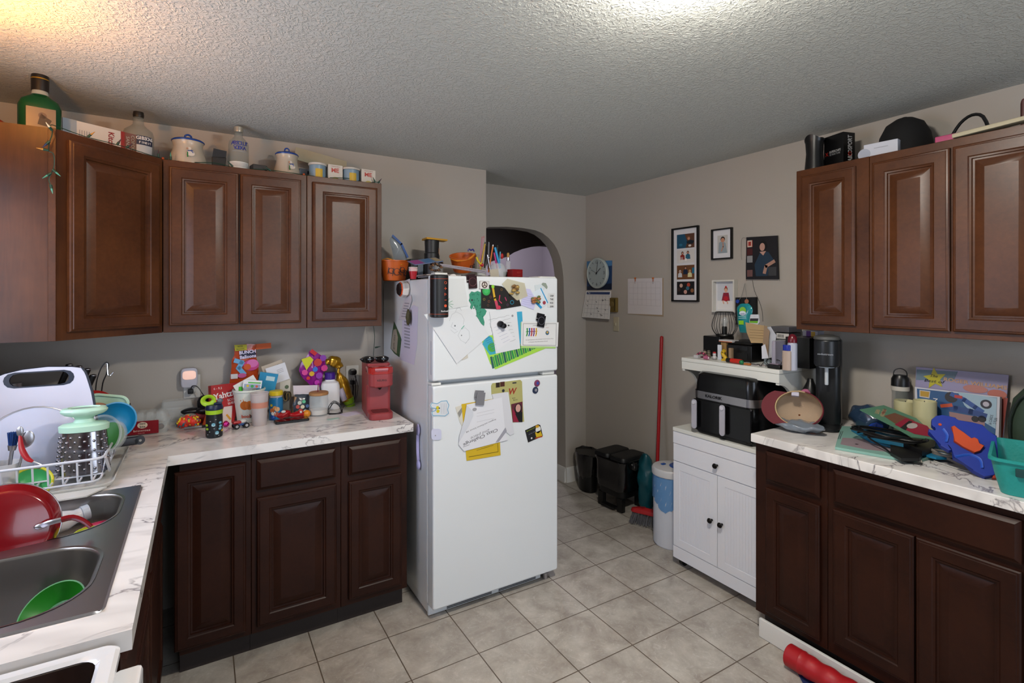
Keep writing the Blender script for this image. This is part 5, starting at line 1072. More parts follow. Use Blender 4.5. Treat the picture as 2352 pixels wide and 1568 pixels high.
# red game box
M = Matrix.Translation(base(516, 978, .05)) @ RZ(R(18)) @ Matrix.Rotation(R(90) - R(10), 4, 'X')
t = thing('game_box', 'red score pad game box reading Yahtzee leaning by the white bucket', 'game box', mtx=M)
RB = P('#9c1418', .35)
q = [(-.055, 0), (.045, 0), (.088, .190), (-.050, .190)]
b = B(RB).prism(q, -.035, 0, bev=.001); b.obj('box', t, ang=20)
b = B().text('Yahtzee', .018, .140, .030, .0006, PAPER, wd=.120, rot=R(8), bold=.02).text('SCORE\nSHEETS', .045, .104, .011, .0006, PAPER, rot=R(8)).text('6 - 9,2', -.020, .172, .011, .0006, PAPER).prism([(-.03, 0), (.03, 0), (.040, .08), (.002, .08)], 0, .0006, P('#c9b8b0')).line([(.012, .04), (.026, .018)], .009, .0010, P('#c98a1f')); b.obj('front_print', t, ang=0)
# toy car and pink bauble
p = base(552, 984, .0); t = thing('toy_car', 'little red and blue toy racing car with black wheels', 'toy car', p + Vector((0, .012, 0)), R(14))
B(P('#2a4a80', .35)).box((-.028, -.010, .012), (.028, .012, .024), bev=.004).obj('chassis', t); B(P('#a81c20', .35)).box((-.034, -.012, .022), (.004, .012, .036), bev=.006).obj('hood', t); B(P('#c9c7c2', .35)).ball((.010, 0, .030), .012, sc=(1.4, .8, .8)).obj('seat', t)
for x in (-.019, .023):
    for y in (-.015, .015):
        w_ = B(BK).cyl((x, y - .004, .0125), (x, y + .004, .0125), .0125, n=20).obj('wheel', t); B(P('#a8a8ac', .3)).cyl((x, y - .0048, .0125), (x, y - .0042, .0125), .0065, n=14).obj('hubcap', w_)
p = base(519, 981, .012); tag(crumple(B(mat('pink_foil', '#c9308a', .15, metal=.7)).ball((0, 0, .014), .014, n=16, k=12), .005, 60).obj('pink_bauble', loc=p), 'shiny pink foil bauble beside the toy car', 'bauble')
# white bucket with papers
p = base(572, 972, .06); t = thing('treat_bucket', 'white plastic bucket with an orange pumpkin print, stuffed with papers', 'bucket', p, face_to(p))
B(mat('bucket_white', '#cfd3c9', .4)).lathe([(.048, 0), (.052, .003), (.070, .150), (.075, .152), (.074, .160), (.068, .160), (.050, .006), (0, .004)], n=40, cap=False).obj('bucket', t)
b = B()
def onc(a, z, fn, r=.061): b.M = Matrix.Translation((r * math.sin(R(a)), -r * math.cos(R(a)), z)) @ Matrix.Rotation(R(a), 4, 'Z') @ Matrix.Rotation(R(90) + R(7), 4, 'X'); fn()
onc(-18, .088, lambda: b.disc(0, 0, .020, .0022, P('#b8601c', .5), sy=1.1), .0608); onc(2, .088, lambda: b.disc(0, 0, .020, .0022, P('#c26a1f', .5), sy=1.1), .0608); onc(-28, .112, lambda: b.prism([(-.01, 0), (.012, -.012), (.004, .012)], .001, .003, P('#b8601c', .5)), .062)
onc(-14, .035, lambda: b.text('boo!', 0, 0, .016, .0012, P('#c9502f'), bold=.03), .0565); onc(10, .035, lambda: b.text('b!', 0, 0, .018, .0012, INK, bold=.03), .0565)
b.M = Matrix(); b.obj('pumpkin_print', t, ang=0)
def card(name, label, px, py, y, w, h, rz, tilt, lean, col, draw=None, cat='paper', th=.0012):
    p = at(px, py, 'y', y); M = Matrix.Translation(p) @ RZ(rz) @ FA @ Matrix.Rotation(tilt, 4, 'Z') @ Matrix.Rotation(-lean, 4, 'X')
    b = B(P(col, .6) if isinstance(col, str) else col).box((-w/2, -h/2, -th), (w/2, h/2, 0))
    if draw: draw(b)
    return tag(b.obj(name, mtx=M, ang=0), label, cat)
cz = p.y
card('paper', 'white paper tucked at the left of the bucket, tilted', 566, 885, cz - .03, .10, .06, 0, R(28), 0, '#d0d0cc')
card('sticker_card', 'white card with a green stripe and printed stickers in the bucket', 580, 882, cz - .055, .082, .038, 0, R(-8), 0, '#d4d6d8', lambda b: b.rect(-.02, .004, .036, .010, .0006, P('#4aa83a')).rect(-.036, -.019, .036, .000, .0004, P('#8a9ab0')).disc(-.02, -.009, .006, .0009, P('#c9b02a')).disc(0, -.010, .007, .0009, P('#3a9a4a')).disc(.02, -.01, .006, .0009, P('#c05a3a')), cat='card')
card('blue_notebook', 'bright blue notebook standing in the bucket, torn open at the top', 614, 878, cz + .005, .085, .095, R(-8), R(-12), 0, '#1d7fa8', lambda b: b.rect(-.01, .01, .03, .032, .0006, P('#a8c4c9')), cat='notebook', th=.006)
card('envelope', 'white envelope sheet sticking up behind the blue notebook', 638, 858, cz + .03, .095, .09, 0, R(16), 0, '#cfd0d4', lambda b: [b.line([(.0, .018 - k * .008), (.03, .02 - k * .008)], .002, .0006, GREYINK) for k in range(3)], cat='envelope')
card('torn_paper', 'brownish torn sheet at the very back of the bucket papers', 628, 846, cz + .045, .10, .06, 0, R(18), 0, '#b3a593', lambda b: b.disc(.026, .01, .003, .0006, INK))
card('photo_card', 'small picture card with a green and cream print behind the Smarties bottle', 655, 885, cz + .035, .05, .07, R(4), R(-3), 0, '#bcb6a8', lambda b: b.disc(.008, -.008, .010, .0006, P('#4a5a3a')), cat='card')
p2 = p + Vector((-.02, -.03, .165)); tag(B(P('#3fae2a', .35)).cyl((-.02, 0, -.03), (-.018, 0, .012), .009).obj('green_marker_cap', loc=p2), 'green marker cap sticking up inside the bucket', 'marker')
# tumbler in front of the bucket
p = base(596, 979, .032); t = thing('tumbler', 'tall clear plastic tumbler with a peach coloured band', 'tumbler', p)
B(mat('tumbler_plastic', '#cfc4c2', .2, alpha=.5)).lathe([(.0, .003), (.030, .002), (.032, 0), (.040, .150), (.043, .152), (.0425, .156), (.040, .156), (.031, .006), (0, .006)], n=36, cap=False).obj('cup', t)
B(P('#c9856f', .35, alpha=.8)).lathe([(.0372, .085), (.0389, .112)], n=36, cap=False).obj('band', t)
# crumpled clear bottles behind the game box
p = at(526, 893, 'y', 2.99); p.z = ZK; t = thing('clear_bottle', 'crumpled clear plastic bottles with lilac caps behind the game box', 'bottle', p)
for k in range(3): B(FROST).lathe([(.018, 0), (.020, .12), (.010, .14), (.010, .155)], ((k - 1) * .036, .01 * k, 0), n=16).obj('bottle', t)
# balloon bag leaning on the wall
def foil(name, label, pts, y, lean, m, prints=None, th=.012, cat='bag', seed=0, z=None):
    c = at(*ctr(pts), 'y', y); M = frame(FA, c, 0, lean); q = PP(M, pts, 0); n = 40; cc = ctr(q); o = ray_outline(q, cc, n)
    b = B(m); s_ = lambda k, zz: [(cc[0] + (x - cc[0]) * k, cc[1] + (y_ - cc[1]) * k, zz) for x, y_ in o]
    b.rings([s_(.0, -th * .3), s_(.6, -th * .3), s_(.94, -.001), s_(1, 0), s_(.94, .001), s_(.75, th * .5), s_(.45, th * .8), s_(.2, th), s_(.0, th)], cap0=False, cap1=False); crumple(b, .003, 45, seed)
    t = thing(name, label, cat, mtx=M); b.obj('pouch', t, norm=True, ang=30)
    if prints:
        b = B(); prints(b, lambda x, y_: Vector(pp(M, x, y_, th + .003)), th + .004); b.obj('print', t, ang=0)
    return t, M
def pr(b, f, z):
    b.prism([f(538, 792), f(567, 791), f(567, 803), f(540, 806)], z - .001, z, P('#a8a018')); b.text('WATER\nBALLOONS', *f(552, 798), .009, z + .0004, INK, rot=R(4), wd=.035)
    b.prism([f(550, 806), f(587, 804), f(589, 820), f(551, 824)], z - .001, z, P('#20203a')); b.text('BUNCH\nBalloons', *f(569, 813), .0165, z + .0006, P('#d8d0e8'), rot=R(5), wd=.074, bold=.03)
    b.disc(*f(577, 838), .036, z, P('#b83a78'), sy=.8).disc(*f(580, 834), .026, z + .0004, P('#d06aa8'), sy=.8).disc(*f(568, 842), .016, z + .0008, P('#c9541f'))
    b.line([f(541, 828), f(556, 832), f(548, 845), f(560, 858)], .022, z + .0003, P('#6aa4cc')).disc(*f(556, 862), .02, z + .0005, P('#c05a90'), sy=.6).rect(*f(530, 870), *f(546, 858), z + .0004, P('#c9c6c4'))
foil('balloon_bag', 'orange foil bag of water balloons leaning on the wall', [(537, 792), (570, 790), (586, 788), (590, 830), (594, 850), (590, 885), (560, 900), (526, 885), (531, 850), (533, 826), (539, 815)], 2.955, R(-6), mat('orange_foil', '#b0421a', .25, coat=.3), pr)
card('bag_flap', 'torn-off orange top strip of the balloon bag hanging to the right', 602, 795, 2.95, .085, .028, 0, R(3), R(4), '#b8501c', cat='bag flap')
# blue bottle with yellow lid
p = base(634, 965, .03); t = thing('candy_jar', 'blue candy bottle with a yellow lid', 'jar', p, face_to(p))
B(P('#1c6c9c', .3)).lathe([(.031, 0), (.0325, .003), (.0325, .10), (.028, .108), (.028, .112)], n=36).obj('jar', t); B(P('#a8a4a4', .25)).lathe([(.030, .112), (.030, .120)], n=30).obj('neck', t)
B(P('#c9b01c', .4)).lathe([(.030, .1205), (.0315, .122), (.0315, .140), (.029, .143), (0, .143)], n=36).obj('lid', t)
b = B(); 
for a, z, r, c_ in ((-30, .05, .012, '#c06a3a'), (-10, .062, .010, '#c98a4a'), (10, .055, .012, '#d0a070'), (-20, .035, .011, '#d8d4d0'), (5, .03, .012, '#a04830'), (-38, .075, .007, '#c9b02a')):
    b.M = Matrix.Translation((.0326 * math.sin(R(a)), -.0326 * math.cos(R(a)), z)) @ RZ(R(a)) @ FA; b.disc(0, 0, r, .0012, P(c_, .4), n=8)
b.M = Matrix(); b.obj('label', t, ang=0)
# wooden block, black fuzz, sachets
p = base(680, 955, .02); t = tag(B(P('#a4805e', .6)).box((-.024, -.012, 0), (.024, .012, .095), bev=.002).obj('wooden_block', mtx=Matrix.Translation(p) @ RZ(R(10)) @ Matrix.Rotation(R(8), 4, 'Y')), 'small tan wooden block standing beside the candy bottle', 'block')
p = at(655, 888, 'y', 2.84); p.z = ZK + .11; t = thing('hair_clip_bunch', 'tangled black and tan hair ties hanging beside the yellow lid', 'hair ties', p)
for k in range(5): B(P('#1a1612' if k % 2 else '#5a4a2a', .6)).tube([(.012 * math.cos(a * .8 + k) + .004 * k, .01 * math.sin(a * .8), .022 * math.sin(a * .8 + k)) for a in range(8)], .0035, n=6, closed=True, smooth=2).obj('hair_tie', t)
tag(B(P('#5e5a50', .5)).box((-.02, -.015, 0), (.02, .015, .112), bev=.004).obj('small_box', loc=Vector((p.x + .004, p.y + .035, ZK))), 'little grey box under the hair ties behind the wooden block', 'box')
# zip bag with trinkets
t, M = foil('zip_bag', 'dark zip bag full of colourful trinkets leaning behind the red toys', [(678, 905), (712, 905), (712, 930), (706, 955), (676, 955), (672, 930)], 2.86, R(10), mat('zip_film', '#3b4450', .2, alpha=.85), lambda b, f, z: [b.disc(*f(*q), r, z + k * .0003, P(c_, .4), n=9) for k, (q, r, c_) in enumerate((((688, 925), .010, '#b0b4a8'), ((698, 922), .009, '#4aa87a'), ((684, 934), .010, '#a8301c'), ((695, 934), .010, '#c9c0a0'), ((706, 932), .009, '#3a5a8a'), ((690, 944), .012, '#b8321c'), ((701, 945), .011, '#c9c9c9'), ((682, 946), .008, '#2a7a4a')))])
# red toys in front
p = base(650, 965, .03); t = thing('caped_toy', 'red and blue plastic toy creature lying by the candy bottle', 'toy', p)
crumple(B(P('#9c1018', .3)).ball((.0, 0, .024), .026, n=20, k=14, sc=(1.5, .8, .9)), .008, 30, 3).obj('body', t); B(P('#1a4a9a', .35)).ball((-.045, -.004, .014), .014).obj('foot', t); B(P('#c9c9c4', .35)).ball((.0, -.018, .040), .009, sc=(1.2, .5, .8)).obj('eye', t); B(P('#b87a1c', .4)).ball((-.03, .0, .034), .009, sc=(2, .6, .5)).obj('collar', t)
p = base(690, 962, .03); t = thing('orange_duck_toy', 'red toy with a round orange head next to the tablet', 'toy', p)
crumple(B(P('#a01218', .3)).ball((-.012, 0, .018), .022, n=20, k=14, sc=(1.8, .9, .8)), .007, 34, 6).obj('body', t); B(P('#c9801c', .35)).ball((.030, -.004, .018), .019).obj('head', t); B(P('#c9c9c4', .35)).ball((.0, -.016, .032), .006).obj('eye', t)
p = upx(671, 969); t = thing('phone', 'black flat tablet lying at an angle in front of the red toys', 'tablet', p + Vector((0, 0, 0)), R(2))
B(BK).rings([rrect(-.078 + i, -.02 + i, .078 - i, .042 - i, .008, 4, z) for i, z in ((.002, .0005), (0, .003), (0, .010), (.002, .012))]).obj('body', t); B(mat('screen_glass', '#060607', .06)).rings([rrect(-.072, -.015, .072, .037, .005, 4, z) for z in (.0121, .0124)]).obj('screen', t)
# white folded paper and candle jar
p = base(705, 908, 0, ZK); card('tissue_box', 'white paper sleeve lying behind the candle jar', 704, 895, 2.90, .13, .055, 0, R(-4), R(40), '#c9c2c9', cat='paper', th=.006)
p = base(732, 957, .045); t = thing('candle_jar', 'glass candle jar with a cork-coloured wooden lid', 'candle', p)
B(GLASS).lathe([(0, .0), (.044, 0), (.047, .004), (.047, .105), (.0445, .105), (.0445, .008), (0, .007)], n=40, cap=False).obj('jar', t); B(P('#c9beb4', .6)).lathe([(.043, .0085), (.043, .03), (0, .031)], n=32).obj('wax', t)
B(P('#a07448', .6)).lathe([(.046, .1055), (.048, .107), (.048, .118), (.044, .121), (0, .121)], n=40).obj('lid', t)
t = tag(B(P('#6a1a20', .4)).cyl((0, 0, 0), (.002, 0, .045), .0025, .0018).obj('lollipop_stick', loc=p + Vector((-.006, -.01, .122))), 'dark red stick standing on the candle lid under the candy bag', 'stick')
# white bottle with purple lid
p = base(758, 942, .045); t = thing('supplement_bottle', 'square white plastic bottle with a purple cap', 'bottle', p, R(-8))
B(WPL).lathe([(.046, 0), (.050, .004), (.050, .125), (.044, .145), (.026, .155), (.025, .162)], n=40, p=4).obj('bottle', t); B(P('#3a1a7a', .4)).lathe([(.028, .1625), (.028, .196), (.025, .199), (0, .199)], n=28).obj('cap', t)
# candy bag and gold bag
def pr(b, f, z):
    b.prism([f(692, 825), f(712, 818), f(720, 826), f(704, 850)], z, z + .0008, P('#c2c41c')); b.line([f(716, 806), f(724, 812)], .02, z, P('#b81a24'))
    for x, y, r, c_ in ((730, 832, .022, '#b8281f'), (742, 822, .018, '#7a2a9a'), (700, 855, .016, '#c83a8a'), (716, 858, .014, '#c9a01c'), (724, 848, .014, '#2a6ac0'), (733, 862, .018, '#8a2aa0'), (745, 845, .018, '#c02a7a'), (712, 838, .010, '#8a1a3a'), (728, 878, .014, '#b02aa0'), (708, 868, .010, '#c0281f')): b.disc(*f(x, y), r, z + r * .02, P(c_, .25), n=7)
foil('candy_bag', 'bright crinkled bag of sweets in purple, red and yellow leaning on the wall', [(713, 802), (726, 808), (745, 820), (748, 840), (742, 858), (738, 888), (722, 892), (708, 880), (694, 866), (686, 852), (692, 830), (704, 818)], 2.94, R(-4), mat('purple_foil', '#8c1c84', .2, coat=.4), pr, th=.02, seed=5)
q = lambda x, y, yy=2.955: at(x, y, 'y', yy)
t = thing('gold_bread_bag', 'twisted gold foil bag with a lime green bottom slumped beside the outlet', 'bag')
GOLD = mat('gold_foil', '#a87c1c', .22, metal=.6)
crumple(B(GOLD).tube([q(748, 832), q(758, 829), q(770, 832), q(778, 842), q(776, 856)], lambda u: [.016, .030, .034, .026, .008][min(4, int(u * 4.99))], n=16, smooth=4), .006, 40, 1).obj('top', t)
crumple(B(GOLD).tube([q(776, 856), q(781, 866), q(788, 884), q(795, 905), q(799, 918)], lambda u: .010 + .024 * min(1, u * 2.2), n=16, smooth=4), .005, 40, 2).obj('pouch', t)
crumple(B(P('#82ac18', .25)).tube([q(799, 914), q(803, 926), q(806, 939)], lambda u: .033 - .010 * u, n=16, smooth=4), .004, 40, 3).obj('green_end', t)
crumple(B(P('#a8a0b0', .3)).tube([q(781, 892, 2.925), q(786, 905, 2.925), q(791, 918, 2.925)], .016, n=12, smooth=3), .003, 40, 4).obj('label', t)
# coffee maker
p = base(884, 966, 0); KR = mat('coral_red', '#8a3436', .42); KR2 = mat('coral_gloss', '#9c2420', .12, coat=.5)
t = thing('coffee_maker', 'coral red single-cup coffee maker at the end of the worktop', 'coffee maker', Vector((.785, 2.655, ZK)), R(-8))
b = B(KR); b.rings([rrect(-.060 + i, -.02, .062 - i, .195 - i, .018, 5, z) for i, z in ((.002, 0), (0, .004), (0, .262), (.004, .270))]); b.obj('body', t)
b = B(KR); b.rings([rrect(-.058 + i, -.12 + i, .060 - i, .0, [.02, .02, .02, .02] if 0 else .03, 7, z) for i, z in ((.003, 0), (0, .004), (0, .030), (.004, .034))]); b.obj('drip_base', t)
B(P('#5c1a1c', .5)).rings([rrect(-.040, -.10, .042, -.012, .02, 6, z) for z in (.0341, .036)]).obj('drip_tray', t)
b = B(KR); b.rings([rrect(-.060 + i, -.105 + i, .062 - i, .02, .032, 7, z) for i, z in ((.006, .160), (0, .168), (0, .226))]); b.obj('brew_head', t)
b = B(KR2); b.rings([rrect(-.062 + i, -.108 + i, .064 - i, .03, .033, 7, z) for i, z in ((.002, .2265), (0, .230), (0, .256), (.006, .262))]); b.obj('lid', t)
B(mat('handle_slot', '#7a0f0e', .2)).box((-.028, -.1092, .241), (.034, -.1075, .247), bev=.0007, seg=1).obj('lid_handle', t)
B(P('#1a1012', .4)).lathe([(.004, .140), (.016, .158), (.020, .1595)], (.002, -.045, 0), n=20).obj('nozzle', t)
b = B(P('#2a0c0e', .4)); b.M = Matrix.Translation((0, -.1054, 0)) @ FA; b.text('KEURIG', .004, .196, .010, .0006, wd=.046, bold=.01); b.obj('lettering', t, ang=0)
p = Vector((.770, 2.66, ZK + .272)); t = thing('sunglasses', 'black wraparound sunglasses lying on top of the coffee maker', 'sunglasses', p, R(-10))
for s_ in (-1, 1): B(mat('dark_lens', '#0b0a0b', .08)).ball((s_ * .036, 0, .018), .033, n=20, sc=(1.05, .28, .55)).obj('lens', t); B(BK).tube([(s_ * .068, .003, .024), (s_ * .070, .05, .016), (s_ * .060, .11, .006)], .0028, flat=.6).obj('temple', t)
B(BK).tube([(-.07, .003, .022), (-.04, -.006, .034), (0, -.008, .031), (.04, -.006, .034), (.07, .003, .022)], .0032).obj('brow_bar', t)
# thin cord loops
def loops(name, label, c, rx, ry, n, r, m, seed=1, tilt=.35, tail=()):
    rn = random.Random(seed); pts = []
    for k in range(n * 8):
        a = k * math.pi / 4; g = 1 + rn.uniform(-.18, .18); pts.append(Vector(c) + Vector((rx * g * math.cos(a), ry * g * math.sin(a), r + .001 + k * r * .12 + max(0, tilt * ry * math.sin(a) * g) + rn.uniform(0, .004))))
    pts += [Vector(q_) for q_ in tail]; return tag(B(m).tube(pts, r, n=6, smooth=4).obj(name), label, 'cable')
c = upx(770, 950); loops('cable_loop', 'coil of thin black cord in front of the supplement bottle', c, .035, .028, 4, .0016, BK, 3, 1.6, [c + Vector((.05, .02, .03)), Vector((.70, 2.80, ZK + .05)), Vector((.735, 2.86, ZK + .12)), Vector((.735, 2.93, ZK + .17))])
B(P('#a81c24', .4)).ball((0, 0, .006), .006).obj('red_bead', loc=upx(756, 941)); tag(bpy.data.objects['red_bead'], 'tiny red bead on the worktop by the cord', 'bead')
tag(B(P('#9bb8ae', .5)).rings([rrect(-.03, -.015, .03, .015, .01, 4, z) for z in (.0004, .002)]).obj('mint_wrapper', loc=upx(765, 962), rot=(0, 0, .2)), 'flat pale mint wrapper by the cord coil', 'wrapper')
tag(B(P('#c9c2d4', .6)).rings([rrect(-.05, -.04, .05, .04, .002, 2, z) for z in (.0004, .0012)]).obj('paper_slip', loc=upx(806, 950), rot=(0, 0, .3)), 'lilac paper slip under the gold bag', 'paper')
# ---------------------------------------------------------------- on top of the left wall cabinets
def ona(px, y, z=ZT): p = at(px, 300, 'y', y); return Vector((p.x, y, z))
p = ona(92, 2.60); h = htop(p, 170); rb = pxw(p, 38)
t = thing('green_liquor_bottle', 'tall green liquor bottle with silver picture label on the corner cabinet', 'bottle', p, R(10))
GG = mat('green_glass', '#06411f', .1, alpha=.92)
B(GG).lathe([(rb * .92, 0), (rb, .006), (rb, h * .46), (rb * .86, h * .56), (rb * .5, h * .63), (rb * .38, h * .66)], sy=.72, p=3, n=36).obj('bottle', t)
B(mat('pale_glass', '#b0b8b4', .1, alpha=.6)).lathe([(rb * .40, h * .6605), (rb * .38, h * .72)], n=24).obj('neck', t)
B(P('#120e0e', .4)).lathe([(rb * .41, h * .7205), (rb * .42, h * .94), (rb * .38, h)], n=24).obj('cap', t); B(P('#a8842a', .3, metal=.6)).lathe([(rb * .428, h * .90), (rb * .428, h * .915)], n=24, cap=False).obj('gold_band', t)
b = B(P('#6e6660', .3, metal=.6)); b.M = Matrix.Translation((.004, -rb * .735, 0)) @ FA; b.box((-rb * .66, h * .03, 0), (rb * .66, h * .42, .001)); b.prism([(-.01, h * .16), (.02, h * .14), (.03, h * .24), (.0, h * .33), (-.006, h * .24)], .001, .0016, P('#3a302c')).disc(.004, h * .3, .012, .0016, P('#5a4a42')).disc(-.014, h * .08, .010, .0016, P('#b8502a')); b.obj('label', t, ang=0)
tag(B(P('#a8301c', .4)).ball((0, 0, .045), .045, n=24, k=16).obj('red_ball', loc=Vector((at(-15, 265, 'y', 2.75).x, 2.75, ZT))), 'red ball at the far left on the corner cabinet', 'ball')
# mixer box
M0 = Matrix.Translation((-.47, 2.66, ZT)) @ RZ(R(30)); t = thing('appliance_box', 'white and red appliance box reading Kitch on the corner cabinet', 'box', mtx=M0)
hb = .105; B(P('#c9c6c2', .6)).box((0, 0, 0), (.30, .10, hb), bev=.001).obj('box', t, ang=20)
b = B(P('#8a1a16', .5)); b.M = FA.copy(); b.rect(.20, 0, .268, hb, .0012); b.rect(.268, 0, .300, hb, .0012, P('#141214')); b.rect(0, 0, .045, hb, .0012, P('#8f9aa6')); b.text('Kitchen', .165, hb * .45, .022, .0014, P('#8a1a16'), rot=R(-90), wd=.085, bold=.02); b.text('CORDLESS\nSANS FIL', .236, hb * .5, .013, .0016, PAPER, rot=R(-90), wd=.09)
for k in range(5): b.line([(.055 + k * .008, .02), (.055 + k * .008, .07)], .002, .0014, GREYINK)
b.obj('print', t, ang=0)
def bottle_(name, label, px, y, top, rpx, prof, glass, cap, label_draw, capm):
    p = ona(px, y); h = htop(p, top); r = pxw(p, rpx); t = thing(name, label, 'bottle', p)
    B(glass).lathe([(a * r, b_ * h) for a, b_ in prof], n=36).obj('bottle', t); B(capm).lathe([(a * r, b_ * h) for a, b_ in cap], n=24).obj('cap', t)
    b = B(); label_draw(b, r, h); b.M = Matrix(); b.obj('label', t, ang=0); return t, r, h
GL = mat('bottle_glass', '#848a84', .08, alpha=.36)
def wrap(b, r, z0, z1, a0, a1, m, off=.0006, n=14):
    L = [[((r + off) * math.sin(R(a0 + (a1 - a0) * k / n)), -(r + off) * math.cos(R(a0 + (a1 - a0) * k / n)), z) for k in range(n + 1)] for z in (z0, z1)]
    b.rings(L, m, False, False, close=False)
def curved_text(b, s, r, z, h, a0, m, step, off=.0012, bold=.02):
    for k, ch in enumerate(s):
        if ch == ' ': continue
        a = R(a0 + (k - (len(s) - 1) / 2) * step); b.M = Matrix.Translation(((r + off) * math.sin(a), -(r + off) * math.cos(a), z)) @ RZ(a) @ FA; b.text(ch, 0, 0, h, 0, m, bold=bold)
    b.M = Matrix()
def dl(b, r, h): wrap(b, r, h * .08, h * .45, -2, 62, P('#b0b4b8', .5)); wrap(b, r, h * .26, h * .45, -2, 62, P('#16203c', .5), .001); curved_text(b, 'GIBSONS', r, h * .40, h * .07, 30, PAPER, 9, .0018); curved_text(b, 'FINEST', r, h * .31, h * .045, 30, PAPER, 8, .0018)
bottle_('gin_bottle', 'clear round-shouldered gin bottle with a navy label', 318, 2.80, 258, 30, [(.94, 0), (1, .02), (1, .50), (.90, .60), (.55, .68), (.36, .74), (.34, .88)], GL, [(.30, .8805), (.34, .89), (.36, .93), (.33, 1.0)], dl, P('#1c1610', .4))
def dl(b, r, h): curved_text(b, 'ABSOLUT', r, h * .60, h * .085, 4, P('#1a2a7a', .4), 13); curved_text(b, 'VODKA', r, h * .50, h * .085, 4, P('#1a2a7a', .4), 13); wrap(b, r, h * .06, h * .20, -62, 66, P('#c9cac6', .5)); [wrap(b, r, h * z, h * (z + .008), -40, 55, GREYINK, .0012) for z in (.42, .10, .13, .16)]
bottle_('vodka_bottle', 'frosted clear vodka bottle with blue lettering', 548, 2.84, 292, 21, [(.92, 0), (1, .02), (1, .58), (.93, .66), (.62, .74), (.42, .78), (.40, .885)], GL, [(.44, .8855), (.46, .90), (.46, .99), (.42, 1.0)], dl, P('#a8a294', .3, metal=.5))
# two goose jars
CER = mat('cream_ceramic', '#aea393', .25); BLU = P('#1c3f8a', .3)
def jar_(label, px, y, top, rpx, a0):
    p = ona(px, y); h = htop(p, top); r = pxw(p, rpx); t = thing('cookie_jar', label, 'jar', p, 0, 'blue-lidded goose jars on the left cabinets')
    B(CER).lathe([(r * .98, 0), (r, h * .08), (r * .97, h * .25), (r * .84, h * .45), (r * .78, h * .60), (r * .82, h * .70), (r * .86, h * .74)], n=40).obj('jar', t)
    B(BLU).lathe([(r * .88, h * .745), (r * .90, h * .77), (r * .80, h * .81), (r * .40, h * .86), (.0, h * .87)], n=40).tube([(-r * .17, 0, h * .85), (-r * .15, 0, h * .95), (0, 0, h * .99), (r * .15, 0, h * .95), (r * .17, 0, h * .85)], r * .055, n=8).obj('lid', t)
    b = B(); M = Matrix.Translation((r * .9 * math.sin(R(a0)), -r * .9 * math.cos(R(a0)), h * .36)) @ RZ(R(a0)) @ FA @ Matrix.Rotation(R(-14), 4, 'X'); b.M = M; z = .012
    b.disc(0, -.012, .016, z, P('#c4bcb0'), sy=.8).disc(-.004, .012, .007, z + .0003, P('#c4bcb0')).line([(-.008, .012), (-.015, .011)], .003, z + .0005, P('#b0602a')).line([(-.010, .000), (.008, .003)], .004, z + .0006, BLU).line([(.002, .002), (.010, -.008)], .003, z + .0006, BLU).line([(-.012, -.008), (-.012, -.030)], .005, z + .0006, P('#1f6a34'))
    b.M = Matrix(); b.obj('goose_print', t, ang=0); return t
jar_('larger cream goose jar with a blue lid, left of the vodka bottle', 432, 2.84, 309, 37, 8)
jar_('smaller cream goose jar with a blue lid, right of the vodka bottle', 659, 2.86, 340, 28, 12)
p = ona(503, 2.82); t = tag(crumple(B(P('#14110f', .5)).box((-.028, -.02, 0), (.028, .02, .055), bev=.004, seg=3), .006, 40, 2).obj('black_gift_box', loc=p), 'small dark crumpled gift box left of the vodka bottle', 'box')
card('black_flap', 'black card flap standing up from the dark gift box', 504, 356, 2.80, .055, .05, R(4), R(-6), R(-14), '#100f12', cat='card')
p = ona(592, 2.80); tag(B(P('#1c1210', .5)).box((-.03, -.03, 0), (.035, .03, .034), bev=.003).obj('dark_tin', loc=p, rot=(0, 0, .2)), 'low dark tin lying right of the vodka bottle', 'tin')
card('cream_board', 'long cream card leaning on the wall behind the goose jar', 738, 368, 2.95, .27, .075, 0, R(-9), R(16), '#a69c84', cat='card', th=.004)
p = ona(705, 2.90); t = thing('grey_gadget', 'small grey box with a dark window behind the goose jar', 'box', p); B(P('#7c8088', .5)).box((-.04, -.012, 0), (.045, .02, .068), bev=.004).obj('case', t); B(BK).box((.0, -.0135, .040), (.022, -.0121, .056)).obj('window', t)
def mug(label, px, py0, y):
    p = ona(px, y); h = htop(p, py0); t = thing('mug_box', label, 'gift box', p, R(4)); wx = pxw(p, 33)
    B(P('#bfb7ab', .6)).box((0, -.03, 0), (wx, .03, h - .004), bev=.0015).obj('carton', t, ang=20)
    b = B(); b.M = Matrix.Translation((0, -.0302, 0)) @ FA; b.text('DESPICABLE', wx * .5, h * .84, .005, .0006, P('#8a4038'), wd=wx * .6).text('ME', wx * .48, h * .60, h * .27, .0006, P('#a8382c'), wd=wx * .52, bold=.03).disc(wx * .5, h * .10, wx * .2, .0006, P('#a89a50'), sy=.5); b.obj('print', t, ang=0)
    m_ = B(P('#6f8797', .35)).lathe([(wx * .52, 0), (wx * .54, .004), (wx * .54, h * .78)], (-wx * .62, -.004, 0), n=32).obj('mug', t)
    B(P('#b7b0a6', .4)).lathe([(wx * .58, h * .785), (wx * .60, h * .80), (wx * .60, h * .90), (wx * .56, h * .93)], (-wx * .62, -.004, 0), n=32).obj('rim', m_)
    b = B(); wrapm = Matrix.Translation((-wx * .62, -.004, 0)); b.M = wrapm; wrap(b, wx * .54, h * .02, h * .55, -28, 22, P('#b8962a', .5)); b.obj('print', m_, ang=0)
    return t
mug('white gift carton reading ME with blue mug beside it, left of the two', 750, 377, 2.80)
mug('white gift carton reading ME with blue mug beside it, at the cabinet end', 826, 388, 2.80)
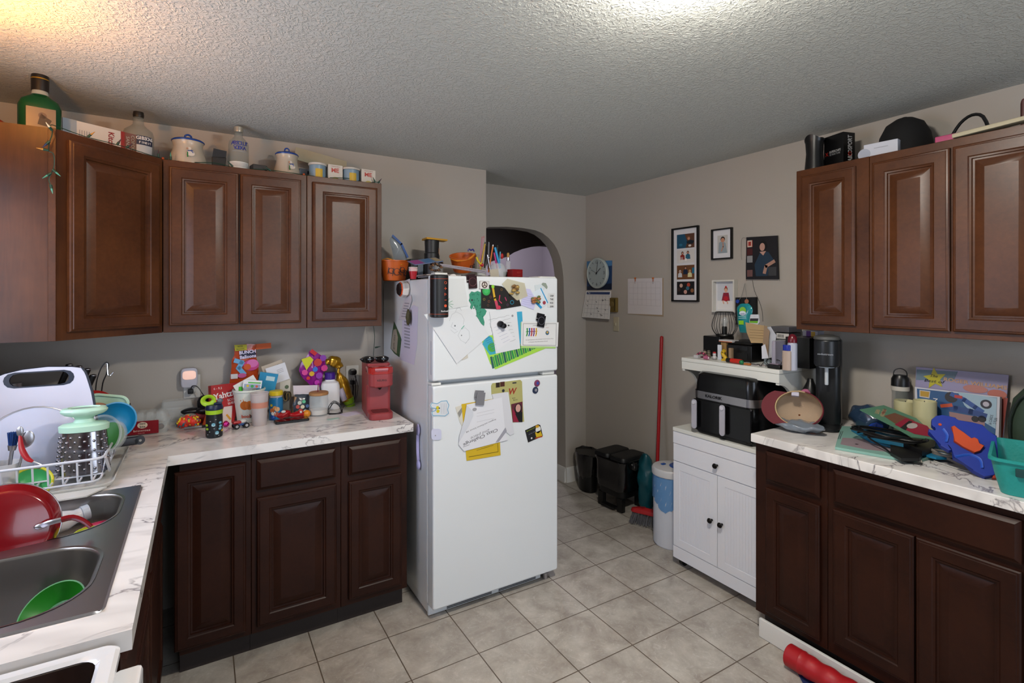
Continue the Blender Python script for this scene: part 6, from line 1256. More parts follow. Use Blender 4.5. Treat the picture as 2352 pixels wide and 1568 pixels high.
p = ona(797, 2.86); tag(B(P('#1c1612', .5)).ball((0, 0, .03), .03).ball((.01, 0, .055), .016).obj('dark_figurine', loc=p), 'small dark figurine behind the right-hand mug', 'figurine')
# string lights
GRN = P('#14392a', .45); BULB = P('#4a8a70', .25); 
t = thing('string_lights', 'green string of fairy lights along the cabinet tops, its end hanging down the corner', 'string lights')
pts = [at(117, 425, 'y', yd - .024), at(112, 412, 'y', yd - .024), at(118, 398, 'y', yd - .024), at(122, 390, 'y', yd - .024), at(125, 372, 'y', yd - .024), at(122, 352, 'y', yd - .024), at(112, 346, 'y', yd - .024), at(114, 325, 'y', yd - .024), at(119, 312, 'y', yd - .024), at(120, 300, 'y', yd - .024)]
pts += [Vector((xd - .01, yd + .0, ZT + .012)), Vector((xd + .07, yd + .09, ZT + .006)), Vector((xd + .17, yd + .18, ZT + .008)), Vector((xj, yU + .02, ZT + .006))] + [Vector((xj + .1 * k, yU + .02 + .02 * (k % 2), ZT + .005 + .004 * (k % 3))) for k in range(1, 10)]
pts += [Vector((.829, yU + .03, ZT + .01)), Vector((.838, 2.86, 2.10)), Vector((.836, 2.90, 1.95)), Vector((.838, 2.92, 1.75)), Vector((.842, 2.93, 1.55)), Vector((.836, 2.93, 1.40)), Vector((.850, 2.94, 1.30)), Vector((.846, 2.95, 1.2)), Vector((.85, 2.95, 1.10))]
B(GRN).tube(pts, .0016, n=5, smooth=3).obj('wire', t)
def bulb(q, d, m=BULB):
    d = Vector(d).normalized(); o = B(GRN).cyl(q, q + d * .014, .0042).obj('socket', t); B(m).cyl(q + d * .014, q + d * .032, .0036, .0008, n=10).obj('bulb', o)
AM = P('#a8782a', .25); PUR = P('#3a2030', .3)
for i, (k, d, m) in enumerate(((0, (0.2, -.1, -1), BULB), (2, (-.7, -.2, -.7), BULB), (3, (.7, -.2, -.7), BULB), (6, (-1, -.2, .1), AM), (7, (-.6, -.2, -.9), P('#1a2a50')), (9, (-.3, -.5, .5), P('#c9c4a8', .3)))): bulb(pts[k] + Vector((0, -.004, 0)), d, m)
for px, (dx, dz), m in ((190, (.6, .6), AM), (255, (.4, .7), PUR), (277, (.6, .5), PUR), (362, (0, 1), PUR), (392, (0, 1), BULB), (535, (-.8, .8), GRN), (622, (-.6, .4), GRN), (862, (-.5, 1), GRN), (868, (.3, .4), PUR)):
    y = yU + .02 if px > 375 else None
    q = Vector((at(px, 350, 'y', yU + .02).x, yU + .02, ZT + .006)) if y else Vector((xd + (xj - xd) * (px - 127) / 248, yd + (yU - yd) * (px - 127) / 248 + .012, ZT + .006)); bulb(q, (dx, -.1, dz), m)
for z in (2.075, 1.93, 1.78, 1.62, 1.44, 1.24): bulb(Vector((.840, 2.90, z)), (1, -.1, .15), GRN)
for px in (374, 698): q = Vector((at(px, 350, 'y', yU + .015).x, yU + .015, ZT + .006)); B(P('#a8481c', .4)).ball(q, .006).obj('bulb', t)
# ---------------------------------------------------------------- on top of the fridge
FT = FH + .001
def onf(px, y): p = at(px, 600, 'y', y); return Vector((p.x, y, FT))
def bucket_(label, p, r, h, M=None, prints=()):
    t = thing('halloween_bucket', label, 'bucket', mtx=M or Matrix.Translation(p), group=None)
    B(P('#b8561a', .4)).lathe([(r * .72, 0), (r * .75, .003), (r * .98, h), (r * 1.03, h), (r * 1.03, h + .006), (r * .95, h + .006), (r * .73, .006), (0, .005)], n=40, cap=False).obj('bucket', t)
    b = B()
    for a, z, s in prints: 
        b.M = Matrix.Translation(((r * (.74 + .25 * z)) * math.sin(R(a)), -(r * (.74 + .25 * z)) * math.cos(R(a)), z * h)) @ RZ(R(a)) @ FA; u = .0018
        b.tube([(s * math.cos(k * .7), s * math.sin(k * .7), u) for k in range(9)], .0018, INK, n=4).line([(-s * 1.3, -s * 1.2), (-s * .9, s * 1.3), (-s * .5, s * .9)], .003, u, INK).line([(s * .4, 0), (s * 1.3, -s)], .003, u, INK)
    b.M = Matrix(); b.obj('swirl_print', t, ang=0); return t
p = onf(905, 2.80); t = bucket_('upright orange halloween bucket with black swirls beside the cabinet', p, .082, .105, None, ((-30, .5, .014), (-5, .45, .018), (20, .55, .015), (42, .4, .016)))
B(P('#c07a1c', .4)).tube([(-.082, 0, .105), (-.05, -.04, .120), (.0, -.062, .100), (.02, -.078, .085)], .005, flat=.5).obj('handle', t)
foil('zip_bag', 'clear zip bag with a blue seal sticking up out of the left bucket', [(894, 548), (903, 539), (925, 560), (938, 592), (925, 600), (905, 596)], 2.84, R(0), mat('zip_clear', '#8e98a0', .15, alpha=.6), lambda b, f, z: b.line([f(902, 541), f(922, 560), f(936, 590)], .012, z, P('#1f4a8a', .4)), seed=3)
p = onf(961, 2.86); t = thing('black_device', 'black square appliance behind the magazine on the fridge', 'appliance', p); B(P('#1c1e20', .5)).box((-.062, -.04, 0), (.055, .06, .128), bev=.006).obj('case', t); B(P('#6a7480', .3)).box((-.02, -.046, .02), (.012, -.0405, .115), bev=.002).obj('clear_tube', t)
B(P('#8a7a64', .5)).box((.014, -.043, .095), (.054, -.0405, .118)).obj('tan_strip', t)
p = onf(992, 2.80); t = thing('blender_tower', 'black cylinder with a picture strip and flat yellow lid on the fridge', 'appliance', p)
B(P('#1a1b1c', .45)).lathe([(.042, .0), (.044, .004), (.044, .16), (.040, .165), (.042, .236)], n=32).obj('body', t); B(P('#b8861c', .5)).prism([(-.062, -.055), (.070, -.045), (.078, .03), (-.05, .05)], .2365, .246).obj('yellow_lid', t, rot=(0, R(2), 0))
b = B(); wrap(b, .043, .10, .19, 38, 62, P('#a88468', .5)); wrap(b, .043, .15, .18, 44, 56, P('#c9a088', .5), .0012); b.obj('picture_strip', t)
p = onf(1003, 2.66); t = thing('glass_jar', 'dark glass jar with a black lid in front of the tower', 'jar', p); B(mat('smoky_glass')).lathe([(.034, 0), (.036, .004), (.036, .075), (.030, .085)], n=28).obj('glass', t); B(BK).lathe([(.036, .0855), (.036, .103), (0, .105)], n=28).obj('lid', t)
# pile of papers, magazine
t = thing('paper_pile', 'heap of loose papers and folders lying on the fridge', 'papers', (1.20, 2.55, FT)); rn = random.Random(8)
for k in range(6): c_ = ('#8a7f7c', '#a8a09c', '#6a5a58', '#b4aeb0', '#7a7478', '#a49c98')[k]; B(P(c_, .7)).box((-.20 + rn.uniform(-.03, .03), -.09, 0), (.19 + rn.uniform(-.03, .02), .09, .0042)).obj('sheet', t, loc=(0, 0, k * .0046), rot=(0, 0, rn.uniform(-.12, .12)))
t = thing('wire_hanger_bundle', 'bundle of grey plastic strips slanting across the papers', 'strips')
for k in range(4): B(P('#7d7880' if k % 2 else '#a39ca4', .5)).tube([at(1010 + k * 2, 606 + k * 1.6, 'y', 2.44), at(1060, 613 + k * 2.0, 'y', 2.42), at(1115, 622 + k * 1.8, 'y', 2.40)], .0022, n=5).obj('strip', t)
t = tag(B(P('#5a6a8a', .3)).box((-.075, -.05, 0), (.085, .05, .004)).rect(-.07, -.045, -.02, .045, .0046, P('#8a2a7a')).rect(-.01, -.045, .04, .045, .0046, P('#3a6a9a')).rect(.05, -.045, .08, .045, .0046, P('#9a8a6a')).obj('magazine', mtx=Matrix.Translation(at(975, 601, 'y', 2.56)) @ Matrix.Rotation(R(-9), 4, 'Y') @ Matrix.Rotation(R(14), 4, 'X'), ang=0), 'glossy colourful magazine tilted over the red cups on the fridge', 'magazine')
p = onf(949, 2.46); 
for k in range(4):
    t = thing('party_cup', ('lowest red paper cup', 'second red paper cup', 'third red paper cup', 'topmost red paper cup')[k] + ' of the nested stack on the fridge edge', 'cup', p + Vector((0, 0, .0055 * k + .0)), 0, 'nested red paper cups')
    B(REDP).lathe([(0, .001), (.014, .0005), (.0205, .040), (.019, .040), (.013, .003)], n=28, cap=False).obj('cup', t); B(PAPER).lathe([(.0205, .0402), (.0222, .0405), (.0222, .0432), (.0200, .0432)], n=28).obj('rim', t)
t = thing('bead_necklace', 'heap of brown wooden bead necklace above the black speaker', 'necklace'); c0 = at(1001, 614, 'y', 2.40); rn = random.Random(11)
for k in range(44):
    a = k * .42; q = c0 + Vector(((.026 + .004 * math.sin(k * 1.7)) * math.cos(a), rn.uniform(-.014, .014), (.018 + .004 * math.cos(k * 1.3)) * math.sin(a))); B(P('#3a2618' if k % 3 else '#6a4a30', .35)).ball(q, .0052, n=8, k=6).obj('bead', t)
t = tag(crumple(B(PAPER).ball((0, 0, .012), .016, n=16, k=12), .008, 60, 2).obj('crumpled_tissue', loc=Vector((at(1040, 626, 'y', 2.36).x, 2.36, FT))), 'crumpled white tissue at the front edge of the fridge top', 'tissue')
t = tag(crumple(B(P('#3a3838', .5)).ball((0, 0, .010), .016, n=16, k=12, sc=(1.5, 1, .8)), .006, 60, 5).obj('crumpled_bag', loc=Vector((at(1066, 628, 'y', 2.37).x, 2.37, FT))), 'dark crumpled wrapper on the fridge, right of the tissue', 'wrapper')
t = tag(B(P('#9a9490', .5)).box((-.05, -.02, 0), (.05, .02, .012), bev=.003).obj('flat_case', loc=Vector((at(1105, 630, 'y', 2.36).x, 2.36, FT)), rot=(0, 0, .1)), 'flat grey-brown case near the right end of the fridge top', 'case')
# tilted bucket
p = at(1064, 606, 'y', 2.72); M = Matrix.Translation((p.x, 2.72, FT + .062)) @ Matrix.Rotation(R(-10), 4, 'Y') @ Matrix.Rotation(R(16), 4, 'X')
t = bucket_('tilted orange halloween bucket resting on the papers', None, .076, .085, M, ((22, .35, .012), (45, .4, .012)))
B(P('#c8781c', .4)).tube([(-.076, 0, .085), (-.06, -.05, .080), (0, -.075, .088), (.05, -.055, .105), (.076, 0, .090)], .0055, flat=.6).obj('handle', t)
t = tag(B(P('#2a2a7a', .4)).tube([(-.02, 0, 0), (-.012, 0, .012), (0, 0, .006), (.012, 0, .012), (.02, 0, 0)], .004, n=6).obj('purple_toy', loc=at(1082, 577, 'y', 2.66)), 'tiny blue-purple bat toy over the rim of the tilted bucket', 'toy')
t = tag(B(P('#9a9488', .5)).box((-.02, -.02, 0), (.02, .02, .17), bev=.003).obj('cream_box', loc=onf(1098, 2.86)), 'upright cream carton behind the pencil cups on the fridge', 'carton')
# pencil cups
p = onf(1106, 2.52); t = thing('pencil_cup', 'clear cup of pencils and straws beside the tilted bucket', 'cup', p); B(GLASS).lathe([(.022, 0), (.027, .055), (.025, .055), (.020, .004)], n=28).obj('cup', t)
def pen(name, label, x0, y0, x1, y1, yy, r, m, tip=None, cat='pencil', flat=None):
    a, b_ = at(x0, y0, 'y', yy), at(x1, y1, 'y', yy + .01); t = thing(name, label, cat)
    if flat: bb = B(m); d = b_ - a; bb.tube([a, a.lerp(b_, .5), b_], r, n=4, smooth=1, flat=.15).obj('blade', t)
    else: B(m).cyl(a, b_, r).obj('barrel', t)
    if tip: B(tip).cyl(b_, b_ + (b_ - a).normalized() * .010, r * 1.02, r * .8).obj('tip', t)
    return t
pen('pencil', 'yellow pencil leaning right in the pencil cup', 1103, 620, 1114, 560, 2.52, .0042, P('#a8841c', .4), P('#2a3a2a'))
pen('straw', 'pink straw in the pencil cup, left one', 1101, 612, 1107, 547, 2.53, .0016, P('#b8487a', .4), P('#b8303a'), 'straw')
pen('straw', 'pink straw in the pencil cup, right one', 1103, 612, 1111, 546, 2.54, .0016, P('#c06a8a', .4), P('#b8303a'), 'straw')
pen('ruler', 'grey plastic ruler standing among the pencils', 1121, 618, 1123, 556, 2.50, .013, P('#8a8a90', .4), None, 'ruler', True)
pen('scissors_handle', 'black pen standing behind the grey ruler', 1113, 615, 1117, 562, 2.56, .004, BK, None, 'pen')
t = thing('rubber_figure', 'yellow rubber figure with a red ball hung on the pencil cup', 'toy', at(1099, 603, 'y', 2.46)); B(P('#b8a01c', .4)).tube([(-.012, 0, .03), (-.004, 0, .012), (.008, 0, -.002), (.018, 0, -.008)], .006).obj('body', t); B(REDP).ball((.022, 0, -.012), .010).obj('ball', t)
p = onf(1143, 2.50); t = thing('glass_vase', 'round glass vase full of pens on the fridge', 'vase', p); B(GLASS).lathe([(.024, 0), (.045, .02), (.052, .05), (.045, .078), (.030, .095), (.028, .095), (.042, .077), (.049, .05), (.042, .022), (0, .006)], n=36).obj('vase', t)
for a in (('pencil', 'orange pencil with a white tip in the glass vase', 1122, 625, 1132, 566, 2.49, .0042, P('#b8601c', .4), P('#c9c4c0')), ('marker', 'bright blue marker leaning in the glass vase', 1149, 616, 1137, 568, 2.48, .0065, P('#1f86b8', .35), None, 'marker'), ('marker', 'magenta marker beside the blue one in the glass vase', 1142, 616, 1135, 580, 2.49, .005, P('#a81a6a', .35), None, 'marker'), ('toothbrush', 'light blue toothbrush in the glass vase', 1147, 615, 1149, 578, 2.50, .0035, P('#5aa8c0', .35), None, 'toothbrush'), ('pen', 'black pen at the back of the glass vase', 1140, 612, 1143, 563, 2.52, .0035, BK, None, 'pen'), ('pen', 'silver pen on the left of the glass vase', 1127, 624, 1120, 585, 2.47, .004, CHROME, None, 'pen')): pen(*a)
p = onf(1167, 2.60); t = thing('spray_bottle', 'slim clear spray bottle with a gold cap on the fridge', 'bottle', p); B(GLASS).lathe([(.015, 0), (.015, .118), (.008, .122)], n=24).obj('bottle', t); B(CHROME).lathe([(.009, .1225), (.010, .140)], n=20).obj('collar', t); B(P('#a87c3a', .35)).lathe([(.0075, .1405), (.0085, .16), (.005, .168)], n=20).obj('cap', t)
tag(B(P('#a81c1c', .4)).ball((0, 0, 0), .012, sc=(.8, .5, 1.3)).obj('red_clip', loc=at(1153, 588, 'y', 2.505)), 'red plastic clip on the pens in the vase on the fridge', 'clip')
p = onf(1184, 2.46); t = thing('red_gift_box', 'small red gift box at the right end of the fridge top', 'gift box', p, R(8)); B(P('#7c0e12', .4)).box((-.036, -.02, 0), (.036, .03, .064), bev=.002).obj('box', t); b = B(P('#a8443c', .4)); b.M = Matrix.Translation((0, -.0202, 0)) @ FA; b.text('BEST', .008, .046, .009, .0006); b.text('wishes', .008, .030, .006, .0006); b.obj('lettering', t, ang=0)
tag(B(P('#100f10', .4)).prism([(0, 0), (.055, 0), (.0, .055)], -.02, .02).obj('black_wedge', mtx=Matrix.Translation((at(1160, 612, 'y', 2.56).x, 2.56, FT + .0)) @ FA, ang=20), 'black wedge-shaped case sloping down behind the red box', 'case')
tag(B(PAPER).box((-.03, -.02, 0), (.03, .02, .006)).obj('white_cards', loc=onf(1153, 2.36), rot=(0, 0, .1)), 'small stack of white cards at the fridge edge', 'cards')
tag(B(P('#b0a898', .6)).box((-.026, -.0012, -.03), (.026, .0012, .014)).obj('torn_leaflet', mtx=Matrix.Translation(at(1135, 624, 'y', 2.42)) @ Matrix.Rotation(R(-8), 4, 'Y'), ang=0), 'crinkled pale leaflet leaning in front of the glass vase', 'leaflet')
# ---------------------------------------------------------------- on top of the right wall cabinets
def onb_(px, x, z=ZT): p = at(px, 350, 'x', x); return Vector((x, p.y, z))
p = onb_(1871, 2.54); h = htop(p, 312); r = pxw(p, 20); t = thing('black_vase', 'black waisted cup with a notched rim at the end of the right cabinets', 'cup', p)
b = B(BK); n = 36; prof = [(1, 0), (1.0, .1), (.86, .5), (.95, .85), (1.03, 1)]
b.rings([[(r * a * math.cos(2*math.pi*j/n), r * a * math.sin(2*math.pi*j/n), h * (z_ if k < 4 else 1 - .08 * (1 - math.cos(4*math.pi*j/n)))) for j in range(n)] for k, (a, z_) in enumerate(prof)] + [[(r * .93 * math.cos(2*math.pi*j/n), r * .93 * math.sin(2*math.pi*j/n), h * .8) for j in range(n)]], cap0=True, cap1=True); b.obj('cup', t)
p = onb_(1937, 2.56); h = htop(p, 302); t = thing('tuner_box', 'tall black box with white DIABLOSPORT lettering on the right cabinets', 'box', p, R(-105)); w1, w2 = .105, .070
B(P('#0a0a0b', .3)).box((-w1, 0, 0), (0, w2, h), bev=.001).obj('box', t, ang=20)
b = B(); b.M = Matrix(((0, 0, 1, .0003), (1, 0, 0, 0), (0, 1, 0, 0), (0, 0, 0, 1))); b.text('DIABLOSPORT', w2 * .55, h * .48, .026, .0006, P('#b8b8b8'), rot=R(90), wd=h * .88, bold=.02); b.disc(w2 * .55, h * .39, .010, .0008, P('#a02018')).disc(w2 * .55, h * .39, .006, .0012, P('#0a0a0b'))
b.M = FA.copy(); b.text('SUPERCHIPS', -w1 * .42, h * .52, .011, .0006, P('#b8b8b8'), wd=.062, shear=.2).text('BY PEAK TUNE', -w1 * .42, h * .44, .008, .0006, P('#9a9a9a'), wd=.056).text('X', -w1 * .84, h * .48, .018, .0006, P('#a02018')); b.M = Matrix(); b.obj('lettering', t, ang=0)
p = onb_(2020, 2.52); h = htop(p, 330); t = thing('white_box', 'low white shiny box in front of the black cap', 'box', p, R(-84)); B(P('#b9bcc6', .25)).box((-.05, -.03, 0), (.075, .03, h), bev=.002).obj('box', t, ang=20); b = B(P('#9aa0ae', .3)); b.M = Matrix.Translation((0, -.0302, 0)) @ FA; b.disc(-.048, h * .3, .024, .0006).line([(-.01, h * .62), (.04, h * .62)], .002, .0006, GREYINK); b.obj('print', t, ang=0)
p = onb_(2078, 2.635); h = htop(p, 270); t = thing('baseball_hat', 'plain black baseball cap sitting on the right cabinets', 'cap', p, R(-60)); rc = .098
b = B(P('#070708', .85)); b.lathe([(rc, 0), (rc * 1.02, h * .25), (rc * .93, h * .55), (rc * .70, h * .82), (rc * .35, h * .95), (.012, h * .985), (.010, h)], n=36, sy=1.1).obj('crown', t)
b = B(P('#070708', .8)); n = 16; L = []
for z in (0, .004): L.append([(rc * math.cos(R(-75 + 150 * k / n)) * .95, rc * math.sin(R(-75 + 150 * k / n)), .012 + z) for k in range(n + 1)] + [((rc + .065) * math.cos(R(75 - 150 * k / n) * .72), (rc) * 1.05 * math.sin(R(75 - 150 * k / n)), .004 + z) for k in range(n + 1)])
b.rings(L).obj('brim', t)
tag(B(P('#a8481c', .4)).box((-.012, -.012, 0), (.012, .012, .062), bev=.003).obj('orange_box', loc=onb_(2018, 2.62)), 'bit of an orange box behind the white box', 'box')
tag(B(P('#a83a68', .4)).box((-.02, -.045, 0), (.02, .045, .026), bev=.004).obj('pink_case', loc=onb_(2184, 2.50)), 'small pink case on the right cabinets beside the cable', 'case')
B(BK).tube([onb_(2184, 2.52) + Vector((0, 0, .02)), onb_(2205, 2.53) + Vector((0, 0, .07)), onb_(2232, 2.55) + Vector((0, 0, .098)), onb_(2258, 2.56) + Vector((0, 0, .085)), onb_(2275, 2.58) + Vector((0, 0, .02))], .006).obj('black_cable_arc'); tag(bpy.data.objects['black_cable_arc'], 'thick black cable arching above the cream board', 'cable')
p = onb_(2300, 2.49); tag(B(P('#a89f84', .5)).box((-.03, -.24, 0), (.02, .135, .016), bev=.003).obj('cream_plank', loc=p + Vector((0, 0, .010)), rot=(R(-3), 0, 0)), 'long cream board lying along the front of the right cabinets', 'board')
tag(B(P('#4a1a1c', .5)).box((-.03, -.06, 0), (.03, .06, .12), bev=.01).obj('maroon_bag', loc=onb_(2398, 2.60), rot=(0, 0, .3)), 'corner of a dark red bag at the right edge of the cabinets', 'bag')
# ---------------------------------------------------------------- on the cart's hutch shelf
SZ = HZ + .001
def sh_(px, x, z=SZ): p = at(px, 800, 'x', x); return Vector((x, p.y, z))
RW = R(-90)
t = thing('speaker_box', 'black speaker box at the left end of the hutch shelf', 'speaker', sh_(1648, 2.62), RW); B(BK).box((-.055, -.06, 0), (.062, .07, .118), bev=.005).obj('case', t)
t = thing('cage_lamp', 'black wire cage lamp with a clear bulb standing on the speaker box', 'lamp', sh_(1664, 2.60, SZ + .121)); BW = mat('black_wire', '#0a0a0a', .4)
B(BW).lathe([(.046, 0), (.048, .004), (.046, .012), (0, .014)], n=32).obj('base', t); B(BW).lathe([(.014, .0142), (.014, .05), (.012, .056)], n=20).obj('socket', t)
B(mat('bulb_glass', '#d8dcdc', .05, alpha=.3)).lathe([(.010, .0562), (.014, .068), (.020, .085), (.018, .10), (.010, .110), (0, .113)], n=24).obj('bulb', t)
for k in range(12):
    a = 2 * math.pi * k / 12; B(BW).tube([(r * math.cos(a), r * math.sin(a), z) for r, z in ((.047, .008), (.062, .030), (.070, .055), (.066, .085), (.056, .115), (.047, .140))], .0016, n=5, smooth=2).obj('cage_wire', t)
B(BW).tube([(.047 * math.cos(a * .5236), .047 * math.sin(a * .5236), .140) for a in range(12)], .0018, n=5, smooth=2, closed=True).obj('top_ring', t)
def bx(name, label, cat, px, x, w, d, h, m, rz=RW, z=SZ, bev=.002, draw=None):
    p = sh_(px, x, z); t = thing(name, label, cat, p, rz); B(m if isinstance(m, bpy.types.Material) else P(m, .5)).box((-w/2, -d/2, 0), (w/2, d/2, h), bev=bev).obj('body', t, ang=25)
    if draw: b = B(); b.M = Matrix.Translation((0, -d/2 - .0003, 0)) @ FA; draw(b); b.M = Matrix(); b.obj('print', t, ang=0)
    return t
bx('tissue_book', 'pale and orange notepad wedged on top under the cage lamp', 'notepad', 1674, 2.515, .085, .06, .012, '#b8b4b4', z=SZ + .098, draw=lambda b: b.rect(-.042, .001, .042, .005, .0006, P('#a8562a')))
bx('small_carton', 'small tan carton propping up the notepad', 'carton', 1668, 2.515, .034, .05, .095, '#8a6a3e')
t = thing('rubber_letter', 'yellow rubber duck-shaped toy on the hutch shelf', 'toy', sh_(1664, 2.455)); B(P('#c09a1c', .4)).tube([(0, .012, .0), (0, -.010, .012), (0, .004, .026), (0, .012, .040), (0, .0, .056)], .010, n=10).obj('body', t); B(INK).ball((-.0105, .006, .045), .003).obj('eye', t)
bx('white_leaflet', 'white folded leaflet standing at the left of the yellow toy', 'leaflet', 1653, 2.47, .022, .003, .082, '#b8bcc4', RW + .4, bev=0)
bx('tan_frame', 'narrow tan wooden block standing beside the printer', 'block', 1679, 2.46, .018, .02, .072, '#8a7258')
t = thing('printer', 'black desktop printer in the middle of the hutch shelf', 'printer', sh_(1720, 2.60), RW); B(BK).box((-.085, -.10, 0), (.085, .09, .088), bev=.006).box((-.083, -.095, .0885), (.083, .088, .106), bev=.008).obj('case', t); B(P('#1a1b1e', .25)).box((-.065, -.1025, .060), (.062, -.1003, .082), bev=.001).obj('control_panel', t); B(P('#050505', .6)).box((-.06, -.102, .012), (.06, -.1003, .045)).obj('paper_slot', t)
B(P('#c0c4cc', .4)).box((-.082, -.1012, .03), (-.072, -.1003, .052)).obj('sticker', t)
# teal refill pouch
M = frame(FB, sh_(1709, 2.52, SZ + .1065), R(2)); q = PP(M, [(1692, 706), (1701, 697), (1720, 697), (1729, 707), (1726, 745), (1722, 764), (1700, 764), (1694, 740)]); c = ctr(q)
t = thing('refill_pouch', 'teal hand soap refill pouch standing on the printer', 'pouch', mtx=M); b = B(mat('teal_film', '#147a80', .15, coat=.5)); o = ray_outline(q, c, 36); s_ = lambda k, z: [(c[0] + (x - c[0]) * k, c[1] + (y - c[1]) * k, z) for x, y in o]
b.rings([s_(.02, -.012), s_(.5, -.010), s_(1, 0), s_(.9, .006), s_(.6, .014), s_(.3, .018), s_(.02, .019)]); b.obj('pouch', t)
g = lambda x, y: pp(M, x, y, .019); b = B(P('#c4ccd4', .4)).disc(*g(1706, 719), .020, .021, n=24, sy=.62).disc(*g(1706, 713), .020, .0202, P('#7ab03a')).text('equate', *g(1706, 721), .007, .0216, P('#1a3a7a'), wd=.026, bold=.02); b.rect(*g(1697, 745), *g(1708, 736), .0200, P('#7fb81c')); [b.line([g(1697, y), g(1714, y - 1)], .003, .0200, P('#9ac4c4')) for y in (727, 731)]; b.obj('label', t, ang=0)
def leaf_(name, label, cat, pts, x, lean, col, rot=0, draw=None, th=.0015):
    c = at(*ctr(pts), 'x', x); M = frame(FB, c, 0, lean) @ Matrix.Rotation(rot, 4, 'Y'); b = B(col if isinstance(col, bpy.types.Material) else P(col, .6)).prism(PP(M, pts, 0), -th, 0)
    if draw: draw(b, lambda u, v: pp(M, u, v, .0004), .0005)
    return tag(b.obj(name, mtx=M, ang=0), label, cat)
t = leaf_('smartphone', 'white smartphone with a dark screen propped behind the kraft envelope', 'phone', [(1724, 722), (1742, 722), (1744, 740), (1740, 746), (1722, 744), (1721, 738)], 2.50, 0, '#bfc1c6', draw=lambda b, f, z: (b.prism([f(1723, 731), f(1742, 731), f(1741, 737), f(1722, 737)], 0, z, INK), b.prism([f(1722, 737), f(1741, 737), f(1740, 742), f(1722, 741)], 0, z, P('#6aa82a')), b.line([f(1731, 727), f(1735, 727)], .001, z, GREYINK)), th=.006)
leaf_('kraft_envelope', 'kraft paper envelope with ruled lines leaning on the printer', 'envelope', [(1712, 740), (1762, 749), (1758, 788), (1725, 787), (1715, 763)], 2.465, R(6), '#a08660', draw=lambda b, f, z: [b.line([f(1722, 757 + 6 * k), f(1754, 759 + 6 * k)], .0012, z, P('#5c4a34')) for k in range(4)])
leaf_('white_sheet', 'white sheet standing crookedly to the right of the kraft envelope', 'paper', [(1757, 752), (1770, 750), (1783, 770), (1775, 821), (1760, 822), (1756, 790)], 2.47, R(2), '#aeb0b8')
leaf_('brown_paper', 'torn brown paper flap over the white sheet', 'paper', [(1755, 746), (1768, 760), (1766, 775), (1764, 820), (1757, 822), (1752, 790)], 2.455, R(2), '#86705a')
leaf_('white_card', 'upright white card in front of the brown paper', 'card', [(1749, 795), (1757, 790), (1765, 822), (1750, 824)], 2.44, R(2), '#c2c2ca')
bx('folder', 'light blue-grey box file standing on the hutch shelf', 'folder', 1782, 2.55, .030, .16, .125, '#98a4a4')
bx('plastic_sleeve', 'crinkled clear sleeve of papers beside the box file', 'sleeve', 1795, 2.52, .022, .14, .13, mat('sleeve_film', '#a09cac', .2, alpha=.85), bev=.006)
bx('black_box', 'black cubic appliance at the right end of the hutch shelf', 'appliance', 1852, 2.60, .120, .16, .150, BK)
bx('grey_book', 'grey boxed book lying on the black appliance by the cabinet', 'book', 1806, 2.66, .10, .12, .028, '#56565c', z=SZ + .165)
bx('label_box', 'dark box with a white barcode label below the grey book', 'box', 1808, 2.665, .085, .11, .162, '#3c3c40', draw=lambda b: (b.rect(-.025, .13, .042, .158, .0006, PAPER), [b.rect(-.018 + .005 * k, .136, -.0155 + .005 * k, .152, .0010, INK) for k in range(7)]))
bx('purple_yellow_box', 'small lilac, purple and yellow carton above the black appliance', 'carton', 1868, 2.64, .075, .06, .028, '#9a98a0', z=SZ + .152, draw=lambda b: (b.rect(-.018, 0, .004, .027, .0006, P('#4a1a6a')), b.rect(.006, 0, .026, .024, .0006, P('#a8841c'))))
# cans
p = sh_(1820, 2.42); t = thing('shaving_can', 'white aerosol can with a dark red dome cap', 'can', p); B(P('#a4a6b4', .3)).lathe([(.020, 0), (.0215, .003), (.0215, .125), (.018, .132)], n=32).obj('can', t); B(P('#5c0f1c', .25)).lathe([(.0205, .1322), (.021, .142), (.019, .158), (.011, .170), (0, .174)], n=28).obj('cap', t)
p = sh_(1808, 2.400); t = thing('lotion_bottle', 'small beige lotion bottle with a bright blue cap', 'bottle', p, RW); B(P('#a8968a', .4)).lathe([(.020, 0), (.021, .003), (.021, .090), (.016, .094)], n=28, sy=.7, p=3).obj('bottle', t); B(P('#1a2a8a', .25)).lathe([(.0175, .0942), (.018, .118), (.016, .121), (0, .121)], n=28, sy=.8, p=3).obj('cap', t)
# small clutter along the shelf front
def sm(px, x=2.42, dz=0): return sh_(px, x, SZ + dz)
t = thing('marker', 'fat red marker with a black end lying on the hutch shelf', 'marker', sm(1688, 2.40, .013)); B(P('#b0241a', .3)).cyl((0, -.038, 0), (0, .022, 0), .0125).obj('barrel', t); B(BK).cyl((0, .0225, 0), (0, .048, 0), .0115).obj('cap', t)
tag(B(P('#0f6a3c', .3)).ball((0, 0, .012), .012).obj('green_ball', loc=sm(1703, 2.388)), 'small green ball at the shelf edge right of the red marker', 'ball')
tag(B(P('#b0aeb0', .5)).box((-.012, -.014, 0), (.012, .014, .018), bev=.002).obj('white_cube', loc=sm(1601, 2.42)), 'little white cube at the far left of the hutch shelf', 'cube')
t = thing('bead_bracelet', 'dark pink and black bracelet at the left end of the shelf', 'bracelet', sm(1612, 2.46, .014)); 
for k in range(12): B(P('#4a1428' if k % 2 else '#a03a5a', .35)).ball((.004 * math.sin(k), .030 * math.cos(k * .5236), .012 * math.sin(k * .5236)), .007, n=8, k=6).obj('bead', t)
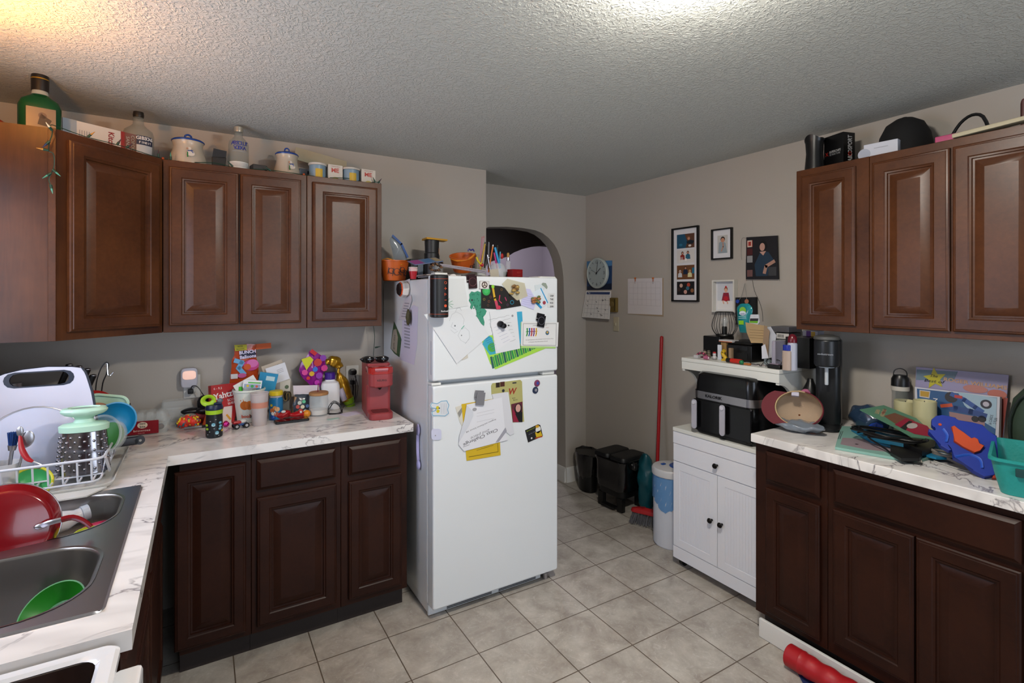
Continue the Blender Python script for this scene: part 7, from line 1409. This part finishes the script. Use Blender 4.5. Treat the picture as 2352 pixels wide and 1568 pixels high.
t = thing('eraser_roll', 'pink roll-shaped eraser on the shelf near the bracelet', 'eraser', sm(1623, 2.41, .010)); B(P('#a85a78', .4)).cyl((0, .016, 0), (0, -.012, 0), .0095).obj('roll', t); B(PAPER).cyl((0, -.0122, 0), (0, -.013, 0), .005).obj('core', t)
for px, x, c, c2, l in ((1619, 2.50, '#9a8672', '#2a2220', 'cream toy figure with a dark hat, leftmost of the little figures'), (1628, 2.49, '#6f6555', '#5a5348', 'grey-brown round toy figure, second of the little figures'), (1641, 2.45, '#b8b4b4', '#a82424', 'white toy figure with a red cap between the marker and the leaflet')):
    t = thing('toy_figure', l, 'toy', sm(px, x)); B(P(c, .4)).ball((0, 0, .012), .012).ball((0, 0, .028), .010).obj('body', t); B(P(c2, .4)).ball((0, 0, .038), .0095, sc=(1, 1, .6)).obj('hat', t)
t = thing('tape_measure', 'black and grey tape measure at the front edge of the shelf', 'tape measure', sm(1781, 2.405), RW); B(BK).box((-.034, -.018, 0), (.034, .018, .020), bev=.006).obj('case', t); B(P('#8a7a8a', .4)).box((-.028, -.010, .0202), (.02, .012, .023), bev=.001).obj('label', t)
t = thing('black_glasses', 'black-rimmed glasses resting behind the tape measure', 'glasses', sm(1777, 2.46), RW)
for s_ in (-1, 1): B(BK).tube([(s_ * .022 + .018 * math.cos(a * .7854), 0, .022 + .014 * math.sin(a * .7854)) for a in range(8)], .002, n=5, closed=True, smooth=2).obj('rim', t); B(BK).tube([(s_ * .040, 0, .028), (s_ * .042, .05, .020), (s_ * .038, .09, .004)], .0016, n=5).obj('temple', t)
def cordp(label, pts, r=.0016, m=None, name='cord'): return tag(B(m or BK).tube(pts, r, n=5, smooth=4).obj(name), label, 'cable')
rn = random.Random(21); cordp('tangle of thin black cords along the front of the hutch shelf', [sm(1706 + 5.2 * k, 2.395 + .04 * rn.random(), .003 + .018 * rn.random()) for k in range(16)])
t = tag(B(P('#a8622a', .4)).box((-.008, -.02, 0), (.008, .016, .010), bev=.003).obj('orange_lighter', loc=sm(1716, 2.40)), 'tiny orange lighter under the cord tangle', 'lighter')
t = tag(B(P('#a8a2a2', .6)).box((-.03, -.045, 0), (.03, .035, .003)).obj('receipt_slip', loc=sm(1740, 2.44), rot=(0, 0, .3)), 'white slip of paper under the cord tangle on the shelf', 'paper')
# ---------------------------------------------------------------- air fryer in the hutch
t = thing('air_fryer', 'black double-basket air fryer with silver band and two silver handles', 'air fryer', Vector((2.318, 1.742, CT + .001)), RW)
AF = mat('fryer_black', '#08080a', .22); W2 = .186; Hh = .335
b = B(AF); b.rings([rrect(-W2 + i, .0 + i, W2 - i, .36 - i, .045, 6, z) for i, z in ((.012, .0), (.004, .012), (0, .10), (0, .19), (.004, .27), (.010, .318), (.022, .332), (.05, Hh))]); b.obj('body', t)
b = B(mat('satin_band', '#b0aeb2', .3, metal=1)); b.rings([rrect(-W2 - .0015, -.0015, W2 + .0015, .18, .046, 6, z) for z in (.192, .232)], cap0=False, cap1=False); b.obj('band', t)
b = B(P('#0c0c10', .4)); b.M = Matrix.Translation((0, -.0022, 0)) @ FA; b.text('KALORIK', -.045, .212, .0155, .0006, wd=.105, bold=.03); b.obj('lettering', t, ang=0)
for x0, x1, xh in ((-.177, -.004, -.150), (.004, .177, .026)):
    d = B(AF).box((x0, -.006, .018), (x1, .01, .186), bev=.008).obj('basket', t)
    hb_ = B(P('#a6a4ae', .3)); hb_.rings([[(xh - .0155 + p_[0], -.030 + (0 if k else .006), p_[1]) for p_ in [(q_[0], q_[1]) for q_ in rrect(0, .028, .031, .186, .0153, 6)]] for k in (1, 0)]); hb_.obj('handle', d)
    B(P('#c2c0c8', .3)).cyl((xh, -.0305, .170), (xh, -.034, .170), .0105).obj('button', d); B(AF).box((xh - .01, -.024, .155), (xh + .01, -.006, .178)).obj('handle_mount', d)
# ---------------------------------------------------------------- on the right worktop
t = thing('soda_maker', 'tall black sparkling-water maker against the right wall', 'drink maker', Vector((2.545, 1.325, ZK + .001)), R(-68))
SD = mat('soda_black', '#16181b', .35); b = B(SD); b.rings([rrect(-.052 + i, -.02 + i, .052 - i, .085 - i, .03, 6, z) for i, z in ((.002, .012), (0, .02), (0, .405), (.006, .415))]); b.obj('column', t)
b = B(SD); b.rings([rrect(-.056 + i, -.125 + i, .056 - i, .085 - i, .045, 6, z) for i, z in ((.004, 0), (0, .004), (0, .010), (.006, .014))]); b.obj('base', t)
B(SD).lathe([(.046, .292), (.052, .300), (.052, .408), (.048, .414)], (-.0, -.060, 0), n=36).obj('head', t); B(P('#4a4a48', .5)).lathe([(.050, .4145), (.054, .418), (.052, .430), (.030, .436), (0, .437)], (-.0, -.060, 0), n=36).obj('top_button', t)
B(P('#b4bac0', .35)).lathe([(.006, .205), (.008, .208), (.008, .285), (.032, .287), (.032, .2915)], (0, -.062, 0), n=24).obj('nozzle', t)
b = B(P('#8a8e96', .4)); b.M = Matrix.Translation((0, -.1128, 0)) @ FA; b.text('sodastream', .0, .352, .009, .0006, wd=.062, bold=.01); b.obj('lettering', t, ang=0)
p = base(1870, 965, .03); p = Vector((2.585, 1.43, ZK)); t = thing('amber_bottle', 'amber bottle with a dark cap behind the trucker hat', 'bottle', p); B(mat('amber_glass', '#8a4410', .15, alpha=.92)).lathe([(.04, 0), (.042, .004), (.042, .115), (.034, .13)], n=32).obj('bottle', t); B(BK).lathe([(.036, .1305), (.036, .15), (.018, .19), (.012, .21)], n=28).obj('cap', t)
p = Vector((2.50, 1.43, ZK)); t = thing('pill_bottle', 'orange pill bottle seen through the back strap of the hat', 'pill bottle', p); B(P('#b8561a', .25)).lathe([(.026, 0), (.026, .10), (.022, .104)], n=28).obj('bottle', t); B(P('#a8a098', .5)).lathe([(.028, .1045), (.028, .12), (0, .121)], n=28).obj('cap', t)
t = thing('candy_wrap', 'pink and beige wrapped sweets heaped on the orange bottle', 'sweets', Vector((2.50, 1.432, ZK + .122))); crumple(B(P('#a08e74', .4)).ball((0, 0, .018), .024, n=18, k=12, sc=(1, 1.4, .8)), .008, 50, 1).obj('wrapper', t); crumple(B(P('#a8607c', .3)).ball((0, -.024, .028), .020, n=18, k=12), .007, 50, 2).obj('pink_wrapper', t); B(P('#a0141c', .3)).ball((-.020, -.008, .028), .007).obj('red_berry', t)
# trucker hat upside down on a grey bag
t = tag(crumple(B(mat('grey_bag', '#6c747e', .25, coat=.4)).ball((0, 0, .022), .095, n=44, k=20, sc=(.62, 1.15, .24)), .014, 26, 4).obj('plastic_bag', loc=Vector((2.335, 1.340, ZK + .006)), rot=(0, 0, R(12))), 'crumpled shiny grey plastic bag under the trucker hat', 'bag')
BEI = mat('beige_mesh', '#a58f78', .8, bump=.4, bscale=400); MAR = P('#5a101c', .7)
M = Matrix.Translation((2.335, 1.345, ZK + .105)) @ RZ(R(-62)) @ Matrix.Rotation(R(62), 4, 'X')
t = thing('trucker_hat', 'maroon and beige trucker hat lying on its side with the opening showing', 'hat', mtx=M)
dome = [(.082, 0), (.084, -.02), (.080, -.05), (.064, -.08), (.035, -.098), (.004, -.102)]
b = B(BEI).lathe(dome, n=40, sx=1.15, cap=False); b.lathe([(a * .965, z + .002) for a, z in dome[::-1]], n=40, sx=1.15, cap=False); b.obj('crown', t)
B(P('#a08862', .7)).lathe([(.080, -.022), (.080, .001), (.0845, .001), (.0845, -.006)], n=40, sx=1.15, cap=False).obj('sweatband', t)
b = B(MAR); n = 14; L = []
for z in (-.004, .002): L.append([(-(.088 * math.cos(R(-62 + 124 * k / n))) * 1.12, .082 * math.sin(R(-62 + 124 * k / n)), z) for k in range(n + 1)] + [(-(.155 * math.cos(R(62 - 124 * k / n) * .8)) * 1.0, .090 * math.sin(R(62 - 124 * k / n)), z - .012) for k in range(n + 1)])
b.rings(L).obj('brim', t)
B(MAR).tube([(.096 * math.cos(R(a)), .083 * math.sin(R(a)), .004) for a in range(-75, 76, 15)], .0042, n=8, flat=.5).obj('strap', t); B(P('#a09cac', .5)).box((-.03, .060, -.018), (.0, .0775, .0)).obj('size_label', t)
t = thing('key_fob', 'small black key fob with a metal ring in front of the hat', 'key fob', upx(1848, 990), R(20)); B(BK).box((-.018, -.012, 0), (.018, .012, .012), bev=.004).obj('fob', t); B(CHROME).tube([(-.03 + .010 * math.cos(a * .7854), .010 * math.sin(a * .7854), .003) for a in range(8)], .0014, n=5, closed=True).obj('ring', t)
# blue bag, bottle, candles
t = thing('blue_bag', 'crumpled dark blue plastic bag beside the sparkling-water maker', 'bag', Vector((2.635, 1.19, ZK + .002))); crumple(B(mat('blue_film', '#26384e', .2, coat=.4)).ball((0, 0, .055), .070, n=32, k=20, sc=(.9, 1.2, .85)), .014, 24, 8).obj('bag', t); crumple(B(P('#1a3a8a', .2)).ball((-.045, -.04, .038), .030, n=20, k=12, sc=(.7, 1.2, .7)), .008, 50, 3).obj('blue_print', t)
p = Vector((2.70, 1.093, ZK + .001)); h = htop(p, 846); r = .031; t = thing('shaker_bottle', 'clear sports bottle with black lid, white band and wire loop', 'bottle', p, R(-70))
B(mat('bottle_glass')).lathe([(r, 0), (r * 1.05, .005), (r, h * .62), (r * 1.05, h * .66)], n=32).obj('bottle', t); B(P('#b4aea4', .4)).lathe([(r * 1.12, h * .665), (r * 1.12, h * .73)], n=32).obj('band', t); B(BK).lathe([(r * 1.12, h * .7305), (r * 1.08, h * .84), (r * .8, h * .9), (.0, h * .91)], n=32).obj('lid', t)
B(BW).tube([(-r * .8, 0, h * .86), (-r * .7, 0, h * .96), (0, 0, h * 1.0), (r * .7, 0, h * .96), (r * .8, 0, h * .86)], .0022, n=6).obj('wire_loop', t)
for px, x, l in ((2080, 2.655, 'cream pillar candle, left of the pair'), (2124, 2.625, 'cream pillar candle, right of the pair')):
    p = at(px, 980, 'x', x); p.z = ZK; t = thing('pillar_candle', l, 'candle', p + Vector((0, 0, .001)), 0, 'cream pillar candles'); r = pxw(p, 22)
    B(P('#b3ae86', .5)).lathe([(r, 0), (r, htop(p, 920) * .98), (r * .96, htop(p, 920)), (r * .8, htop(p, 920) * .93), (0, htop(p, 920) * .91)], n=36).obj('wax', t); B(INK).cyl((0, 0, htop(p, 920) * .91), (0, .001, htop(p, 920) * .99), .0015).obj('wick', t)
# record and puzzle box leaning on the wall
def lean_panel(name, label, cat, pts, x, lean, col, th, draw, dz=0):
    c = at(*ctr(pts), 'x', x); M = frame(FB, c, 0, lean); t = thing(name, label, cat, mtx=M); B(P(col, .4)).prism(PP(M, pts, 0), -th, 0, bev=.0006).obj('cover', t, ang=0)
    b = B(); draw(b, lambda u, v: pp(M, u, v, .001), .0012); b.obj('print', t, ang=0); return t
def d(b, f, z):
    b.prism([f(2103, 889), f(2315, 914), f(2302, 1005), f(2098, 985)], 0, z, P('#8a4038')); b.prism([f(2106, 848), f(2200, 853), f(2190, 874), f(2104, 872)], 0, z, P('#5a7080'))
    st = []
    for k in range(10): a = R(95 + 36 * k); rr = 27 if k % 2 == 0 else 12.5; st.append(f(2147 + rr * math.cos(a), 869 - rr * math.sin(a) * .95))
    b.prism(st, z, z + .0006, P('#a8a01c')); b.text('The', *f(2146, 863), .0125, z + .002, INK, shear=.3).text('Best of', *f(2147, 875), .0125, z + .002, INK, wd=.075, shear=.3)
    b.text('ROGER WILLIAMS', *f(2238, 880), .016, z + .0008, P('#b08a6c'), rot=R(-2), wd=.205, bold=.03); b.disc(*f(2240, 893), .04, z + .0003, P('#a87068'), sy=.4).disc(*f(2290, 905), .03, z + .0003, P('#a86050'), sy=.6)
lean_panel('record_sleeve', 'lilac record sleeve reading The Best of Roger Williams leaning on the wall', 'record', [(2104, 842), (2317, 861), (2304, 1012), (2098, 990)], 2.735, R(5), '#8a84a4', .004, d)
def d(b, f, z):
    b.prism([f(2106, 892), f(2290, 913), f(2286, 1000), f(2110, 985)], 0, z, P('#1c4a78'))
    b.prism([f(2200, 900), f(2290, 914), f(2287, 985), f(2245, 960), f(2215, 930)], z, z + .0004, P('#8fa8b8'))
    b.disc(*f(2185, 912), .022, z + .0008, P('#1c1a1e')).line([f(2187, 905), f(2215, 918), f(2240, 935), f(2255, 945)], .018, z + .0010, P('#2a4a8a')).line([f(2165, 930), f(2195, 938), f(2230, 945), f(2262, 955)], .022, z + .0012, P('#1c3a74')).line([f(2163, 932), f(2185, 930)], .014, z + .0014, P('#b0482c')).line([f(2195, 910), f(2208, 912)], .012, z + .0014, P('#a8302c'))
    b.prism([f(2180, 945), f(2262, 960), f(2262, 978), f(2182, 965)], z, z + .0006, P('#8a6a68')); b.disc(*f(2265, 928), .018, z + .001, P('#1a1a24')).disc(*f(2265, 928), .010, z + .0014, P('#a8a4b0'))
    b.prism([f(2112, 895), f(2137, 898), f(2135, 915), f(2112, 911)], z, z + .0008, P('#b0aca8')).prism([f(2114, 897), f(2135, 900), f(2133, 912), f(2114, 909)], z, z + .0012, P('#a8821c')).prism([f(2110, 914), f(2130, 917), f(2128, 925), f(2111, 922)], z, z + .0008, P('#3a7a4a'))
    b.text('NOI', *f(2148, 928), .016, z + .001, PAPER, rot=R(-90), wd=.05).text('36 CARDS\n2 FUN', *f(2281, 965), .009, z + .001, INK, rot=R(84), wd=.04); b.disc(*f(2240, 962), .012, z + .0012, INK).disc(*f(2256, 962), .013, z + .0012, INK)
lean_panel('puzzle_box', 'blue illustrated card-game box leaning in front of the record sleeve', 'game box', [(2101, 888), (2297, 911), (2294, 1006), (2103, 990)], 2.690, R(9), '#b4b4bc', .022, d)
# flat pile: mint book, tablet, magazine
def flat(name, label, cat, pts, z0, th, col, draw=None, lean=None):
    q = [at(x, y, 'z', z0 + th) for x, y in pts]; c = sum(q, Vector()) / len(q); t = thing(name, label, cat, Vector((c.x, c.y, z0))); B(P(col, .45)).prism([(p.x - c.x, p.y - c.y) for p in q], 0, th, bev=.0006).obj('cover', t, ang=0)
    if draw: b = B(); draw(b, lambda u, v: tuple((at(u, v, 'z', z0 + th) - c)[:2]), th + .0006); b.obj('print', t, ang=0)
    return t
flat('sticker_book', 'pale mint patterned book at the bottom of the right worktop pile', 'book', [(1932, 978), (2110, 985), (2170, 1040), (2102, 1058), (1918, 1026)], ZK + .001, .010, '#7aa49a', lambda b, f, z: (b.prism([f(1935, 1005), f(2010, 1010), f(2060, 1040), f(1990, 1032), f(1930, 1020)], z - .0006, z, P('#8a7a80')), b.disc(*f(1968, 1020), .006, z, P('#7a1a28')), b.line([f(1925, 1008), f(1932, 990)], .002, z, INK), b.line([f(1929, 1008), f(1936, 990)], .002, z, INK)))
flat('blue_tablet', 'turquoise tablet sleeve lying on the mint book under the cable', 'tablet', [(1955, 985), (2060, 975), (2170, 1020), (2220, 1052), (2150, 1050), (2000, 1012)], ZK + .0125, .008, '#12688c')
flat('black_laptop', 'black slim box lying across the blue sleeve', 'box', [(2090, 1000), (2150, 1003), (2148, 1025), (2118, 1035), (2075, 1016)], ZK + .0215, .020, '#0b0b0d')
flat('black_pouch', 'black textured pouch at the front edge of the pile', 'pouch', [(2045, 1020), (2090, 1030), (2118, 1042), (2112, 1052), (2070, 1052), (2045, 1038)], ZK + .0125, .012, '#101012')
c = Vector((2.385, 1.005, ZK + .030)); rn = random.Random(15); pts = []
for k in range(60): a = k * .62; g = 1 + .25 * math.sin(k * .37) + rn.uniform(-.12, .12); pts.append(c + Vector((.060 * g * math.sin(a), .105 * g * math.cos(a), .010 + .020 * abs(math.sin(k * .21)) + rn.uniform(0, .008))))
tag(B(BK).tube(pts + [c + Vector((-.10, -.03, -.006)), c + Vector((-.15, -.10, -.022)), c + Vector((-.125, -.16, -.024))], .0036, n=6, smooth=3).obj('coiled_cable'), 'big coil of thick black cable lying over the blue sleeve', 'cable')
def d(b, f, z):
    b.text('LEARN\nABOUT US', *f(2022, 947), .014, z, P('#b09a78'), rot=R(14), wd=.075, bold=.02).text('HELLO', *f(2030, 945), .010, z + .0004, P('#9a2a28'), rot=R(14), wd=.06)
    b.prism([f(2030, 955), f(2055, 948), f(2100, 965), f(2060, 975)], z - .0006, z, P('#6a4634')); b.prism([f(2055, 975), f(2080, 960), f(2130, 978), f(2150, 1005), f(2100, 996)], z - .0006, z + .0002, P('#8a1c34')); b.disc(*f(2095, 978), .030, z + .0006, P('#a8a09c'), sy=.5).prism([f(2068, 982), f(2088, 966), f(2096, 968), f(2080, 988)], z, z + .0004, P('#1c1c1c'))
q = [(1975, 940), (2030, 930), (2105, 960), (2160, 1010), (2095, 1003), (2055, 980)]
M = Matrix.Translation(at(2065, 970, 'z', ZK + .10)) @ Matrix.Rotation(R(-10), 4, 'Y') @ Matrix.Rotation(R(12), 4, 'X'); t = thing('magazine', 'green magazine with a pink flower cover lying on top of the cable coil', 'magazine', mtx=M); B(P('#4f7a62', .35)).prism(PP(M, q, 0), -.004, 0).obj('cover', t, ang=0); b = B(); d(b, lambda u, v: pp(M, u, v, .0006), .001); b.obj('print', t, ang=0)
# blue foam dinosaur
FO = mat('blue_foam', '#0e2a86', .55)
M = Matrix.Translation(at(2210, 1040, 'z', ZK + .07)) @ face_yaw(R(-62)) @ Matrix.Rotation(R(-42), 4, 'X'); q = lambda *a: PP(M, list(a), 0)
t = thing('foam_dragon', 'blue and orange foam dragon cutout sprawled on the worktop', 'toy', mtx=M)
B(FO).prism(q((2140, 975), (2140, 962), (2150, 954), (2165, 952), (2195, 958), (2200, 966), (2230, 968), (2258, 975), (2268, 990), (2290, 1000), (2290, 1018), (2292, 1040), (2294, 1065), (2284, 1090), (2262, 1094), (2235, 1080), (2215, 1062), (2190, 1050), (2188, 1030), (2180, 1020), (2170, 1018), (2188, 1032), (2180, 1034), (2160, 1022), (2150, 1006), (2133, 992), (2133, 984), (2150, 990), (2152, 985), (2145, 980)), -.020, 0, bev=.003).obj('body', t, ang=30)
B(P('#b0401a', .5)).prism(q((2184, 983), (2192, 980), (2200, 990), (2212, 995), (2230, 1012), (2236, 1007), (2246, 1012), (2246, 1022), (2260, 1026), (2250, 1038), (2237, 1042), (2210, 1028), (2190, 1015), (2190, 998)), .0005, .012, bev=.002).obj('orange_wing', t, ang=30)
B(P('#8a2a14', .5)).prism(q((2290, 1052), (2308, 1095), (2280, 1096)), -.018, -.004).obj('tail_end', t, ang=0); B(P('#b0401a', .5)).disc(*pp(M, 2159, 975), .005, .002, t=.0018).obj('eye', t)
b = B(P('#1f4aa8', .5)); b.tube([(*pp(M, x, y), .001) for x, y in ((2195, 1050), (2225, 1045), (2250, 1055), (2255, 1075))], .006, flat=.3).tube([(*pp(M, x, y), .001) for x, y in ((2165, 985), (2175, 1000), (2172, 1015))], .006, flat=.3); b.obj('limb_relief', t)
t = thing('silver_cord', 'grey ribbon-like cord looped at the front of the worktop', 'cable'); c = upx(2168, 1060); B(P('#6a6560', .35)).tube([c + Vector((.012 + .022 * math.cos(a * .7), .040 * math.sin(a * .7), .008 + .0012 * a)) for a in range(22)] + [c + Vector((-.02, -.06, .006)), c + Vector((-.035, -.10, .004)), c + Vector((-.03, -.14, .004))], .0048, n=6, flat=.4).obj('loop', t)
t = thing('charging_adapter', 'slim white charging adapter lying at the worktop edge', 'adapter', upx(2105, 1057), R(-58)); B(P('#a8a294', .45)).box((-.010, -.042, 0), (.010, .042, .012), bev=.003).obj('adapter', t); cordp('thin white cord running from the grey loop to the dragon', [upx(x, y) + Vector((0, 0, .003)) for x, y in ((2145, 1060), (2180, 1072), (2215, 1082), (2250, 1088))], .0024, P('#a8a8a4', .4), 'charging_cable')
# teal basket and green backpack
M = Matrix.Translation((2.325, .515, ZK + .001)) ; t = thing('teal_basket', 'turquoise woven plastic basket at the right edge of the worktop', 'basket', mtx=M @ RZ(R(14)))
TL = mat('teal_weave', '#1f8a84', .45, bump=.5, bscale=90); b = B(TL); b.rings([rrect(-.15 - i, -.11 - i, .13 + i, .125 + i, .03, 5, z) for i, z in ((0, 0), (.014, .06), (.022, .104), (.028, .105), (.028, .114), (.020, .114), (.011, .06), (-.006, .006))], cap1=True); b.obj('shell', t)
B(P('#123a3a', .6)).box((-.1755, .02, .066), (-.1685, .09, .092), bev=.003, ).obj('handle_slot', t, rot=(0, 0, 0))
BP2 = mat('backpack_green', '#27382a', .75, bump=.3, bscale=500); t = thing('backpack', 'dark green backpack standing behind the turquoise basket', 'backpack', Vector((2.61, .545, ZK + .001)), R(-90))
b = B(BP2); b.rings([rrect(-.15 + i, -.07 + i * .4, .15 - i, .10 - i * .4, .05, 6, z) for i, z in ((.01, 0), (0, .02), (-.005, .15), (.01, .24), (.05, .30), (.10, .33))]); b.obj('bag', t); B(P('#141c16', .6)).tube([(-.13, -.075, .02), (-.135, -.075, .18), (-.09, -.07, .27), (0, -.06, .305), (.1, -.06, .27)], .004).obj('zip', t); B(BP2).tube([(-.04, 0, .32), (-.03, 0, .36), (.03, 0, .36), (.04, 0, .32)], .008, flat=.5).obj('top_loop', t)
# ---------------------------------------------------------------- on the floor
t = thing('waste_bin', 'small black waste bin with a bag, in the corner by the arch', 'bin', Vector((2.625, 3.20, .001)), R(-20)); BAG = mat('bin_bag', '#070709', .22, coat=.5)
B(BK).lathe([(.085, 0), (.09, .005), (.118, .285), (.122, .290)], n=36, sx=.75, sy=1.15, cap=True).obj('bin', t); crumple(B(BAG).lathe([(.094, .09), (.112, .17), (.122, .25), (.127, .295), (.118, .30), (.10, .27)], n=44, sx=.76, sy=1.16, cap=False), .006, 30, 1).obj('liner', t)
t = thing('pedal_bin', 'large black step bin with a shiny bag and folding lid', 'bin', Vector((2.635, 2.835, .001)), R(-84))
b = B(P('#0a0a0c', .4)); b.rings([rrect(-.125 - i, -.115 - i, .125 + i, .10 + i, .05, 6, z) for i, z in ((0, .10), (.012, .35))]); b.obj('body', t)
for x, y in ((-.09, -.10), (.09, -.10), (-.09, .09), (.09, .09)): B(BK).box((x - .026, y - .018, 0), (x + .026, y + .018, .1005), bev=.006).obj('foot', t)
B(BK).box((-.06, -.145, .022), (.06, -.10, .034), bev=.004).obj('pedal', t)
b = B(BAG); b.rings([rrect(-.130 - i, -.120 - i, .130 + i, .105 + i, .055, 9, z) for i, z in ((.012, .15), (.016, .20), (.012, .27), (.020, .33), (.024, .355), (.016, .36))], cap0=False, cap1=False); crumple(b, .011, 26, 2); b.obj('liner', t); crumple(B(BAG).ball((.15, -.03, .325), .034, n=18, k=12), .012, 40, 3).obj('bag_knot', t)
LB = P('#101012', .5)
for x0, x1 in ((-.148, -.002), (.002, .148)): b = B(LB); b.rings([rrect(x0 + i, -.138 + i, x1 - i, .120 - i, .03, 5, z) for i, z in ((0, .363), (0, .378), (.006, .390), (.02, .394))]); b.obj('lid_flap', t)
# broom
t = thing('broom', 'broom with a long red handle and grey bristles leaning on the wall', 'broom')
hd = Vector((2.555, 2.475, .085)); top = at(1520, 775, 'x', XR - .015); top = Vector((XR - .016, top.y, top.z))
a_ = hd + Vector((.03, -.03, .03)); B(mat('red_handle', '#9a1418', .3)).cyl(a_, top, .0115, .0115).ball(top, .0118).obj('handle', t)
b = B(P('#a01a1e', .4)); b.M = Matrix.Translation(hd) @ RZ(R(-64)) @ Matrix.Rotation(R(-10), 4, 'X'); b.rings([rrect(-.125 + i, -.030 + i * .3, .125 - i, .030 - i * .3, .026, 6, z) for i, z in ((.004, -.010), (0, -.004), (.006, .014), (.04, .024), (.09, .030))]); b.obj('head', t)
b = B(P('#4c4c52', .7)); b.M = Matrix.Translation(hd) @ RZ(R(-64)) @ Matrix.Rotation(R(-10), 4, 'X'); rn = random.Random(2)
for k in range(260): x, y = rn.uniform(-.115, .115), rn.uniform(-.022, .022); b.cyl((x, y, -.011), (x * 1.12 + rn.uniform(-.008, .008), y * 1.7 - .012, -.080), .0013, n=3, cap=False)
o = b.obj('bristles', t, ang=0); o['kind'] = 'stuff'
tag(crumple(B(mat('teal_bag', '#12505c', .3, coat=.2, alpha=.9)).ball((0, 0, .21), .11, n=30, k=20, sc=(.5, .6, 1.9)), .02, 16, 3).obj('blue_bag', loc=Vector((*at(1484, 1110, 'x', 2.685)[:2], .002))), 'teal and blue plastic bag hanging between the broom and the white pail', 'bag')
# nappy pail
t = thing('nappy_pail', 'white round pail with blue liner and blue lid insert beside the cart', 'pail', Vector((2.500, 2.235, .001))); PW = mat('pail_white', '#c4c8d2', .35); r = .110
B(PW).lathe([(r * .93, 0), (r, .012), (r * 1.0, .415), (r * .95, .43)], n=48).obj('pail', t)
rn = random.Random(3); n = 60; lo = [.25 + .035 * math.sin(j * .33) + .01 * rn.random() for j in range(n)]
b = B(mat('pale_blue_film', '#5f93c8', .2, alpha=.8)); b.rings([[((r + .003 + .004 * math.sin(j * 1.9 + z * 3)) * math.cos(2*math.pi*j/n), (r + .003 + .004 * math.sin(j * 1.9 + z * 3)) * math.sin(2*math.pi*j/n), lo[j] + (.428 - lo[j]) * z / 4) for j in range(n)] for z in range(5)], cap0=False, cap1=False); b.obj('liner', t)
B(P('#c4c4c6', .3)).lathe([(r * 1.07, .4305), (r * 1.09, .435), (r * 1.09, .464), (r * 1.02, .474), (r * .6, .479), (0, .479)], n=48).obj('lid', t)
B(mat('blue_lid', '#144a9a', .3)).lathe([(.062, .4795), (.064, .484), (.055, .488), (.036, .484), (0, .482)], (.03, -.035, 0), n=32, sy=.9).obj('lid_insert', t); B(mat('blue_lid')).box((-.045, .03, .4795), (-.015, .05, .486), bev=.003).obj('latch', t)
# trim board, red roll and card by the right cabinets
yb_ = 1.44; tag(B(TRIM).box((2.150, .42, .001), (2.166, yb_ - .02, .085), bev=.004).obj('trim_board', rot=(0, 0, 0)), 'loose white trim board standing on edge along the toe kick', 'board')
t = thing('red_foam_roll', 'red ribbed foam tube lying on the floor along the right cabinets', 'tube'); a_, c_ = Vector((2.092, 1.20, .048)), Vector((2.092, .28, .048)); RF_ = mat('red_foam', '#a0141c', .45)
n = 22; b = B(RF_); L = []; prof = [(0, .030), (0, .040), (.003, .044), (.055, .044), (.058, .0455)] + [(.07 + k * .0125, .042 + .0025 * math.sin(k * 1.05)) for k in range(66)] + [(.91, .044), (.92, .03)]
for d_, r_ in prof: L.append([(2.088 + r_ * math.cos(2*math.pi*j/n), 1.245 - d_, .047 + r_ * math.sin(2*math.pi*j/n)) for j in range(n)])
b.rings(L).obj('tube', t)
flat('printed_card', 'small dark blue printed card on the floor by the red tube', 'card', [(1833, 1547), (1860, 1548), (1885, 1567), (1848, 1575)], .001, .0015, '#26305a', lambda b, f, z: (b.line([f(1848, 1552), f(1862, 1555)], .003, z, PAPER), b.line([f(1852, 1558), f(1868, 1562)], .003, z, P('#8a8ab0'))))
tag(B(P('#b8b4b0', .6)).box((-.03, -.0015, 0), (.03, .0015, .02)).obj('paper_scrap', loc=upx(1865, 1535, .002), rot=(R(80), 0, R(30))), 'torn strip of pale paper sticking out beneath the red tube', 'paper')
tag(B(P('#5a5660', .7)).ball((0, 0, 0), .05, sc=(1.4, .9, .5)).obj('grey_slipper', loc=Vector((1.93, .80, .027))), 'grey cloth slipper toe at the bottom edge by the dark cabinets', 'slipper')
